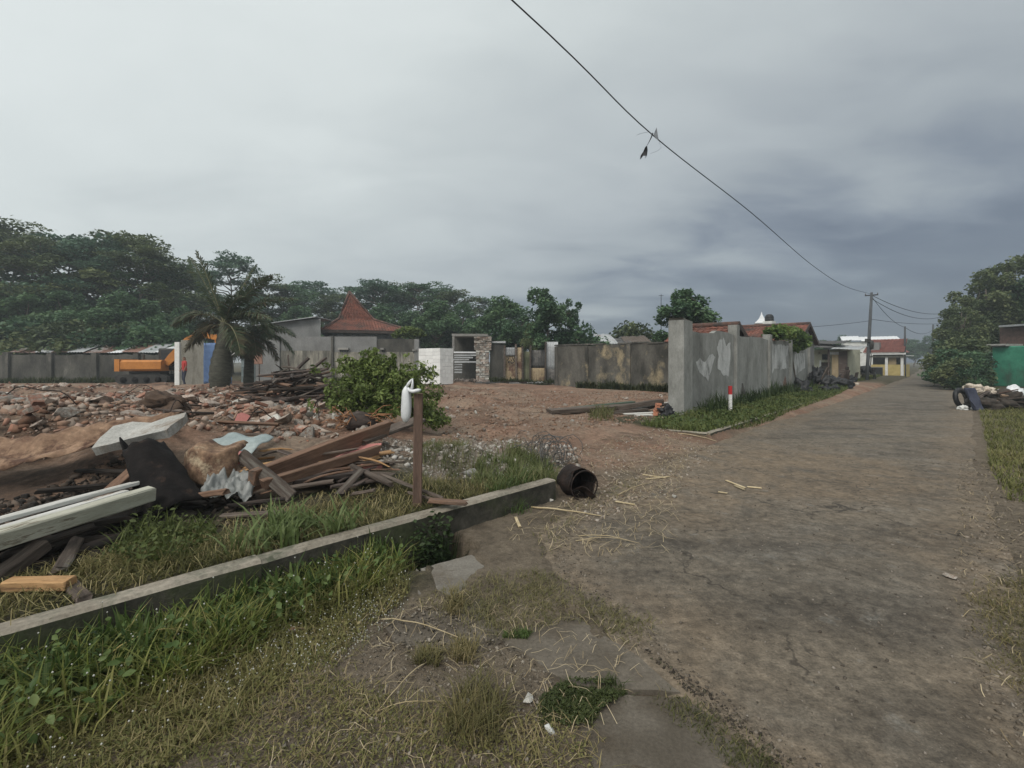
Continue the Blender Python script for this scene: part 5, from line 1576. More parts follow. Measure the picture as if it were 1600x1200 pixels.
def bottle_palm(label, px, py, Y, hgt, scale, fr, seed, trunk_prof, lean):
    p = W(px, py, Y); z0 = gzf(p.x, p.y)
    root = thing('bottle_palm', label, 'palm', (p.x, p.y, z0 - .05))
    rng = np.random.default_rng(seed)
    m = MB(); n = len(trunk_prof)
    prof = []
    pts, rad = [], []
    for i in range(n * 3 - 2):
        u = i / (n * 3 - 3) * (n - 1); a = int(min(u, n - 2)); f = u - a
        r = trunk_prof[a][0] * (1 - f) + trunk_prof[a + 1][0] * f; z = trunk_prof[a][1] * (1 - f) + trunk_prof[a + 1][1] * f
        pts.append((lean[0] * z, lean[1] * z, z)); rad.append(r * (1 + (.05 if i % 2 else -.02)))
    m.tube(pts, rad, 14); m.build('trunk', palm_trunk_m, root)
    top = Vector(pts[-1])
    for (dx, dy, dz, L, dr, dead) in fr:
        frond(root, top + Vector((0, 0, -.05)), (dx, dy, dz), L * scale, dr, rng, dead)
    return root
bottle_palm('big bottle palm with swollen trunk and drooping, partly dead fronds', 343, 612, 21.5, 6, 1.0,
            [(-.5, .1, 1, 3.6, .25, .05), (-.2, -.2, 1, 3.3, .35, .05), (.3, .2, 1, 3.1, .4, .1), (.65, -.1, 1, 3.2, .7, .15), (.9, .2, .9, 3.4, .9, .2), (1, -.4, .7, 3.0, 1.1, .3),
             (.8, -.6, .1, 2.3, 1.9, .5), (-.8, -.1, .8, 2.4, 1.8, .5), (-.9, .3, .5, 2.2, 2.0, .7), (.6, .5, .6, 2.6, 1.6, .1), (-.4, .6, .6, 2.5, 1.8, .3),
             (.95, 0, .8, 2.6, 1.9, .2), (.5, -.4, 1.0, 2.6, 1.4, .1), (-.75, -.3, -.1, 2.0, 1.3, .9), (.75, -.3, -.3, 1.7, .9, .9)], 21,
            [(.36, 0), (.43, .35), (.45, .8), (.41, 1.3), (.31, 1.8), (.26, 2.2), (.22, 2.6), (.14, 3.0)], (.06, .02))
bottle_palm('smaller palm with dark hanging fronds just right of the swollen palm', 388, 606, 23.5, 5, .85,
            [(.2, .1, 1, 2.6, 1.0, .1), (.9, -.1, .7, 2.9, 1.4, .1), (1, .3, .4, 2.7, 1.6, .2), (-.6, -.2, .8, 2.2, 1.9, .3), (-.5, .3, .5, 2.0, 2.2, .5), (.5, -.6, .3, 2.2, 2.2, .6), (.7, -.5, .7, 2.5, 1.7, .2), (0, -.8, .4, 2.0, 2.4, .6), (.8, .1, -.1, 2.2, 1.5, .8), (.2, -.4, -.3, 1.8, .8, .9), (-.2, -.3, -.3, 1.7, .8, .9)], 22,
            [(.20, 0), (.24, .5), (.22, 1.2), (.18, 2.0), (.14, 2.8)], (.03, 0))

# ================================================================== felled bush on the lot
def felled_bush():
    p = G(600, 664); z0 = p.z
    root = thing('felled_shrub', 'uprooted leafy green shrub lying in a heap on the lot', 'shrub', p)
    rng = np.random.default_rng(31)
    Y = p.y
    cl = []
    for px, py, r, dy in ((540, 600, .40, .3), (525, 615, .36, 0), (555, 590, .40, .2), (575, 572, .36, .3), (590, 562, .26, .3), (585, 590, .45, 0), (610, 600, .45, .1), (560, 620, .50, -.2), (600, 625, .55, -.2),
                          (635, 618, .50, .0), (655, 600, .36, .3), (660, 630, .45, 0), (640, 645, .42, -.3), (675, 648, .34, -.2), (600, 650, .38, -.4), (540, 640, .36, -.3), (570, 645, .40, -.4), (515, 632, .28, -.1), (685, 660, .18, -.2), (630, 590, .36, .3), (605, 575, .28, .2), (568, 568, .2, .2), (648, 590, .25, .1)):
        q = W(px, py, Y + .3 + dy); cl.append((tuple(q - p), (r * .92, r * .9, r * .8), r * r))
    # twigs thrown out of the heap in all directions, leaves strung along them
    tw = MB(); sub_ = []
    for c, rad, w in cl:
        for k in range(7):
            d = rng.normal(size=3); d[2] = abs(d[2]) * .8 + .05; d /= np.linalg.norm(d)
            L_ = rng.uniform(.55, 1.5) if k < 6 else rng.uniform(1.3, 2.0)
            e = np.array(c) + d * np.array(rad) * L_
            e[2] = max(e[2], .04)
            b0 = np.array(c) * .45 + np.array([0, 0, .12])
            pp = limb_pts(b0, e, rng, 4, .10)
            tw.tube(pp, [.012, .010, .007, .005, .003], 4, cap=False)
            for q in (2, 3, 4):
                r_ = rng.uniform(.07, .17) * (1.25 - .15 * q)
                sub_.append((pp[q], (r_ * 1.2, r_ * 1.2, r_), r_ * r_))
    tw.build('branches', trunk_m, root)['kind'] = 'stuff'
    link('foliage', crown_mesh('foliage', sub_, 14500, .082, leaf_bush, rng, up=.15, aspect=2.2, shape=6, hollow=.05, droop=1.2), root)
    # the torn root end, orange fibres
    q = G(560, 668)
    root2 = thing('root_ball', 'torn root ball with orange fibrous roots beside the uprooted shrub', 'root ball', q + Vector((0, 0, -.02)))
    m = MB(); m.lathe([(.02, 0), (.24, .02), (.28, .12), (.2, .24), (.06, .3)], 12, wob=.5, seed=4); m.build('core', wood_dark, root2)
    for k in range(26):
        an = rng.uniform(0, 6.28); L = rng.uniform(.25, .6)
        a = np.array([math.cos(an) * .15, math.sin(an) * .15, rng.uniform(.08, .25)])
        e = a + np.array([math.cos(an) * L, math.sin(an) * L, rng.uniform(-.12, .3)]); e[2] = max(e[2], .03)
        m = MB(); m.tube(limb_pts(a, e, rng, 5, .12), [.012, .011, .01, .008, .006, .003], 5); m.build('root', root_m, root2)
felled_bush()
# ================================================================== timber
def plank(label, p0, p1, w, t, mat, roll=0.0, name='plank', cat='plank', group=None, bow=0.0, jag=.03, seg=6, parent=None):
    """a board from p0 to p1 (world), w wide, t thick, chamfered, bowed, with broken ends"""
    p0, p1 = Vector(p0), Vector(p1)
    L = (p1 - p0).length
    b = min(.008, t * .25)
    w2, t2 = w / 2, t / 2
    ring = [(-w2 + b, -t2), (w2 - b, -t2), (w2, -t2 + b), (w2, t2 - b), (w2 - b, t2), (-w2 + b, t2), (-w2, t2 - b), (-w2, -t2 + b)]
    vs, fs = [], []
    ph = random.uniform(0, 6)
    for i in range(seg + 1):
        u = i / seg
        for (y, z) in ring:
            x = -L / 2 + L * u
            if i in (0, seg): x += random.uniform(-jag, jag)
            vs.append((x, y + .15 * bow * math.sin(u * 5 + ph) + random.uniform(-1, 1) * b * .5, z + bow * math.sin(math.pi * u) + random.uniform(-1, 1) * b * .3))
    for i in range(seg):
        for k in range(8): fs.append((i * 8 + k, i * 8 + (k + 1) % 8, i * 8 + 8 + (k + 1) % 8, i * 8 + 8 + k))
    fs.append(tuple(reversed(range(8)))); fs.append(tuple(range(seg * 8, seg * 8 + 8)))
    o = MB().add(vs, fs).build(name, mat)
    o.matrix_world = Matrix.Translation((p0 + p1) / 2) @ basis(p0, p1, roll).to_4x4()
    return tag(o, label, cat, group)

random.seed(21)
# --- white boards at the near left corner of the heap
a, b = W(0, 815, 3.12), W(224, 752, 4.15)
plank('flat white-painted board with flaking paint, upper of the two pale boards', a + (a - b) * .75, b, .17, .035, wood_white, R(-10), bow=.01)
a, b = W(0, 843, 2.92), W(236, 771, 3.86)
plank('thick cream board on edge, lower of the two pale boards', a + (a - b) * .75, b, .085, .115, wood_cream, R(8), jag=.01)
a, b = W(0, 826, 3.0), W(196, 768, 3.86)
plank('narrow white batten lying on the thick cream board', a + (a - b) * .75, b, .06, .022, wood_white, R(4), jag=.02)
a, b = W(150, 790, 4.0), W(210, 735, 4.6)
plank('brown stub of beam wedged under the rusted sheet', a, b, .10, .08, wood_red)
a, b = W(120, 868, 3.35), W(300, 808, 4.1)
plank('dark beam in the shadow under the cream board', a, b, .1, .1, wood_dark, .2)
a, b = W(-60, 945, 2.72), W(66, 852, 3.12)
plank('old brown beam poking out under the white boards towards the kerb', a, b, .09, .085, wood_old, .15)
a, b = W(92, 893, 2.95), W(120, 846, 3.4)
plank('short upright weathered offcut beside the orange block', a, b, .075, .06, wood_old, .4)
a, b = G(104, 912) + Vector((0, 0, .02)), G(132, 940) + Vector((0, 0, .018))
plank('small grey scrap board flat on the grass touching the orange block', a, b, .075, .03, wood_old, .0)
a, b = W(12, 909, 2.78), W(110, 907, 2.80)
o = plank('fresh orange timber block lying on the grass', a, b, .085, .062, wood_new, 0, name='timber_block', cat='timber', jag=.006)
o.location.z = gzf(o.location.x, o.location.y) + .045
random.seed(55)
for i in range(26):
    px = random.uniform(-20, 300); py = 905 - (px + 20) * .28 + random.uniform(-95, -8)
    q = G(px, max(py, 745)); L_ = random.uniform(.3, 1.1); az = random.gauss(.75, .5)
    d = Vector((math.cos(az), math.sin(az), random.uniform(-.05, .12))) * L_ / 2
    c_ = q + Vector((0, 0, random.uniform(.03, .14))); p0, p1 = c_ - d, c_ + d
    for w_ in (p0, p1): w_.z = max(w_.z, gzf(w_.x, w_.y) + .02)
    plank('batten coloured as deep shade in the hollow under the pale boards', p0, p1, random.uniform(.04, .1), random.uniform(.02, .05), M('shade_dark_wood', (.012, .010, .009), (.045, .035, .028), 6, (.3, 4, 4), rnd=.4), random.uniform(-.4, .4), group='shade-dark battens under the pale boards', name='shade_batten', cat='batten', jag=.04, seg=3, bow=random.uniform(-.01, .02))  # battens coloured nearly black for the shade under the boards
# --- beams of the central heap
a, b = W(392, 752, 4.55), W(598, 672, 6.4)
plank('long heavy reddish beam with sunlit edge rising towards the shrub', a, b + (b - a) * .05, .075, .21, wood_red, R(12), name='beam', cat='beam', bow=.015)
a, b = W(560, 690, 6.0), W(655, 655, 7.6)
plank('wide grey plank end lying beyond the heavy beam', a, b, .22, .05, wood_old, .1)
a, b = W(412, 757, 4.5), W(592, 702, 5.55)
plank('narrow reddish beam running under the heavy beam', a, b, .07, .10, wood_red, .1, name='beam', cat='beam')
a, b = W(379, 712, 4.75), W(456, 776, 4.42)
plank('leaning brown board crossing in front of the heavy beam', a, b, .12, .035, wood_old, R(55))
for i, (x0, y0, Y0, x1, y1, Y1, w, t, mt, lb) in enumerate((
    (500, 724, 5.25, 612, 706, 5.75, .11, .03, wood_new, 'pale tan board sticking out right of the beams'),
    (470, 742, 4.9, 606, 722, 5.4, .14, .03, wood_red, 'flat reddish board under the pale tan board'),
    (455, 752, 4.75, 575, 738, 5.05, .10, .05, wood_dark, 'dark batten at the foot of the beams'),
    (548, 728, 5.15, 612, 757, 4.72, .055, .04, wood_old, 'thin weathered rafter slanting down towards the post'),
    (566, 734, 5.0, 530, 772, 4.62, .09, .03, wood_old, 'short grey board propped against the batten'),
    (596, 742, 4.95, 690, 778, 4.45, .035, .03, wood_old, 'thin grey stick pointing at the foot of the post'),
    (360, 790, 4.3, 450, 778, 4.45, .09, .03, wood_dark, 'dark strip lying along the grass edge'),
    (350, 806, 4.05, 445, 800, 4.15, .06, .03, wood_old, 'grey lath lying on the dark grass below the heap'),
    (296, 776, 4.15, 352, 768, 4.2, .10, .05, wood_red, 'red-brown offcut under the rusted dome'),
    (548, 772, 4.6, 585, 766, 4.65, .05, .03, wood_old, 'little lath at the edge of the dry grass'),
    (520, 760, 4.75, 590, 750, 4.95, .07, .03, wood_dark, 'dark lath under the propped board'),
    (430, 765, 4.55, 520, 752, 4.8, .12, .025, wood_old, 'weathered flat board at the base of the beams'),
    (640, 770, 4.6, 700, 786, 4.42, .03, .025, wood_old, 'thin lath behind the post'),
    (672, 782, 4.36, 727, 786, 4.32, .09, .035, wood_red, 'splintered red board lying across the kerb'),
    (405, 690, 5.9, 425, 668, 6.2, .08, .03, wood_red, 'small tan board standing in the stones'),
    (345, 703, 5.3, 372, 698, 5.35, .12, .03, wood_new, 'yellow offcut behind the teal tin'),
    (352, 728, 4.85, 378, 718, 4.95, .1, .025, wood_new, 'small orange offcut on the pink plaster'),
)):
    p0, p1 = W(x0, y0, Y0), W(x1, y1, Y1)
    for q in (p0, p1): q.z = max(q.z, gzf(q.x, q.y) + t * .5 + .005)
    plank(lb, p0, p1, w, t, mt, R(random.uniform(-14, 14)))
def flat(name, label, cat, pix, Y, zlift, mat, thick=.02, tilt=(0, 0)):
    p = W(*pix, Y); z = gzf(p.x, p.y)
    return p, z
# pink boards
def board(label, px, py, Y, w, d, mat, rot, th=.02, name='board', cat='board', z=None):
    p = W(px, py, Y)
    if z is None: z = max(p.z, gzf(p.x, p.y) + .03)
    n = 10
    vs = []
    pts = []
    for i in range(n):
        an = 2 * math.pi * i / n
        sx = max(-1, min(1, math.cos(an) * 1.35)); sy = max(-1, min(1, math.sin(an) * 1.35))
        pts.append((sx * w / 2 * random.uniform(.9, 1.05), sy * d / 2 * random.uniform(.88, 1.05)))
    m = MB(); m.prism(pts, -th / 2, th / 2)
    return tag(m.build(name, mat, loc=(p.x, p.y, z), rot=rot), label, cat)
board('large pink board lying flat beyond the reddish beams', 545, 705, 5.85, .75, .32, pink_board, (R(14), R(-5), R(8)))
board('broken pink plaster panel beside the rusted dome', 362, 717, 4.95, .24, .25, pink_board, (R(30), R(8), R(-10)), .03, 'plaster_panel', 'panel')
board('upright dull-red tile panel standing in the rubble', 377, 659, 7.2, .26, .28, pink_board, (R(65), R(6), R(-18)), .025, 'tile_panel', 'panel')
board('pinkish slab fragment flat on the clay far left', 20, 637, 9.6, .34, .3, pink_board, (R(10), 0, R(20)), .05, 'slab_fragment', 'slab')
board('rusty pink wood scrap right of the beams', 580, 728, 5.3, .22, .12, pink_board, (R(8), R(4), R(30)), .03)
# pale concrete slab on top of the left heap, tilted
def slab(label, px, py, Y, w, d, th, rot, mat=concrete):
    p = W(px, py, Y)
    bm = bmesh.new(); bmesh.ops.create_cube(bm, size=1)
    bmesh.ops.scale(bm, vec=(w, d, th), verts=bm.verts)
    bmesh.ops.subdivide_edges(bm, edges=bm.edges[:], cuts=3, use_grid_fill=True)
    for v in bm.verts:
        nn = mnoise.noise_vector(v.co * 4 + Vector((px, py, 0)))
        v.co += nn * .045 * Vector((1, 1, .5)).length / 1.5
    me = bpy.data.meshes.new('broken_slab'); bm.to_mesh(me); bm.free(); me.materials.append(mat)
    o = link('broken_slab', me, loc=p, rot=rot)
    return tag(o, label, 'slab')
slab('big pale broken concrete slab tilted on top of the burnt iron shell', 222, 677, 4.8, .66, .50, .09, (R(16), R(-12), R(14)), M('pale_slab', (.28, .275, .255), (.42, .41, .385), 4, rnd=.05, c3=(.2, .17, .14), t3=.6))
slab('grey broken slab lump behind the teal tin sheet', 345, 667, 7.2, .50, .3, .14, (R(-10), R(8), R(-5)))
slab('small grey slab left of the tilted pale slab', 150, 690, 5.3, .28, .2, .1, (R(10), R(12), R(30)))

# burnt iron shell leaning at the kerb side of the heap
def iron_shell():
    top, bot = W(220, 690, 4.45), W(284, 808, 4.05)
    d = bot - top; L = d.length
    o = MB()
    def fn(u, v):
        # u round the arc, v down the length
        an = R(-120 + 250 * u)
        r = .205 * (.78 + .38 * v) * (1 + .16 * mnoise.noise(Vector((u * 3, v * 2, 3))) + .06 * mnoise.noise(Vector((u * 9, v * 7, 3))))
        an += .35 * mnoise.noise(Vector((v * 5, 2, 0 if u < .5 else 7))) * abs(u - .5) * 2
        tear = .0
        ln = L * v
        if v < .3:     # torn upper edge: one horn left standing
            k = abs(u - .22)
            ln = L * (v if k < .1 else v * .6 + .12 + .08 * mnoise.noise(Vector((u * 6, 0, 1))))
            if k < .1:
                r *= .9 + .4 * v
                ln -= .20 * (1 - k / .1) * (1 - v / .3)
        return (r * math.cos(an), r * math.sin(an) * .8, -ln)
    o.sheet(36, 16, fn, .012)
    k = o.build('iron_shell', iron_black)
    x = d.normalized()
    zax = -x; yax = Vector((0, 1, 0)) - zax * zax.y; yax.normalize(); xax = yax.cross(zax)
    k.matrix_world = Matrix.Translation(top) @ Matrix((xax, yax, zax)).transposed().to_4x4() @ Matrix.Rotation(R(-100), 4, 'Z')
    tag(k, 'black burnt iron shell leaning upright with a torn horn at its top', 'metal shell')
iron_shell()
def crumple(name, label, cat, fn, nu, nv, mat, loc, rot=(0, 0, 0), th=.006, parent=None):
    m = MB(); m.sheet(nu, nv, fn, th)
    k = m.build(name, mat, loc=loc, rot=rot)
    return tag(k, label, cat)
# rust-brown sheet draped along the left bank
p = W(60, 735, 4.75)
def fsheet(u, v):
    x = (u - .5) * 3.3
    z = .09 * math.sin(u * 7 + 1) + .08 * mnoise.noise(Vector((x * 2, v * 2, 1))) + .07 * abs(mnoise.noise(Vector((x * 4.5, v * 4, 5)))) + .03 * mnoise.noise(Vector((x * 11, v * 8, 5)))
    y = (v - .5) * .46 + .05 * mnoise.noise(Vector((x * 1.5, v, 9)))
    return (x, y, z + .05 * math.sin(v * 9 + x * 1.2) - .20 * (1 - v) ** 1.5 + .14 * u)
crumple('rusted_sheet', 'long crumpled rust-brown sheet draped over the left earth bank', 'metal sheet', fsheet, 56, 16, rust_sheet, (p.x - .55, p.y + .15, .74), (0, 0, R(9)))
p = W(318, 716, 4.55)
def fdome(u, v):
    an = R(-85 + 170 * u)
    n_ = mnoise.noise(Vector((u * 3, v * 3, 2))); n2 = mnoise.noise(Vector((u * 8, v * 7, 5)))
    r = .235 * (1 + .16 * n_ + .07 * n2)
    h = .50 * v
    back = 0.0
    if v > .62:
        back = (v - .62) * .75; h = .50 * (.62 + (v - .62) * .45)
    return (r * math.sin(an) * (1 - .25 * max(0, v - .6)), -r * .75 * math.cos(an) + back + .02 * n2, h + .03 * n_ - .03 * math.cos(u * 11))
rust_dome = M('mottled_rust', (.075, .040, .028), (.27, .175, .11), 7, rnd=.0, bscale=26, c3=(.33, .26, .175), t3=.60, s3=5, w3=.05, fine=.5)
crumple('rusted_dome', 'bulging brown rusted sheet beside the black iron shell', 'metal sheet', fdome, 40, 22, rust_dome, (p.x, p.y + .10, p.z - .26), (R(-10), R(4), R(10)))
p = W(373, 690, 5.6)
crumple('tin_sheet', 'pale teal bent tin sheet lying on the rubble', 'metal sheet', lambda u, v: ((u - .5) * .62, (v - .5) * .42, .02 * math.sin(u * 9) + .05 * mnoise.noise(Vector((u * 2, v * 2, 7))) - .1 * (1 - v) ** 3), 24, 10, teal_tin, (p.x, p.y, p.z + .02), (R(6), R(4), R(-8)))
p = W(362, 742, 4.5)
crumple('plastic_sheet', 'crumpled grey plastic sheet under the bulging rusted sheet', 'plastic sheet', lambda u, v: ((u - .5) * .42, (v - .5) * .3, .10 * mnoise.noise(Vector((u * 5, v * 4, 3))) + .05 * mnoise.noise(Vector((u * 12, v * 9, 1))) - .16 * (1 - v)), 30, 20, plastic_grey, (p.x, p.y, p.z), (0, R(8), R(20)), .004)

random.seed(77)
for i in range(34):
    px, py = random.uniform(385, 600), random.uniform(712, 768)
    q = G(px, py + 6); L_ = random.uniform(.22, .85); az = random.gauss(.35, .55); el = random.gauss(0, .09)
    d = Vector((math.cos(az) * math.cos(el), math.sin(az) * math.cos(el), math.sin(el))) * L_ / 2
    c_ = q + Vector((0, 0, random.uniform(.02, .16)))
    p0, p1 = c_ - d, c_ + d
    for w_ in (p0, p1): w_.z = max(w_.z, gzf(w_.x, w_.y) + .015)
    plank('small broken lath in the litter around the heavy reddish beam', p0, p1, random.uniform(.02, .09), random.uniform(.012, .03), random.choice([wood_old, wood_dark, wood_red, wood_new, wood_old]), random.uniform(-.5, .5), group='laths around the heavy beam', name='broken_lath', cat='lath', jag=.04, seg=3, bow=random.uniform(-.01, .02))
for i in range(26):
    px, py = random.uniform(200, 420), random.uniform(612, 690)
    q = G(px, py); L_ = random.uniform(.3, .9); az = random.uniform(0, 3.14)
    d = Vector((math.cos(az), math.sin(az), random.uniform(-.15, .15))) * L_ / 2
    c_ = q + Vector((0, 0, .06)); p0, p1 = c_ - d, c_ + d
    for w_ in (p0, p1): w_.z = max(w_.z, gzf(w_.x, w_.y) + .02)
    plank('splintered stick of timber lying loose in the rubble field', p0, p1, random.uniform(.03, .09), random.uniform(.02, .04), random.choice([wood_old, wood_dark, wood_red]), random.uniform(-.5, .5), group='timber sticks in the rubble', name='timber_stick', cat='timber', jag=.05, seg=3, bow=random.uniform(-.02, .03))
# --- heap of dark splintered timber
random.seed(5)
c = G(465, 632)
pile_lab = 'dark splintered timber in the tangled heap behind the uprooted shrub'
def hz(x, y):   # heap surface
    r = math.hypot((x - c.x) / 1.25, (y - c.y) / 1.0)
    return gzf(x, y) + max(0, .95 * (1 - r * r)) if r < 1 else gzf(x, y)
for i in range(95):
    an = random.uniform(0, 6.28); r = random.random() ** .6
    x = c.x + math.cos(an) * r * 1.3; y = c.y + math.sin(an) * r * .95
    z = gzf(x, y) + (hz(x, y) - gzf(x, y)) * random.uniform(.45, 1.0) + .04
    L = random.uniform(.45, 1.35)
    el = random.gauss(.10, .22); az = random.gauss(.15, .7)
    d = Vector((math.cos(az) * math.cos(el), math.sin(az) * math.cos(el), math.sin(el))) * L / 2
    p0, p1 = Vector((x, y, z)) - d, Vector((x, y, z)) + d
    for q in (p0, p1): q.z = max(q.z, gzf(q.x, q.y) + .02)
    plank(pile_lab, p0, p1, random.uniform(.05, .13), random.uniform(.025, .06), random.choice([wood_dark, wood_dark, wood_old, wood_dark, wood_red]), random.uniform(-.6, .6), group='timber in the dark heap', bow=random.uniform(-.03, .04), jag=.07, seg=4)
for (x0, y0, x1, y1, lb) in ((455, 615, 508, 560, 'long dark beam thrust up steeply out of the timber heap'), (438, 612, 482, 560, 'blackened branch-like beam jutting from the top of the timber heap'), (452, 600, 450, 555, 'thin broken stick standing up from the timber heap'), (432, 570, 452, 597, 'thin stick leaning into the timber heap'), (470, 600, 512, 575, 'dark broken rafter at the right side of the timber heap')):
    plank(lb, W(x0, y0, c.y), W(x1, y1, c.y + .4), .09 if y1 > 556 and 'stick' not in lb else .035, .06 if 'stick' not in lb else .03, wood_dark, .3, name='beam', cat='beam', bow=.05, jag=.06)
plank('pale bent strip on the left flank of the timber heap', W(425, 598, c.y - .3), W(430, 585, c.y - .3), .04, .02, wood_white, .1)
plank('pale strip leaning left of the timber heap', W(428, 586, c.y - .3), W(450, 576, c.y), .04, .02, wood_old, .1)

# --- planks stacked before the pillar
for i, (x0, y0, Y0, x1, y1, Y1, w, t, mt, lb) in enumerate((
    (858, 648, 11.9, 992, 634, 13.2, .28, .10, wood_old, 'thick pale-topped plank, the foremost of the stack before the pillar'),
    (862, 641, 12.4, 990, 628, 13.6, .18, .05, M('green_painted_wood', (.05, .08, .06), (.09, .12, .09), 4, (.3, 3, 3)), 'green-painted plank behind the thick pale-topped plank'),
    (962, 638, 12.6, 1032, 627, 13.0, .30, .12, wood_old, 'broad plank with pale upper face at the pillar end of the stack'),
    (955, 649, 12.1, 1010, 640, 12.4, .14, .06, wood_old, 'short brown plank under the broad plank'),
    (975, 652, 12.0, 1022, 645, 12.2, .12, .04, wood_white, 'narrow white plank at the foot of the stack'),
    (992, 655, 11.9, 1022, 652, 12.0, .18, .03, wood_white, 'short white board lying next to the orange bricks'),
    (990, 645, 12.6, 1040, 632, 13.2, .1, .05, wood_dark, 'dark thin plank behind the orange bricks'),
    (985, 640, 12.9, 1048, 628, 13.6, .1, .04, wood_white, 'white thin plank at the back of the stack'))):
    p0, p1 = W(x0, y0, Y0), W(x1, y1, Y1)
    for q in (p0, p1): q.z = max(q.z, gzf(q.x, q.y) + t * .5)
    plank(lb, p0, p1, w, t, mt, R(random.uniform(-4, 4)), jag=.02)
# upright orange bricks
p = G(1024, 650)
root = thing('brick_pile', 'little upright pile of orange bricks leaning on the plank stack', 'bricks', p)
for i in range(5):
    m = MB(); m.bbox((0, 0, 0), (.22, .11, .06), .006, jit=.004)
    m.build('brick', M('orange_brick', (.36, .15, .09), (.46, .21, .13), 6, rnd=.1), root, loc=(.02 * i, .02 * (i % 2), .05 + .062 * i), rot=(0, R(random.uniform(-5, 5)), R(80 + random.uniform(-10, 10))))
# dark bags beside
def lump_mesh(name, mat, seed, sx=1, sy=1, sz=1, rough=.34, sub=4, flat=True):
    bm = bmesh.new(); bmesh.ops.create_icosphere(bm, subdivisions=sub, radius=1)
    for v in bm.verts:
        d = v.co.normalized()
        k = 1 + rough * mnoise.noise(d * 1.4 + Vector((seed, 0, 0))) * 1.8 - rough * 1.1 * abs(mnoise.noise(d * 2.6 + Vector((0, seed, 0)))) - rough * .8 * abs(mnoise.noise(d * 6 + Vector((0, 0, seed)))) + rough * .35 * mnoise.noise(d * 13 + Vector((seed, 0, seed)))
        v.co = Vector((d.x * sx, d.y * sy, d.z * sz)) * k
        if flat and v.co.z < -.55 * sz: v.co.z = -.55 * sz
    for f in bm.faces: f.smooth = True
    me = bpy.data.meshes.new(name); bm.to_mesh(me); bm.free(); me.materials.append(mat)
    return me
def bag(name, label, loc, sx, sy, sz, mat, seed, group=None, cat='bag', rz_=0):
    me = lump_mesh(name, mat, seed, sx, sy, sz)
    return tag(link(name, me, loc=(loc[0], loc[1], loc[2] + .55 * sz), rot=(0, 0, rz_)), label, cat, group)
p = G(1042, 652); bag('rubbish_bag', 'small black rubbish bag tucked against the end pillar', p, .22, .18, .2, black_plastic, 3)

# ================================================================== rubble: separate chunks
random.seed(17)
def hull(pts, name, mat):
    bm = bmesh.new()
    for p in pts: bm.verts.new(p)
    r = bmesh.ops.convex_hull(bm, input=bm.verts[:])
    bmesh.ops.delete(bm, geom=list({g for g in r['geom_interior'] + r['geom_unused'] if isinstance(g, bmesh.types.BMVert)}), context='VERTS')
    me = bpy.data.meshes.new(name); bm.to_mesh(me); bm.free(); me.materials.append(mat)
    return me
def rnd_chunk(name, mat, ax, ay, az, n=14):
    pts = []
    for _ in range(n):
        d = Vector((random.gauss(0, 1), random.gauss(0, 1), random.gauss(0, 1))).normalized()
        k = random.uniform(.8, 1.1)
        pts.append((max(-.8, min(.8, d.x * k)) * ax, max(-.8, min(.8, d.y * k)) * ay, max(-.75, min(.75, d.z * k)) * az))
    return hull(pts, name, mat)
def brick_mesh(broken):
    m = MB(); L = .22 * (random.uniform(.45, .75) if broken else 1)
    m.bbox((0, 0, 0), (L, .105, .055), .006, jit=.02 if broken else .005)
    return m.mesh('brick', brick_m)
chunks = [rnd_chunk('concrete_chunk', random.choice([chunk_m, chunk_m, stone_pale]), 1, random.uniform(.6, .9), random.uniform(.45, .7)) for _ in range(12)]
plates = [rnd_chunk('plaster_slab', plaster_m, 1, random.uniform(.6, .9), random.uniform(.14, .26), 16) for _ in range(8)]
bricks = [brick_mesh(i % 3 > 0) for i in range(9)]
RUB1 = [g0(-60, 700, .3), g0(-60, 607, .25), g0(420, 607, .25), g0(520, 645, .3), g0(600, 690, .3), g0(560, 705, .3), g0(420, 715, .35), g0(370, 700, .4), g0(300, 680, .5), g0(180, 676, .5), g0(40, 712, .5)]
def in_view_pts(poly, n, bias, patchy=False):
    x, y = sample_poly(poly, n * 6)
    w_ = ((.08 + sstep(.42, .60, fbm(x, y, .75, 4, 161))) if patchy else 1.0) / (y ** bias)
    idx = RNG.choice(len(x), n, replace=False, p=w_ / w_.sum())
    return x[idx], y[idx]
def scatter(meshes, n, poly, smin, smax, label, cat, group, name, bias=1.6, tilt=25, sink=.3):
    x, y = in_view_pts(poly, n, bias, poly is RUB1)
    z = gz(x, y)
    for i in range(n):
        me = random.choice(meshes)
        s = random.uniform(smin, smax) ** 1.0
        o = link(name, me, loc=(x[i], y[i], z[i] + s * (.5 - sink) * .6), rot=(R(random.gauss(0, tilt)), R(random.gauss(0, tilt)), random.uniform(0, 6.28)), scale=(s, s, s))
        tag(o, label, cat, group)
scatter(chunks, 230, RUB1, .05, .24, 'irregular grey-brown concrete chunk lying in the demolition rubble', 'concrete chunk', 'concrete chunks in the rubble', 'concrete_chunk')
scatter(plates, 120, RUB1, .10, .38, 'flat broken piece of pale plaster wall in the demolition rubble', 'plaster slab', 'plaster slabs in the rubble', 'plaster_slab', tilt=18)
scatter(bricks, 150, RUB1, .9, 1.2, 'dusty broken red brick lying in the demolition rubble', 'brick', 'bricks in the rubble', 'broken_brick', tilt=25)
STON = [g0(400, 690, .35), g0(420, 640, .35), g0(520, 650, .3), g0(590, 668, .3), g0(560, 700, .3), g0(470, 702, .35)]
scatter(chunks, 45, STON, .09, .19, 'rounded pale stone in the cluster above the heavy reddish beam', 'stone', 'pale stones above the beam', 'pale_stone', tilt=30)
LOT = [g0(690, 690, .2), g0(700, 610, .2), g0(1045, 615, .2), g0(1040, 660, .15), g0(850, 690, .15)]
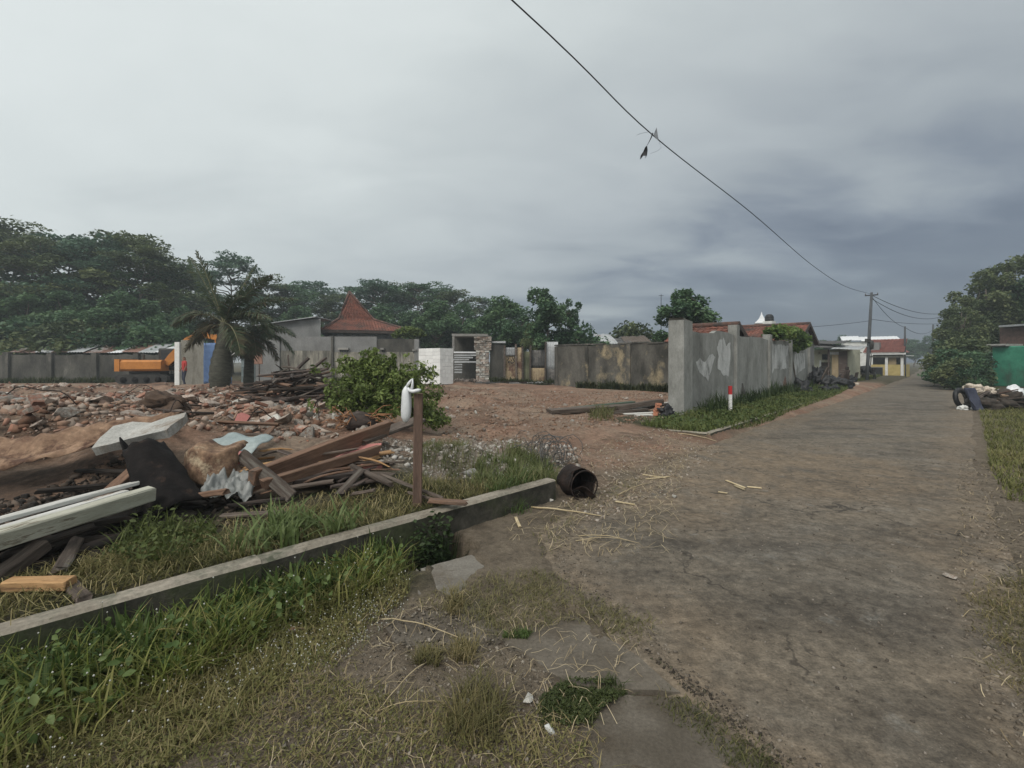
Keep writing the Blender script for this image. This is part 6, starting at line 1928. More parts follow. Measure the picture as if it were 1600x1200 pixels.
scatter(chunks, 60, LOT, .04, .12, 'small clod of rubble scattered on the cleared red clay', 'rubble', 'clods on the cleared clay', 'rubble_clod', bias=1.2)
# a few dominating pieces
p = G(255, 640)
tag(link('earth_clod', lump_mesh('earth_clod', M('dark_earth', (.055, .036, .026), (.10, .066, .046), 6), 9, .5, .38, .30, .32, 4), loc=p + Vector((0, 0, .10))), 'big dark brown clod of earth in the middle of the rubble', 'earth clod')
for px, py, s, lb in ((300, 630, .35, 'broad tan plaster slab propped beside the earth clod'), (330, 636, .4, 'long pinkish wall slab between the clod and the dark timber'), (60, 672, .3, 'reddish wall slab half sunk in the left earth bank'), (212, 655, .28, 'orange-brown wall slab left of the earth clod'), (480, 585, .25, 'light slab scrap left of the timber heap'), (410, 640, .3, 'tilted grey wall slab at the foot of the timber heap')):
    if py < 600: py = 618
    q = G(px, py); tag(link('wall_slab', random.choice(plates), loc=q + Vector((0, 0, s * .25)), rot=(R(random.uniform(15, 35)), R(random.uniform(-15, 15)), random.uniform(0, 3)), scale=(s, s, s)), lb, 'wall slab')

for i, (px, py) in enumerate(((120, 640), (300, 650), (440, 668), (180, 628), (500, 660))):
    q = G(px, py); pts = []
    d = Vector((random.uniform(-1, 1), random.uniform(-.6, .6), 0)).normalized()
    for k in range(9):
        u = k / 8
        pts.append(d * (u * .9) + Vector((0, 0, .05 + .28 * math.sin(u * 2.6) + .05 * math.sin(u * 9 + i))))
    m = MB(); m.tube(pts, .008, 5)
    tag(m.build('bent_rebar', rust, loc=q), 'bent rusty reinforcing bar sticking out of the rubble', 'rebar', 'bent bars in the rubble')
# uncountable fine rubble: one stuff mesh per field
def rubble_stuff(name, label, poly, n, smin, smax, bias, seed, cols):
    rng = np.random.default_rng(seed)
    x, y = in_view_pts(poly, n, bias, poly is RUB1)
    z = surf(x, y)
    cube = np.array([[a, b, c] for a in (-1, 1) for b in (-1, 1) for c in (-1, 1)], float)
    fidx = np.array([[0, 1, 3, 2], [4, 6, 7, 5], [0, 4, 5, 1], [2, 3, 7, 6], [0, 2, 6, 4], [1, 5, 7, 3]])
    s = smin * (smax / smin) ** (rng.random(n) ** 1.8)
    dim = s[:, None] * rng.uniform(.35, 1.0, (n, 3)) * np.array([1, .8, .5])
    v = cube[None] * dim[:, None] * rng.uniform(.6, 1.15, (n, 8, 3))
    q = rng.normal(size=(n, 4)) * np.array([.35, .35, 1, 1]); q /= np.linalg.norm(q, axis=1, keepdims=True)
    a, b, c_, w = q[:, 0], q[:, 1], q[:, 2], q[:, 3]
    Rm = np.stack([1 - 2 * (b * b + c_ * c_), 2 * (a * b - c_ * w), 2 * (a * c_ + b * w), 2 * (a * b + c_ * w), 1 - 2 * (a * a + c_ * c_), 2 * (b * c_ - a * w), 2 * (a * c_ - b * w), 2 * (b * c_ + a * w), 1 - 2 * (a * a + b * b)], -1).reshape(n, 3, 3)
    v = np.einsum('nij,nkj->nki', Rm, v) + np.stack([x, y, z + s * .12], -1)[:, None]
    f = (np.arange(n)[:, None, None] * 8 + fidx[None]).reshape(-1, 4)
    val = np.repeat(rng.random(n), 8)
    mt = leaf_mat(name + '_stone', cols, 0.0, .95)
    me = arr_mesh(name, v.reshape(-1, 3), f.ravel(), np.full(len(f), 4), [mt], {'v': val})
    o = link(name, me); tag(o, label, 'rubble', kind='stuff')
rub_cols = [(.105, .058, .038), (.20, .112, .074), (.27, .19, .14), (.16, .12, .095), (.35, .29, .24), (.28, .14, .095), (.44, .39, .34)]
rubble_stuff('rubble', 'fine demolition rubble covering the left of the lot', RUB1, 16000, .012, .12, 1.7, 1, rub_cols)
rubble_stuff('clay_crumbs', 'crumbs of clay and brick on the cleared ground', LOT + [], 7000, .01, .06, 1.3, 2, [(.11, .07, .048), (.19, .115, .078), (.25, .165, .115), (.17, .13, .10), (.30, .24, .20)])
GRV = [g0(585, 755, .2), g0(600, 690, .25), g0(730, 680, .25), g0(900, 695, .2), g0(905, 730, .1), g0(760, 752, .2)]
rubble_stuff('gravel', 'pale broken stones scattered behind the wooden post', GRV, 2600, .008, .055, 1.0, 3, [(.10, .085, .065), (.19, .16, .13), (.29, .265, .235), (.42, .40, .37), (.17, .13, .10)])
ENT2 = [g0(850, 760, .05), g0(900, 700, .15), g0(1040, 668, .15), g0(1130, 700), g0(1080, 760), g0(930, 820)]
rubble_stuff('dirt_crumbs', 'dirt and chips strewn over the lot entrance', ENT2, 2600, .006, .03, 1.0, 4, [(.10, .075, .055), (.18, .135, .10), (.26, .21, .16), (.34, .30, .26)])
FRONT = [g0(330, 1215), g0(420, 1080), g0(480, 990), g0(640, 935), g0(760, 985), g0(860, 1060), g0(880, 1215)]
rubble_stuff('gravel', 'fine grey gravel on the bare patch at the verge', FRONT, 4200, .003, .015, .6, 5, [(.06, .05, .038), (.11, .092, .07), (.17, .145, .115), (.27, .24, .20)])
ROADS = [g0(1240, 1205), g0(1000, 1020), g0(860, 880), g0(960, 770), g0(1250, 690), g0(1480, 690), g0(1600, 800), g0(1640, 1205)]
rubble_stuff('road_grit', 'loose grit on the worn asphalt', ROADS, 4500, .0025, .014, .9, 6, [(.06, .05, .04), (.11, .092, .074), (.17, .145, .118), (.25, .22, .19)])

rubble_stuff('shade_rubble', 'crumbs and splinters coloured as the shade under the pale boards', [g0(-40, 930, .25), g0(-40, 770, .4), g0(200, 720, .45), g0(330, 735, .4), g0(450, 785, .3), g0(300, 828, .25), g0(130, 880, .25)], 2600, .008, .07, .5, 9, [(.012, .010, .009), (.03, .024, .019), (.06, .046, .036), (.13, .10, .08)])  # crumbs coloured nearly black, carrying on the painted shade
rubble_stuff('rubble', 'brick and plaster bits sliding down the left earth bank', [g0(-60, 720, .5), g0(-60, 640, .4), g0(230, 650, .45), g0(420, 690, .4), g0(380, 712, .4), g0(180, 700, .5)], 3200, .012, .09, 1.0, 10, rub_cols)
EDGE2 = [g0(1004, 1022), g0(1016, 1020), g0(1075, 1068), g0(1110, 1085), g0(1160, 1128), g0(1250, 1205), g0(1215, 1205), g0(1150, 1150), g0(1090, 1098), g0(1066, 1076)]
rubble_stuff('edge_crumbs', 'dark soil crumbs packed in the joint between paving and asphalt', EDGE2, 480, .003, .013, .3, 12, [(.028, .023, .018), (.06, .05, .038), (.10, .083, .063), (.05, .055, .025)])
# loose stones one can pick out on the verge
for px, py, s, mt, lb in ((730, 1098, .035, stone_pale, 'pale stone beside the tall dry tuft'), (825, 1095, .04, stone_pale, 'yellowish lichen-spotted stone on the verge'), (860, 1142, .035, wall_white, 'white torn paper scrap on the verge'), (672, 1030, .03, chunk_m, 'grey pebble among the dry roots'), (463, 988, .06, brick_m, 'red brick fragment in the flowering grass'),
                          (858, 775, .06, stone_pale, 'white stone chip at the kerb end by the rusty drum'), (1055, 778, .05, stone_pale, 'pale flat chip lying on the asphalt'), (1485, 903, .05, chunk_m, 'grey stone on the right side of the asphalt'), (735, 742, .11, concrete, 'grey concrete cube in the weeds behind the kerb')):
    q = G(px, py); tag(link('loose_stone', random.choice(chunks[:4]).copy(), loc=q + Vector((0, 0, s * .3)), rot=(random.uniform(0, .4), 0, random.uniform(0, 6)), scale=(s, s, s * .9)), lb, 'stone')
    bpy.data.objects[-1] if False else None
    C.objects[-1].data.materials[0] = mt
# ================================================================== wooden post with plastic bag
def post():
    p = G(652, 789)
    root = thing('wooden_post', 'square weathered wooden post standing upright behind the kerb', 'post', p)
    m = MB(); h = (789 - 615) / F * p.y
    m.bbox((h / 2 - .1, 0, 0), (h + .2, .075, .085), .008, Euler((0, R(-90), 0)).to_matrix(), jit=.004)
    m.build('shaft', M('post_wood', (.085, .055, .042), (.15, .098, .075), 7, (4, 4, .3), rnd=.0, c3=(.20, .13, .09), t3=.62), root, rot=(0, R(.6), R(12)))
    b = thing('plastic_bag', 'white plastic bag hanging from the top of the wooden post', 'bag', p + Vector((-.01, -.02, h)))
    m = MB()
    prof = [(.004, -.30), (.028, -.285), (.046, -.24), (.050, -.18), (.048, -.12), (.042, -.05), (.034, .0), (.018, .03), (.006, .045)]
    m.lathe(prof, 18, (0, 0, 0), wob=.35, seed=2); m.build('pouch', white_plastic, b, loc=(-.085, -.03, .03))
    m = MB(); m.tube([(-.085, -.03, .06), (-.06, -.025, .10), (-.035, -.02, .135), (-.03, -.02, .14)], [.012, .014, .008, .003], 7); m.build('handle', white_plastic, b)
    m = MB(); m.tube([(-.07, -.03, .05), (-.035, -.03, .02), (-.025, -.03, .08), (-.022, -.03, .145)], [.02, .022, .013, .004], 7); m.build('handle', white_plastic, b)
    m = MB(); m.tube([(-.05, -.045, .03), (-.01, -.055, .025), (.035, -.05, .035), (.052, -.03, .04)], [.012, .019, .018, .008], 8); m.build('wrap', white_plastic, b)
post()
def marker():
    s = RS(1141, 4.1)
    q = P(s, 4.1); z = gzf(q.x, q.y)
    root = thing('marker_post', 'short red-topped white marker post in the grass before the plastered wall', 'marker post', (q.x, q.y, z))
    m = MB(); m.bbox((.20, 0, 0), (.56, .085, .085), .01, Euler((0, R(-90), 0)).to_matrix()); m.build('shaft', white_paint, root)
    m = MB(); m.bbox((.60, 0, 0), (.24, .088, .088), .012, Euler((0, R(-90), 0)).to_matrix()); m.build('red_top', red_paint, root)
marker()
# ================================================================== torn rusty drum
def drum():
    p = G(903, 777)
    root = thing('rusty_drum', 'dark rusty steel drum lying torn open beside the kerb end', 'drum', p + Vector((0, 0, .0)))
    root.scale = (.86, .86, .86)
    m = MB()
    def fn(u, v):
        an = 2 * math.pi * u
        r = .200 * (1 + .20 * mnoise.noise(Vector((math.cos(an) * 1.5, math.sin(an) * 1.5, v * 2)))) * (1 + .03 * math.sin(v * 26) ** 6)
        x = (v - .5) * .42
        if v > .8: x -= .05 * (1 + mnoise.noise(Vector((math.cos(an) * 2, math.sin(an) * 2, 8))))
        z = r * math.sin(an)
        z = max(z, -.165) if True else z
        return (x, r * math.cos(an), z)
    m.sheet(44, 14, fn, .008); m.build('shell', rust, root, loc=(0, .10, .175), rot=(0, R(-4), R(-68)))
    m = MB(); m.tube([(.20 * math.cos(a_ / 24 * 6.283), .20 * math.sin(a_ / 24 * 6.283), 0) for a_ in range(25)], .010, 6); m.build('rim', rust, root, loc=(.075, -.085, .178), rot=(R(90), R(5), R(22)))
    m = MB(); m.lathe([(.01, 0), (.185, 0), (.19, .01), (.01, .012)], 20); m.build('end_plate', iron_black, root, loc=(-.06, .28, .175), rot=(R(90), 0, R(22)))
    # loose inner flap
    m = MB(); m.sheet(14, 8, lambda u, v: ((u - .5) * .30, (v - .5) * .16, .05 * math.sin(u * 4) + .02 * mnoise.noise(Vector((u * 4, v * 4, 1)))), .006); m.build('torn_flap', rust, root, loc=(.06, -.10, .09), rot=(R(-35), R(18), R(15)))
drum()
# ================================================================== wire tangle
def wires():
    q = G(858, 722)
    root = thing('wire_tangle', 'springy tangle of grey reinforcing wire in the weeds behind the drum', 'wire', q)
    rng = np.random.default_rng(12)
    wm = M('grey_wire', (.06, .056, .054), (.12, .115, .11), 5, rnd=.2, rough=.6)
    for k in range(46):
        c0 = np.array([rng.normal(0, .24), rng.normal(0, .16), 0])
        R_ = rng.uniform(.06, .24); a0 = rng.uniform(0, 6.28); yaw = rng.uniform(0, 3.14); arc = rng.uniform(2.2, 5.5)
        pts = []
        for i in range(13):
            an = a0 + arc * i / 12
            r2 = R_ * (1 + .25 * math.sin(an * 2 + k))
            x = math.cos(an) * r2; z = math.sin(an) * r2 + R_ * .75
            pts.append((c0[0] + x * math.cos(yaw), c0[1] + x * math.sin(yaw) + .04 * math.sin(an * 3), max(.0, z) * rng.uniform(.93, 1.05)))
        m = MB(); m.tube(pts, .005 if k > 4 else .0075, 4); m.build('wire', wm, root)
wires()
# ================================================================== straw and dry sticks
random.seed(31)
def stick(label, px0, py0, px1, py1, r, group=None, arch=.03, mat=straw_m, name='dry_stalk', cat='stalk'):
    a, b = G(px0, py0), G(px1, py1)
    n = 8; pts = []
    for i in range(n + 1):
        u = i / n; p = a.lerp(b, u); z = gzf(p.x, p.y)
        pts.append(Vector((p.x + random.uniform(-.006, .006), p.y + random.uniform(-.006, .006), z + r + arch * math.sin(math.pi * u))))
    m = MB(); m.tube([p - a for p in pts], [r * (1 - .5 * i / n) for i in range(n + 1)], 5)
    return tag(m.build(name, mat, loc=a), label, cat, group)
stick('long pale dry reed lying on the paving slab, bent at the middle', 598, 968, 748, 1013, .0045, arch=.035)
stick('pair of dry stems fanned from the kerb-side weeds', 668, 1035, 585, 1120, .004, arch=.03)
stick('thin dry stem pointing at the paving', 690, 1098, 580, 1118, .003)
stick('yellow reed arching over the gutter grass', 80, 1105, 330, 990, .0045, arch=.16, mat=M('yellow_reed', (.33, .26, .09), (.42, .34, .14), 5))
stick('long slender pole-like reed lying at the asphalt edge', 830, 794, 940, 808, .011, arch=.015)
stick('grey straw bundle stalk on the asphalt edge', 905, 838, 1000, 850, .005)
stick('second grey straw stalk beside the bundle', 900, 846, 985, 846, .004)
stick('dry twig at the tip of the wall verge', 1060, 678, 1120, 690, .008)
stick('dry twig pointing from the drum to the road', 965, 775, 1020, 755, .007)
for i, (x0, y0, x1, y1) in enumerate(((1005, 743, 1040, 748), (1010, 750, 1045, 746), (1135, 752, 1165, 764), (1148, 760, 1162, 766), (1168, 762, 1190, 764), (1122, 770, 1136, 772), (962, 785, 992, 790), (806, 810, 812, 825))):
    a, b = G(x0, y0), G(x1, y1)
    plank('thin chip of fresh wood lying on the dusty road edge', a + Vector((0, 0, .012)), b + Vector((0, 0, .012)), .03, .012, straw_m, 0, name='wood_chip', cat='wood chip', group='wood chips at the road edge', jag=.01, seg=2)
def straw_stuff(label, poly, n, L0, L1, seed, zmax=.04, cols=None, w=.0022):
    rng = np.random.default_rng(seed)
    x, y = sample_poly(poly, n); z = surf(x, y)
    an = rng.uniform(0, 6.28, n); L = rng.uniform(L0, L1, n); cv = rng.normal(0, .25, n)
    nseg = 3
    V = np.zeros((n, 8, 3)); 
    for k in range(4):
        u = k / 3 - .5
        px = x + np.cos(an + cv * u) * L * u; py = y + np.sin(an + cv * u) * L * u
        pz = z + .006 + zmax * rng.random(n) * (1 - (2 * u) ** 2)
        for s_, sg in enumerate((-1, 1)):
            V[:, k * 2 + s_, 0] = px - np.sin(an) * w * sg; V[:, k * 2 + s_, 1] = py + np.cos(an) * w * sg; V[:, k * 2 + s_, 2] = pz
    fi = np.array([[0, 2, 3, 1], [2, 4, 5, 3], [4, 6, 7, 5]])
    f = (np.arange(n)[:, None, None] * 8 + fi[None]).reshape(-1, 4)
    me = arr_mesh('straw', V.reshape(-1, 3), f.ravel(), np.full(len(f), 4), [leaf_mat('straw_bits', cols or [(.20, .15, .085), (.34, .27, .16), (.46, .38, .25)], .1)], {'v': np.repeat(rng.random(n), 8)})
    tag(link('straw', me), label, 'straw', kind='stuff')
straw_stuff('loose straw strewn along the asphalt edge by the drum', [g0(780, 840), g0(870, 790), g0(1000, 740), g0(1080, 700), g0(1060, 790), g0(1040, 870), g0(900, 870)], 520, .05, .28, 41)
straw_stuff('loose straw over the paving and the bare verge', [g0(400, 1200), g0(480, 1000), g0(700, 930), g0(1020, 980), g0(1010, 1040), g0(900, 1200)], 330, .03, .16, 42, w=.0014)
straw_stuff('dry stalks on the lot entrance', [g0(880, 735, .1), g0(920, 690, .15), g0(1050, 670, .15), g0(1120, 690), g0(1000, 760)], 260, .08, .35, 43, w=.003)
straw_stuff('mown dry stalks on the strip behind the kerb', [g0(0, 985, .25), g0(320, 880, .25), g0(640, 800, .25), g0(860, 742, .2), g0(640, 755, .25), g0(430, 790, .25), g0(0, 900, .25)], 1500, .04, .2, 44, .08, [(.15, .12, .05), (.24, .20, .09), (.33, .28, .14)], .0018)
# ================================================================== street-side rubbish
p = P(RS(1292, 4.0), 4.0)
for i, (px, t, sx, sy, sz, lb) in enumerate(((1250, 4.2, .36, .33, .4, 'round grey-black bag against the far end of the plastered wall'), (1273, 4.4, .42, .4, .6, 'tall black rubbish bag next to the wall end'), (1284, 4.0, .5, .42, .5, 'bulky black rubbish bag in the middle of the heap'),
                                             (1297, 3.7, .5, .42, .42, 'slumped black rubbish bag at the road side of the heap'), (1311, 3.3, .65, .45, .36, 'broad flat black rubbish sack spilling on the road edge'), (1279, 4.7, .45, .4, .8, 'topmost black bag stacked against the house post'))):
    s = RS(px, t); q = P(s, t); z = gzf(q.x, q.y)
    bag('rubbish_bag', lb, (q.x, q.y, z - .02), sx, sy, sz, black_plastic, 40 + i, 'black rubbish bags at the wall end')
s = RS(1333, 3.1); q = P(s, 3.1); bag('rubbish_bag', 'small pale sack at the edge of the black rubbish bags', (q.x, q.y, 0), .3, .25, .25, sack, 51)
random.seed(91)
for i, (px, t) in enumerate(((1268, 4.5), (1276, 4.2), (1290, 4.4), (1303, 4.0), (1318, 3.7), (1326, 3.5), (1335, 3.6))):
    s = RS(px, t); q = P(s, t)
    h = random.uniform(.5, 1.3); an = random.uniform(0, 6.28)
    p0 = Vector((q.x, q.y, .05)); p1 = p0 + Vector((math.cos(an) * .5, math.sin(an) * .5, h))
    plank('dark junk board propped among the black rubbish bags', p0, p1, random.uniform(.08, .3), .04, random.choice([wood_dark, tin_dark, wood_old]), random.uniform(-.5, .5), group='junk boards among the rubbish bags', name='junk_board', cat='board')
for i, (px, t, sz_) in enumerate(((1262, 3.9, .25), (1290, 3.4, .28), (1304, 3.2, .22), (1322, 3.1, .2), (1330, 3.6, .35))):
    s = RS(px, t); q = P(s, t)
    bag('rubbish_bag', 'small knotted black rubbish bag at the edge of the heap by the wall end', (q.x, q.y, gzf(q.x, q.y) - .02), sz_, sz_ * .85, sz_ * .8, black_plastic, 140 + i, 'small black bags by the wall end')
# cart parked under the leaning pole
def cart():
    s = RS(1352, 3.4); q = P(s, 3.4)
    root = thing('handcart', 'dark three-wheeled handcart loaded with junk in front of the leaning pole', 'cart', (q.x, q.y, 0), math.atan2(RY, RX) + .25)
    m = MB(); m.box((0, 0, .62), (1.5, .95, .10)); m.build('bed', dark_metal, root)
    for y in (-.45, .45):
        m = MB(); m.box((0, y, .85), (1.5, .04, .4)); m.build('side_board', wood_dark, root)
    for (x, y) in ((-.3, -.55), (-.3, .55), (.75, 0)):
        m = MB(); m.tube([(x + .36 * math.cos(a_ / 20 * 6.283), y, .37 + .36 * math.sin(a_ / 20 * 6.283)) for a_ in range(21)], .035, 6)
        w_ = m.build('wheel', black_plastic, root)
        m = MB()
        for k in range(6): m.tube([(x, y, .37), (x + .35 * math.cos(k * 1.047), y, .37 + .35 * math.sin(k * 1.047))], .012, 4)
        m.build('spokes', dark_metal, w_)
    m = MB(); m.tube([(-.75, -.4, .7), (-1.3, -.4, 1.1), (-1.3, .4, 1.1), (-.75, .4, .7)], .03, 6); m.build('handle', dark_metal, root)
    m = MB(); m.lathe([(.05, 0), (.42, .05), (.46, .3), (.3, .55), (.05, .6)], 12, (0, 0, .68), wob=.5, seed=4); m.build('load', black_plastic, root)
    s = RS(1371, 3.3); q = P(s, 3.3)
    root = thing('black_crate', 'dark boxy bin with pale lid at the road edge behind the handcart', 'bin', (q.x, q.y, 0), math.atan2(RY, RX))
    m = MB(); m.bbox((.5, 0, 0), (1.0, .8, 1.0), .03, Euler((0, R(-90), 0)).to_matrix()); m.build('body', black_plastic, root)
    m = MB(); m.box((0, 0, 1.03), (1.04, .86, .06)); m.build('lid', wall_grey, root)
cart()
# right-hand rubbish heap
def right_heap():
    Y = 16.0
    def at(px, py, Yq=Y):
        p = W(px, py, Yq); return Vector((p.x, p.y, gzf(p.x, p.y)))
    p = at(1506, 625)
    root = thing('tyre', 'old black tyre leaning at the left end of the right-hand rubbish heap', 'tyre', p)
    m = MB(); m.tube([(.30 * math.cos(a_ / 24 * 6.283), 0, .34 + .30 * math.sin(a_ / 24 * 6.283)) for a_ in range(25)], .075, 8); m.build('rubber', black_plastic, root, rot=(R(-12), 0, R(20)))
    m = MB(); m.tube([(.21 * math.cos(a_ / 24 * 6.283), 0, .34 + .21 * math.sin(a_ / 24 * 6.283)) for a_ in range(25)], .018, 6); m.build('rim', dark_metal, root, rot=(R(-12), 0, R(20)))
    p = at(1516, 628, 15.6)
    def cloth(u, v): return ((u - .5) * .5, .10 * math.sin(u * 8) + .06 * mnoise.noise(Vector((u * 4, v * 3, 2))) + (1 - v) * -.25, v * .72)
    tag((lambda m: m.build('draped_cloth', cloth_navy, loc=p, rot=(0, 0, R(25))))(MB().sheet(20, 14, cloth, .01)), 'navy blue cloth draped over the rubbish heap by the tyre', 'cloth')
    for i, (px, py, Yq, sx, sy, sz, zz, mt, lb) in enumerate(((1520, 600, 16.2, .30, .25, .22, .55, sack, 'pale woven sack on top of the tyre and cloth'), (1539, 604, 16.4, .36, .3, .18, .50, sack, 'brown-beige sack in the middle of the rubbish heap'), (1553, 612, 16.2, .42, .3, .2, .25, M('cardboard', (.22, .15, .10), (.32, .22, .15), 5), 'slumped cardboard box on the rubbish heap'),
                                                            (1578, 606, 16.5, .42, .3, .34, .25, white_plastic, 'big white plastic bag on the right of the rubbish heap'), (1597, 612, 16.5, .3, .25, .25, .2, plastic_grey, 'grey bag at the far right of the rubbish heap'), (1540, 632, 15.8, .55, .4, .28, 0, M('dark_compost', (.03, .025, .02), (.07, .055, .045), 6), 'dark rotting base lump of the rubbish heap'),
                                                            (1565, 634, 16.2, .7, .45, .42, 0, M('dark_compost', (.03, .025, .02), (.07, .055, .045), 6), 'dark earthy mound under the white plastic bag'), (1524, 631, 15.7, .15, .12, .1, 0, wall_white, 'small white bundle at the foot of the navy cloth'), (1504, 630, 15.6, .14, .12, .12, 0, wall_white, 'white rag inside the old tyre'))):
        q = at(px, py, Yq); bag('rubbish_bag', lb, (q.x, q.y, q.z + zz - .02), sx, sy, sz, mt, 70 + i)
    a, b = W(1524, 641, 15.5), W(1553, 625, 15.7)
    a.z = max(a.z, gzf(a.x, a.y) + .03)
    plank('pale bent lath sticking out of the right-hand rubbish heap', a, b, .04, .03, wood_white, 0, bow=.05)
    for i in range(9):
        x0 = random.uniform(1525, 1590); q0 = W(x0, random.uniform(612, 632), Y - .1); q1 = q0 + Vector((random.uniform(.4, .9), random.uniform(-.2, .2), random.uniform(-.15, .2)))
        for q in (q0, q1): q.z = max(q.z, gzf(q.x, q.y) + .05)
        plank('dark scrap of board stuck in the right-hand rubbish heap', q0, q1, .12, .03, random.choice([wood_dark, wood_old, tin_rust]), random.uniform(-.5, .5), group='boards in the right-hand rubbish heap', name='scrap_board', cat='board')
right_heap()
# ================================================================== excavator
def excavator():
    p = W(234, 600, 28.8); z = gzf(p.x, p.y)
    root = thing('excavator', 'orange tracked excavator seen from behind at the mossy wall', 'excavator', (p.x, p.y, z), R(12))
    for y in (-.75, .75):
        m = MB()
        prof = [(-1.3, .12), (-1.1, 0), (1.1, 0), (1.35, .18), (1.35, .40), (1.1, .55), (-1.1, .55), (-1.35, .40)]
        n = len(prof)
        vs = [(a, y - .22, b) for a, b in prof] + [(a, y + .22, b) for a, b in prof]
        m.add(vs, [tuple(range(n)), tuple(reversed(range(n, 2 * n)))] + [((i + 1) % n, i, n + i, n + (i + 1) % n) for i in range(n)]); tr = m.build('track', dark_metal, root)
        for k in range(4):
            m = MB(); m.tube([(-.9 + k * .6, y - .26, .24), (-.9 + k * .6, y + .26, .24)], .17, 10); m.build('roller', iron_black, tr)
    m = MB(); m.box((0, 0, .62), (1.6, 1.2, .22)); m.build('turntable', dark_metal, root)
    m = MB(); m.bbox((-.05, 0, 1.08), (2.15, 1.9, .66), .12, jit=.01); m.build('body', orange_paint, root)
    m = MB()
    prof = [(-1.40, -.9), (-1.1, -.98), (-1.1, .98), (-1.40, .9), (-1.5, 0)]
    m.prism(prof, .74, 1.45); m.build('counterweight', orange_paint, root)
    m = MB(); m.bbox((.95, .45, 1.45), (1.0, .85, 1.35), .08); cb = m.build('cab', M('cab_dark', (.03, .03, .03), (.07, .065, .06), 4), root)
    m = MB(); m.box((.95, .01, 1.7), (.7, .02, .6)); m.build('window', glass_dark, cb)
    m = MB(); m.box((1.46, .45, 1.7), (.02, .6, .6)); m.build('window', glass_dark, cb)
    m = MB(); m.tube([(-.6, .6, 1.4), (-.6, .6, 1.75), (-.66, .6, 1.8)], .05, 6); m.build('exhaust', dark_metal, root)
    m = MB()
    bp = [(.9, 1.25), (1.2, 1.7), (2.1, 2.75), (2.9, 3.2), (3.9, 2.9), (3.85, 2.62), (2.95, 2.85), (2.3, 2.45), (1.5, 1.35), (1.2, 1.05)]
    n = len(bp); vs = [(a, -.48, b) for a, b in bp] + [(a, -.12, b) for a, b in bp]
    m.add(vs, [tuple(range(n)), tuple(reversed(range(n, 2 * n)))] + [((i + 1) % n, i, n + i, n + (i + 1) % n) for i in range(n)]); m.build('boom', orange_paint, root)
    m = MB(); m.box((3.95, -.3, 1.95), (.3, .26, 2.1), (0, R(-8), 0)); m.build('stick', orange_paint, root)
    m = MB(); m.tube([(1.35, -.3, 1.0), (2.2, -.3, 2.35)], [.07, .05], 8); m.build('hydraulic_ram', dark_metal, root)
    m = MB()
    bk = [(3.7, .95), (4.25, 1.0), (4.45, .55), (4.2, .15), (3.75, .1), (3.95, .45)]
    n = len(bk); vs = [(a, -.7, b) for a, b in bk] + [(a, .1, b) for a, b in bk]
    m.add(vs, [tuple(range(n)), tuple(reversed(range(n, 2 * n)))] + [((i + 1) % n, i, n + i, n + (i + 1) % n) for i in range(n)]); m.build('bucket', dark_metal, root)
excavator()
# tarps and panels behind the palms
p = W(334, 604, 25.5)
crumple('blue_tarp', 'torn blue tarpaulin hanging behind the swollen palm', 'tarpaulin', lambda u, v: ((u - .5) * 1.5, .08 * math.sin(u * 9) + .05 * mnoise.noise(Vector((u * 3, v * 3, 1))), v * 2.2), 22, 14, blue_tarp, (p.x + .2, p.y, gzf(p.x, p.y)))
m = MB(); m.box((0, 0, 0), (.75, .05, .75), jit=.02)
p = W(363, 540, 25.2); tag(m.build('white_panel', wall_white, loc=(p.x, p.y, gzf(p.x, p.y) + 2.1)), 'tilted white panel hung above the blue tarpaulin', 'panel')
C.objects[-1].location.z = W(363, 545, 25.2).z
root = thing('door_leaf', 'upright faded teal door leaf between the palms and the stained wall', 'door', (lambda q: Vector((q.x, q.y, gzf(q.x, q.y))))(W(388, 604, 29.0)))
m = MB(); m.box((0, 0, 1.1), (.85, .05, 2.2), jit=.01); m.build('leaf', M('faded_teal', (.12, .155, .16), (.19, .225, .225), 3), root)
for zz in (.5, 1.1, 1.7):
    m = MB(); m.box((0, -.035, zz), (.8, .03, .09)); m.build('rail', M('faded_teal', (.12, .155, .16), (.19, .225, .225), 3), root)
root = thing('door_leaf', 'rust-pink sign board on a thin stake beside the teal door leaf', 'board', (lambda q: Vector((q.x, q.y, gzf(q.x, q.y))))(W(402, 600, 28.0)))
m = MB(); m.box((0, 0, 1.55), (.6, .04, .85), jit=.03); m.build('board', M('dull_pink', (.26, .15, .11), (.34, .20, .15), 3), root)
m = MB(); m.tube([(.1, .04, -.1), (.1, .04, 1.6)], .03, 6); m.build('stake', wood_old, root)

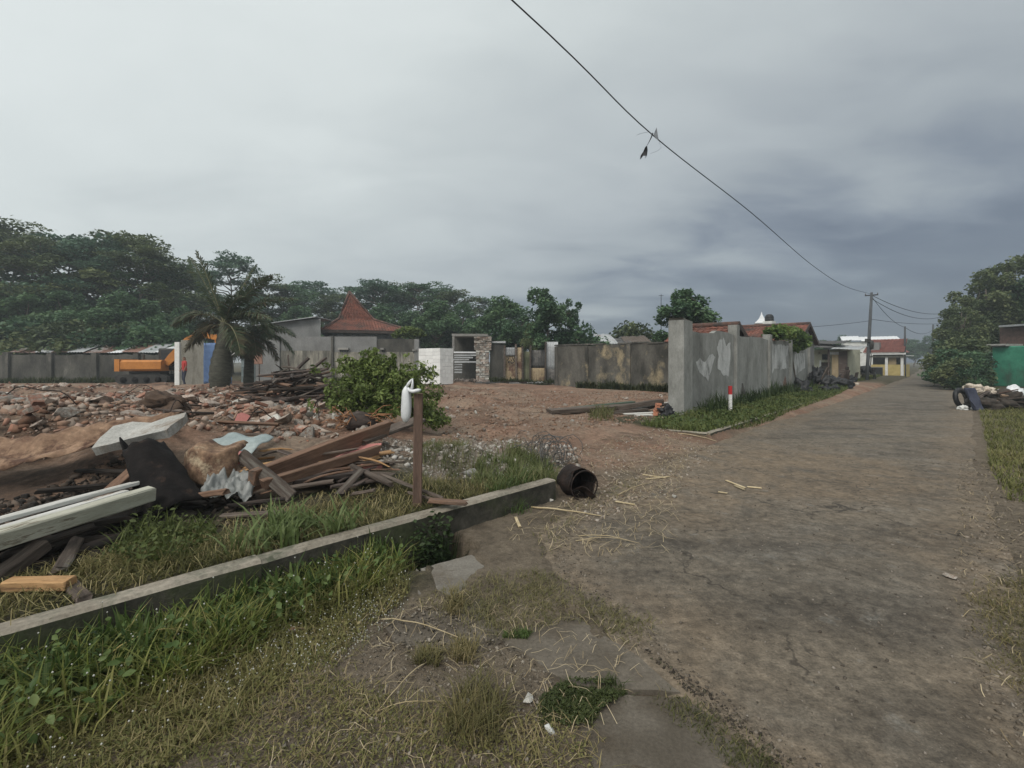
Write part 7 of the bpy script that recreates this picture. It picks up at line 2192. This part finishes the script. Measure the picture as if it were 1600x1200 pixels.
# ================================================================== person in red by the beige stub
def person(label, loc, rz_, shirt, pants, walk=.12, scale=1.0):
    root = thing('person', label, 'person', loc, rz_)
    root.scale = (scale,) * 3
    J = {'pel': (0, 0, .92), 'wst': (0, 0, 1.08), 'che': (0, .01, 1.30), 'nec': (0, 0, 1.46), 'hdb': (0, .0, 1.52), 'hd': (0, .01, 1.60), 'hdt': (0, 0, 1.69),
         'shl': (-.17, 0, 1.41), 'ell': (-.24, .02, 1.14), 'wrl': (-.22, .12, .92), 'hnl': (-.21, .15, .84), 'shr': (.17, 0, 1.41), 'elr': (.25, -.02, 1.15), 'wrr': (.24, .10, .93), 'hnr': (.23, .13, .85),
         'hil': (-.09, 0, .88), 'knl': (-.10, walk * .6, .49), 'anl': (-.10, walk * .3, .08), 'tol': (-.11, walk * .3 + .15, .03), 'hir': (.09, 0, .88), 'knr': (.10, walk * .3, .48), 'anr': (.10, -walk, .09), 'tor': (.11, -walk + .15, .03)}
    Rr = {'pel': .135, 'wst': .12, 'che': .145, 'nec': .055, 'hdb': .07, 'hd': .095, 'hdt': .06, 'shl': .06, 'ell': .042, 'wrl': .03, 'hnl': .036, 'shr': .06, 'elr': .042, 'wrr': .03, 'hnr': .036, 'hil': .095, 'knl': .06, 'anl': .042, 'tol': .035, 'hir': .095, 'knr': .06, 'anr': .042, 'tor': .035}
    E = [('pel', 'wst'), ('wst', 'che'), ('che', 'nec'), ('nec', 'hdb'), ('hdb', 'hd'), ('hd', 'hdt'), ('che', 'shl'), ('shl', 'ell'), ('ell', 'wrl'), ('wrl', 'hnl'), ('che', 'shr'), ('shr', 'elr'), ('elr', 'wrr'), ('wrr', 'hnr'), ('pel', 'hil'), ('hil', 'knl'), ('knl', 'anl'), ('anl', 'tol'), ('pel', 'hir'), ('hir', 'knr'), ('knr', 'anr'), ('anr', 'tor')]
    ks = list(J); me = bpy.data.meshes.new('body')
    me.from_pydata([J[k] for k in ks], [(ks.index(a), ks.index(b)) for a, b in E], [])
    o = link('body', me, root)
    md = o.modifiers.new('skin', 'SKIN'); md.use_smooth_shade = True
    for i, k in enumerate(ks): me.skin_vertices[0].data[i].radius = (Rr[k] * (1.15 if k in ('pel', 'wst', 'che') else 1), Rr[k] * .85 if k in ('pel', 'wst', 'che') else Rr[k])
    me.skin_vertices[0].data[0].use_root = True
    o.modifiers.new('sub', 'SUBSURF').levels = 1; o.modifiers['sub'].render_levels = 1
    dg = bpy.context.evaluated_depsgraph_get()
    ev = bpy.data.meshes.new_from_object(o.evaluated_get(dg))
    o.modifiers.clear(); o.data = ev
    for mt in (skin_m, shirt, pants): ev.materials.append(mt)
    hair = M('black_hair', (.01, .009, .008), (.02, .018, .016), 5); ev.materials.append(hair)
    for f in ev.polygons:
        z = f.center.z; ax = abs(f.center.x)
        f.use_smooth = True
        f.material_index = 3 if z > 1.63 or (z > 1.52 and f.center.y < -.03) else (0 if z > 1.45 else (1 if z > .93 and not (ax > .15 and z < 1.18) else (0 if ax > .17 and z > .75 else 2)))
    return root
q = W(288, 604, 26.3)
person('person in a red shirt standing by the pale beige wall stub', (q.x, q.y, gzf(q.x, q.y)), R(150), M('red_shirt', (.36, .035, .03), (.45, .05, .045), 5), cloth_navy)
q = P(96, -.4); person('distant person in dark clothes walking at the far end of the street', (q.x, q.y, .01), R(-40), M('dark_shirt', (.03, .032, .04), (.05, .052, .06), 5), cloth_navy)

# leaf litter and dark crumbs at the broken asphalt edge
EDGE = [g0(1240, 1210), g0(1010, 1030), g0(870, 895), g0(850, 835), g0(955, 765), g0(985, 790), g0(900, 850), g0(925, 900), g0(1060, 1030), g0(1300, 1210)]
rubble_stuff('edge_crumbs', 'crumbled asphalt and soil along the broken road edge', EDGE, 1800, .003, .013, .6, 7, [(.045, .038, .03), (.085, .07, .055), (.14, .115, .09), (.22, .19, .155)])
REDGE = [g0(1560, 1210), g0(1500, 1000), g0(1490, 860), g0(1500, 720), g0(1560, 720), g0(1640, 800), g0(1680, 1210)]
rubble_stuff('edge_crumbs', 'dirt crumbs along the right side of the road', REDGE, 3000, .003, .02, .8, 8, [(.05, .042, .034), (.10, .082, .062), (.16, .132, .10), (.26, .22, .18)])
straw_stuff('straw and twigs along the right side of the road', REDGE, 220, .03, .16, 45, w=.0018)
# ================================================================== grass and weeds
def blades(name, label, poly, n, h0, h1, w, cols, seed, lean=.5, clump=0.0, bias=0.0, cat='grass', transl=.35, hmask=None, kseg=3):
    rng = np.random.default_rng(seed)
    if bias:
        x, y = in_view_pts(poly, n, bias)
    else:
        x, y = sample_poly(poly, n)
    if clump:   # gather blades around tuft centres
        m = max(4, int(n / clump)); cx, cy = x[:m], y[:m]
        k = rng.integers(0, m, n)
        sp = .035 + .05 * rng.random(m)[k]
        x = cx[k] + rng.normal(0, 1, n) * sp; y = cy[k] + rng.normal(0, 1, n) * sp
        ok = sd_poly(x, y, poly) < .08
        x, y = x[ok], y[ok]
        tone_k = rng.random(m)[k][ok]; hk = rng.uniform(.6, 1.3, m)[k][ok]
        n = len(x)
    else:
        tone_k = fbm(x, y, 2.6, 4, seed) * 1.5 - .25; hk = .25 + 1.45 * fbm(x, y, 2.2, 4, seed + 3)
    z = surf(x, y)
    an = rng.uniform(0, 2 * math.pi, n)
    h = rng.uniform(h0, h1, n) * hk
    ln = np.abs(rng.normal(lean, .3, n)) * h
    ww = w * rng.uniform(.6, 1.4, n)
    dx, dy = np.cos(an), np.sin(an); sx, sy = -dy, dx
    if kseg == 3: us = [(0, 1.0), (.4, .95), (.75, .6)]
    else: us = [(0, 1.0), (.5, .85)]
    V = np.zeros((n, len(us) * 2 + 1, 3))
    for i, (u, q) in enumerate(us):
        px = x + dx * ln * u ** 2; py = y + dy * ln * u ** 2; pz = z - .01 + h * (u - .28 * np.minimum(ln / h, 1.5) * u * u)
        for j, sg in enumerate((-1, 1)):
            V[:, i * 2 + j, 0] = px + sx * ww * q * .5 * sg; V[:, i * 2 + j, 1] = py + sy * ww * q * .5 * sg; V[:, i * 2 + j, 2] = pz
    V[:, -1, 0] = x + dx * ln; V[:, -1, 1] = y + dy * ln; V[:, -1, 2] = z - .01 + h * (1 - .28 * np.minimum(ln / h, 1.5))
    per = V.shape[1]; base = np.arange(n)[:, None] * per
    fl = []
    for i in range(len(us) - 1): fl.append(base + np.array([[i * 2, i * 2 + 1, i * 2 + 3, i * 2 + 2]]))
    quads = np.concatenate(fl, 1).reshape(-1)
    tip = (base + np.array([[per - 3, per - 2, per - 1]])).reshape(-1)
    f = np.concatenate([quads, tip]); sz = np.concatenate([np.full(n * (len(us) - 1), 4), np.full(n, 3)])
    val = np.clip(tone_k * .6 + .2 + rng.normal(0, .16, n), 0, 1)
    me = arr_mesh(name, V.reshape(-1, 3), f, sz, [leaf_mat(name + '_' + str(seed), cols, transl, .6)], {'v': np.repeat(val, per)})
    return tag(link(name, me), label, cat, kind='stuff')
lush = [(.030, .058, .014), (.055, .095, .024), (.085, .130, .036), (.130, .175, .058)]
mixed = [(.068, .076, .022), (.125, .128, .040), (.195, .178, .068), (.30, .245, .125)]
dry = [(.075, .075, .030), (.130, .120, .048), (.20, .165, .075), (.30, .24, .13)]
A_ = [tuple(KP(a, k)[:2]) for a, k in ((-3.2, -.03), (2.15, -.03), (2.2, -.36), (1.6, -.50), (.9, -.65), (.0, -.78), (-3.2, -.95))]
blades('gutter_grass', 'lush tall green grass filling the gutter along the kerb', A_, 15000, .08, .27, .008, [(.040, .066, .013), (.082, .114, .022), (.14, .168, .036), (.21, .22, .06), (.31, .27, .11)], 51, .75, clump=34)
blades('gutter_grass', 'low yellow-green grass under the tall blades in the gutter', A_, 12000, .04, .15, .006, mixed, 50, .8)
KB = [tuple(KP(a, k)[:2]) for a, k in ((-3.2, -.03), (2.15, -.03), (2.2, -.18), (1.2, -.42), (-3.2, -.62))]
blades('gutter_plants', 'dark broad-bladed plants pressed against the kerb face', KB, 4600, .10, .26, .022, [(.022, .042, .010), (.044, .076, .018), (.072, .110, .028), (.115, .15, .046)], 49, .5, clump=14)
A3 = [tuple(KP(a, k)[:2]) for a, k in ((-3.2, -.8), (.2, -.55), (1.2, -.35), (1.9, -.30), (2.0, -.55), (1.9, -.72), (1.2, -1.0), (.4, -1.25), (-3.2, -1.6))]
blades('verge_grass', 'medium mixed grass on the sloping verge beside the gutter', A3, 14000, .04, .13, .0055, mixed, 52, .8)
A4 = [g0(0, 1215), g0(0, 1090), g0(300, 1000), g0(480, 960), g0(560, 1000), g0(520, 1060), g0(640, 1110), g0(900, 1130), g0(930, 1215)]
blades('sparse_grass', 'sparse short dry grass on the trodden verge', A4, 9000, .02, .07, .004, mixed + [(.30, .235, .12)], 53, 1.0, clump=18)
A5 = [g0(660, 945), g0(760, 905), g0(850, 900), g0(930, 945), g0(1030, 985), g0(990, 1010), g0(900, 960), g0(780, 1000)]
blades('sparse_grass', 'yellowish creeping grass between the paving slabs and the asphalt', A5, 5200, .015, .055, .004, [(.09, .092, .036), (.15, .14, .06), (.22, .19, .09), (.30, .25, .14)], 54, 1.1, clump=20)
for i, (poly, n, h0, h1, cc) in enumerate((([g0(835, 1112), g0(862, 1085), g0(880, 1068), g0(912, 1080), g0(955, 1066), g0(985, 1085), g0(940, 1108), g0(925, 1140), g0(880, 1125), g0(850, 1150)], 1500, .015, .055, [(.03, .042, .012), (.055, .072, .022), (.09, .1, .038), (.16, .15, .07)]),
                                           ([g0(690, 1170), g0(715, 1080), g0(760, 1070), g0(800, 1120), g0(770, 1175)], 420, .06, .20, dry),
                                           ([g0(645, 1045), g0(665, 1015), g0(690, 1025), g0(685, 1050)], 260, .05, .12, dry), ([g0(700, 1040), g0(715, 1005), g0(745, 1020), g0(735, 1045)], 260, .05, .13, dry),
                                           ([g0(697, 965), g0(705, 930), g0(725, 940), g0(722, 966)], 160, .06, .13, dry), ([g0(785, 1000), g0(790, 985), g0(830, 990), g0(825, 1002)], 500, .015, .05, lush))):
    blades('grass_tuft', ['dark green mat of grass growing through the concrete', 'tall half-dry grass tuft beside a pale stone', 'small dried tuft at the crack of the slab', 'small dried tuft with pale roots right of its twin', 'pale dry tuft standing on the middle slab', 'thin green weed strip in the slab joint'][i], poly, n, h0, h1, .0045, cc, 60 + i, .8)
B_ = [tuple(KP(a, k)[:2]) for a, k in ((-3.2, .16), (4.2, .16), (4.25, .55), (3.3, .9), (2.2, 1.0), (1.2, .85), (.2, .8), (-3.2, .7))]
blades('strip_grass', 'yellow-green matted grass on the strip behind the kerb', B_, 14000, .03, .12, .006, [(.055, .058, .018), (.095, .095, .030), (.145, .130, .045), (.20, .165, .075)], 71, 1.1)
B2 = [g0(360, 860, .25), g0(430, 815, .25), g0(560, 800, .25), g0(560, 830, .25), g0(440, 862, .25)]
blades('broad_grass', 'broad-bladed light green grass clump on the strip behind the kerb', B2, 420, .12, .30, .018, [(.07, .10, .03), (.11, .15, .05), (.16, .2, .08)], 72, .7, clump=18)
B3 = [g0(170, 880, .25), g0(210, 830, .25), g0(330, 820, .25), g0(340, 850, .25), g0(230, 895, .25)]
blades('weed', 'leafy weeds in front of the black iron shell', B3, 800, .06, .22, .010, [(.04, .055, .014), (.08, .10, .028), (.13, .15, .05)], 73, .6, clump=20)
D_ = [g0(735, 775, .2), g0(742, 735, .25), g0(800, 700, .25), g0(860, 720, .2), g0(870, 745, .2), g0(800, 790, .1)]
blades('kerb_weeds', 'tall weeds spilling over the kerb behind the drum', D_, 2600, .08, .26, .008, [(.05, .068, .02), (.09, .115, .036), (.14, .16, .06), (.2, .19, .09)], 74, .7, clump=30)
D2 = [g0(760, 800), g0(800, 770), g0(840, 765), g0(830, 800), g0(780, 815)]
blades('kerb_weeds', 'green weeds hanging down the kerb face', D2, 900, .06, .2, .007, lush, 75, .8, clump=30)
D3 = [tuple(KP(a, k)[:2]) for a, k in ((2.32, -.03), (2.72, -.03), (2.72, -.16), (2.32, -.24))]
blades('gutter_weeds', 'dark leafy weeds in the open gutter mouth', D3, 420, .35, .70, .014, [(.012, .022, .008), (.028, .046, .015), (.05, .075, .026)], 76, .4)
D4 = [g0(640, 760, .25), g0(660, 700, .25), g0(720, 690, .25), g0(740, 740, .25)]
blades('strip_weeds', 'scattered weeds in the pale stones by the wooden post', D4, 1500, .05, .2, .006, [(.07, .085, .03), (.12, .13, .05), (.18, .17, .08)], 77, .7, clump=26)
E_ = [tuple(P(s, t)[:2]) for s, t in ((9.6, 4.6), (9.85, 3.35), (12, 3.05), (18, 2.95), (26, 2.8), (32, 2.9), (32, 4.5), (12, 4.65))]
blades('wall_verge_grass', 'bright green grass verge along the foot of the plastered wall', E_, 17000, .06, .20, .018, [(.05, .075, .02), (.095, .125, .036), (.145, .17, .052), (.215, .215, .085)], 78, .7, bias=1.0, kseg=2)
E2 = [tuple(P(s, t)[:2]) for s, t in ((13, 4.6), (13, 4.2), (20, 4.1), (28, 4.1), (30, 4.6))]
blades('wall_weeds', 'dark tall weeds against the plastered wall', E2, 1500, .15, .6, .03, [(.02, .036, .012), (.04, .062, .02), (.07, .095, .034)], 79, .4, bias=.8, kseg=2)
F_ = [tuple(P(s, t)[:2]) for s, t in ((7.8, -.75), (9.5, -.75), (14, -1.0), (24, -1.55), (40, -1.9), (40, -3.4), (20, -4), (9, -4), (7, -2.4))]
blades('right_verge_grass', 'yellow-green grass on the right road verge', F_, 26000, .07, .17, .016, [(.08, .09, .028), (.13, .138, .045), (.185, .178, .064), (.25, .215, .10)], 80, .8, bias=1.1, kseg=2)
F2 = [g0(1520, 950), g0(1560, 905), g0(1650, 890), g0(1680, 1000), g0(1660, 1110), g0(1570, 1080), g0(1545, 1010)]
blades('sparse_grass', 'thin trampled grass at the right asphalt edge', F2, 4200, .02, .06, .004, dry, 81, 1.0, clump=16)
F3 = [g0(1040, 1100), g0(1060, 1090), g0(1160, 1165), g0(1230, 1215), g0(1190, 1215), g0(1120, 1160)]
blades('crack_grass', 'little weeds in the joint between paving and asphalt', F3, 1300, .008, .035, .0035, [(.035, .04, .014), (.07, .075, .026), (.13, .125, .05), (.24, .2, .1)], 82, 1.0, clump=14)
H_ = [tuple(P(s, t)[:2]) for s, t in ((40, 3.5), (46, 2.9), (60, 2.9), (60, 3.5), (46, 4.6))]
blades('roadside_grass', 'grass strip before the yellow house', H_, 3500, .08, .22, .04, [(.065, .085, .024), (.105, .125, .038), (.15, .155, .055)], 83, .6, kseg=2)
I_ = [g0(950, 660, .2), g0(1000, 640, .2), g0(940, 645, .2)]
I2 = [g0(918, 662, .2), g0(925, 648, .2), g0(960, 645, .2), g0(958, 662, .2)]
blades('grass_tuft', 'dry grass tuft caught under the plank stack', I2, 300, .15, .4, .012, [(.07, .085, .03), (.13, .13, .05), (.2, .18, .09)], 84, .8)
J_ = [g0(850, 900), g0(840, 830), g0(880, 800), g0(960, 762), g0(1010, 745), g0(1000, 760), g0(900, 812), g0(870, 850)]
blades('crack_grass', 'thin weeds along the broken asphalt edge by the drum', J_, 900, .01, .06, .004, mixed, 89, 1.0, clump=16)
# small broad-leaf weeds: leaf faces hugging the ground
def leafy(name, label, poly, n, size, mat, seed, zr=.10):
    rng = np.random.default_rng(seed)
    x, y = sample_poly(poly, n); z = surf(x, y) + rng.uniform(.01, zr, n) * (.4 + fbm(x, y, 1.7, 3, seed))
    v, f, sz, per = leaves(np.stack([x, y, z], -1), size, rng, .6, 1.7, 0, 6)
    me = arr_mesh(name, v, f, sz, [mat], {'v': np.repeat(np.clip(fbm(x, y, 2.5, 3, seed) * .7 + rng.normal(.12, .15, n), 0, 1), per)})
    tag(link(name, me), label, 'weeds', kind='stuff')
leafy('gutter_leaves', 'broad leaves among the lush gutter grass', A_, 1900, .042, leaf_mat('weed_leaf', lush + [(.17, .20, .075)], .3), 91, .22)
leafy('verge_leaves', 'small creeping leaves on the sloping verge', A3, 8000, .020, leaf_mat('verge_leaf', mixed, .3), 92, .05)
leafy('verge_leaves', 'tiny creeping leaves on the trodden verge', A4, 7000, .013, leaf_mat('trod_leaf', mixed, .3), 97, .03)
leafy('strip_leaves', 'low leafy weeds behind the kerb', B3 + [], 650, .036, leaf_mat('strip_leaf', [(.04, .058, .016), (.085, .11, .03), (.14, .16, .052)], .3), 93, .2)
leafy('wall_leaves', 'rank leafy weeds on the wall verge', E_, 5000, .07, leaf_mat('wallv_leaf', [(.04, .065, .018), (.075, .105, .03), (.115, .145, .05)], .3), 94, .18)
leafy('gutter_leaves', 'dark leaves crowding the open gutter mouth', D3, 700, .045, leaf_mat('gm_leaf', [(.012, .024, .008), (.03, .05, .016), (.05, .078, .026)], .3), 95, .75)
leafy('mat_leaves', 'tiny green leaves of the mat growing through the concrete', [g0(845, 1100), g0(880, 1068), g0(955, 1072), g0(968, 1100), g0(900, 1145), g0(850, 1135)], 2200, .014, leaf_mat('mat_leaf', [(.03, .042, .012), (.055, .072, .022), (.09, .1, .04)], .3), 96, .03)
# white flower heads
def flowers(label, poly, n, zlo, zhi, r, seed):
    rng = np.random.default_rng(seed)
    x, y = sample_poly(poly, n); z = surf(x, y) + rng.uniform(zlo, zhi, n)
    oc = np.array([[1, 0, 0], [-1, 0, 0], [0, 1, 0], [0, -1, 0], [0, 0, 1], [0, 0, -1]], float)
    fi = np.array([[0, 2, 4], [2, 1, 4], [1, 3, 4], [3, 0, 4], [2, 0, 5], [1, 2, 5], [3, 1, 5], [0, 3, 5]])
    s = r * rng.uniform(.6, 1.3, n)
    v = oc[None] * s[:, None, None] + np.stack([x, y, z], -1)[:, None]
    f = (np.arange(n)[:, None, None] * 6 + fi[None]).reshape(-1, 3)
    # stalks
    sv = np.stack([np.stack([x - .0008, y, z], -1), np.stack([x + .0008, y, z], -1), np.stack([x + .0008, y, z - zhi], -1), np.stack([x - .0008, y, z - zhi], -1)], 1)
    b = n * 6
    f2 = (b + np.arange(n)[:, None] * 4 + np.array([[0, 1, 2, 3]])).reshape(-1)
    me = arr_mesh('white_flowers', np.concatenate([v.reshape(-1, 3), sv.reshape(-1, 3)]), np.concatenate([f.ravel(), f2]), np.concatenate([np.full(n * 8, 3), np.full(n, 4)]), [leaf_mat('flower_' + str(seed), [(.13, .15, .06), (.55, .54, .50)], .2)],
                  {'v': np.concatenate([np.ones(n * 6), np.zeros(n * 4)])})
    tag(link('white_flowers', me), label, 'flowers', kind='stuff')
flowers('tiny white flower heads in the verge grass', A3, 520, .03, .12, .0046, 101)
flowers('scattered white flower heads over the gutter grass', A_, 200, .12, .30, .005, 102)
flowers('tiny white flower heads on the trodden verge', [g0(120, 1120), g0(420, 985), g0(600, 930), g0(640, 950), g0(560, 1030), g0(420, 1080)], 700, .008, .05, .0038, 103)

BW = [tuple(P(s, t)[:2]) for s, t in ((19.5, 5.4), (19.2, 7), (19.4, 11), (20.6, 11), (20.4, 5.4))]
# weeds and litter along the foot of the far walls
for poly, n, sd, lb_ in (([W(1050, 612, 21.2)[:2], W(900, 604, 25.4)[:2], W(900, 604, 24.6)[:2], W(1050, 612, 20.6)[:2]], 1500, 85, 'dark weeds along the foot of the blackened wall'),
                     ([W(765, 604, 28.8)[:2], W(890, 604, 28.4)[:2], W(890, 604, 27.4)[:2], W(765, 604, 27.6)[:2]], 1500, 86, 'dark weeds at the foot of the tin screen'),
                     ([W(520, 604, 32.6)[:2], W(650, 604, 32.6)[:2], W(650, 604, 31.4)[:2], W(520, 604, 31.4)[:2]], 1200, 87, 'weeds along the stained house wall'),
                     ([W(0, 604, 31.2)[:2], W(180, 604, 31.2)[:2], W(180, 604, 30.2)[:2], W(0, 604, 30.2)[:2]], 1500, 88, 'dark weeds along the mossy wall')):
    blades('wall_weeds', lb_, [tuple(q) for q in poly], n, .15, .5, .05, [(.02, .03, .012), (.045, .055, .02), (.08, .085, .035)], sd, .6, kseg=2)
rubble_stuff('rubble', 'heap of broken stones at the foot of the ruined hut', [W(712, 603, 29.6)[:2], W(770, 603, 29.6)[:2], W(765, 603, 27.6)[:2], W(712, 603, 27.6)[:2]], 900, .05, .22, 0.0, 97, [(.06, .05, .042), (.13, .10, .085), (.22, .18, .155), (.3, .26, .23)])
# thin air haze
hb = MB(); hb.box((45, 72, 14), (330, 300, 31)); hz_o = hb.build('haze', None)
hm = bpy.data.materials.new('haze'); hm.use_nodes = True
hm.node_tree.nodes.remove(hm.node_tree.nodes['Principled BSDF'])
pv = hm.node_tree.nodes.new('ShaderNodeVolumePrincipled')
pv.inputs['Color'].default_value = (.82, .90, .95, 1); pv.inputs['Density'].default_value = .0017; pv.inputs['Anisotropy'].default_value = .2
hm.node_tree.links.new(pv.outputs[0], hm.node_tree.nodes['Material Output'].inputs['Volume'])
hz_o.data.materials.append(hm)
tag(hz_o, 'thin grey-blue air haze over the whole place', 'haze', kind='stuff')
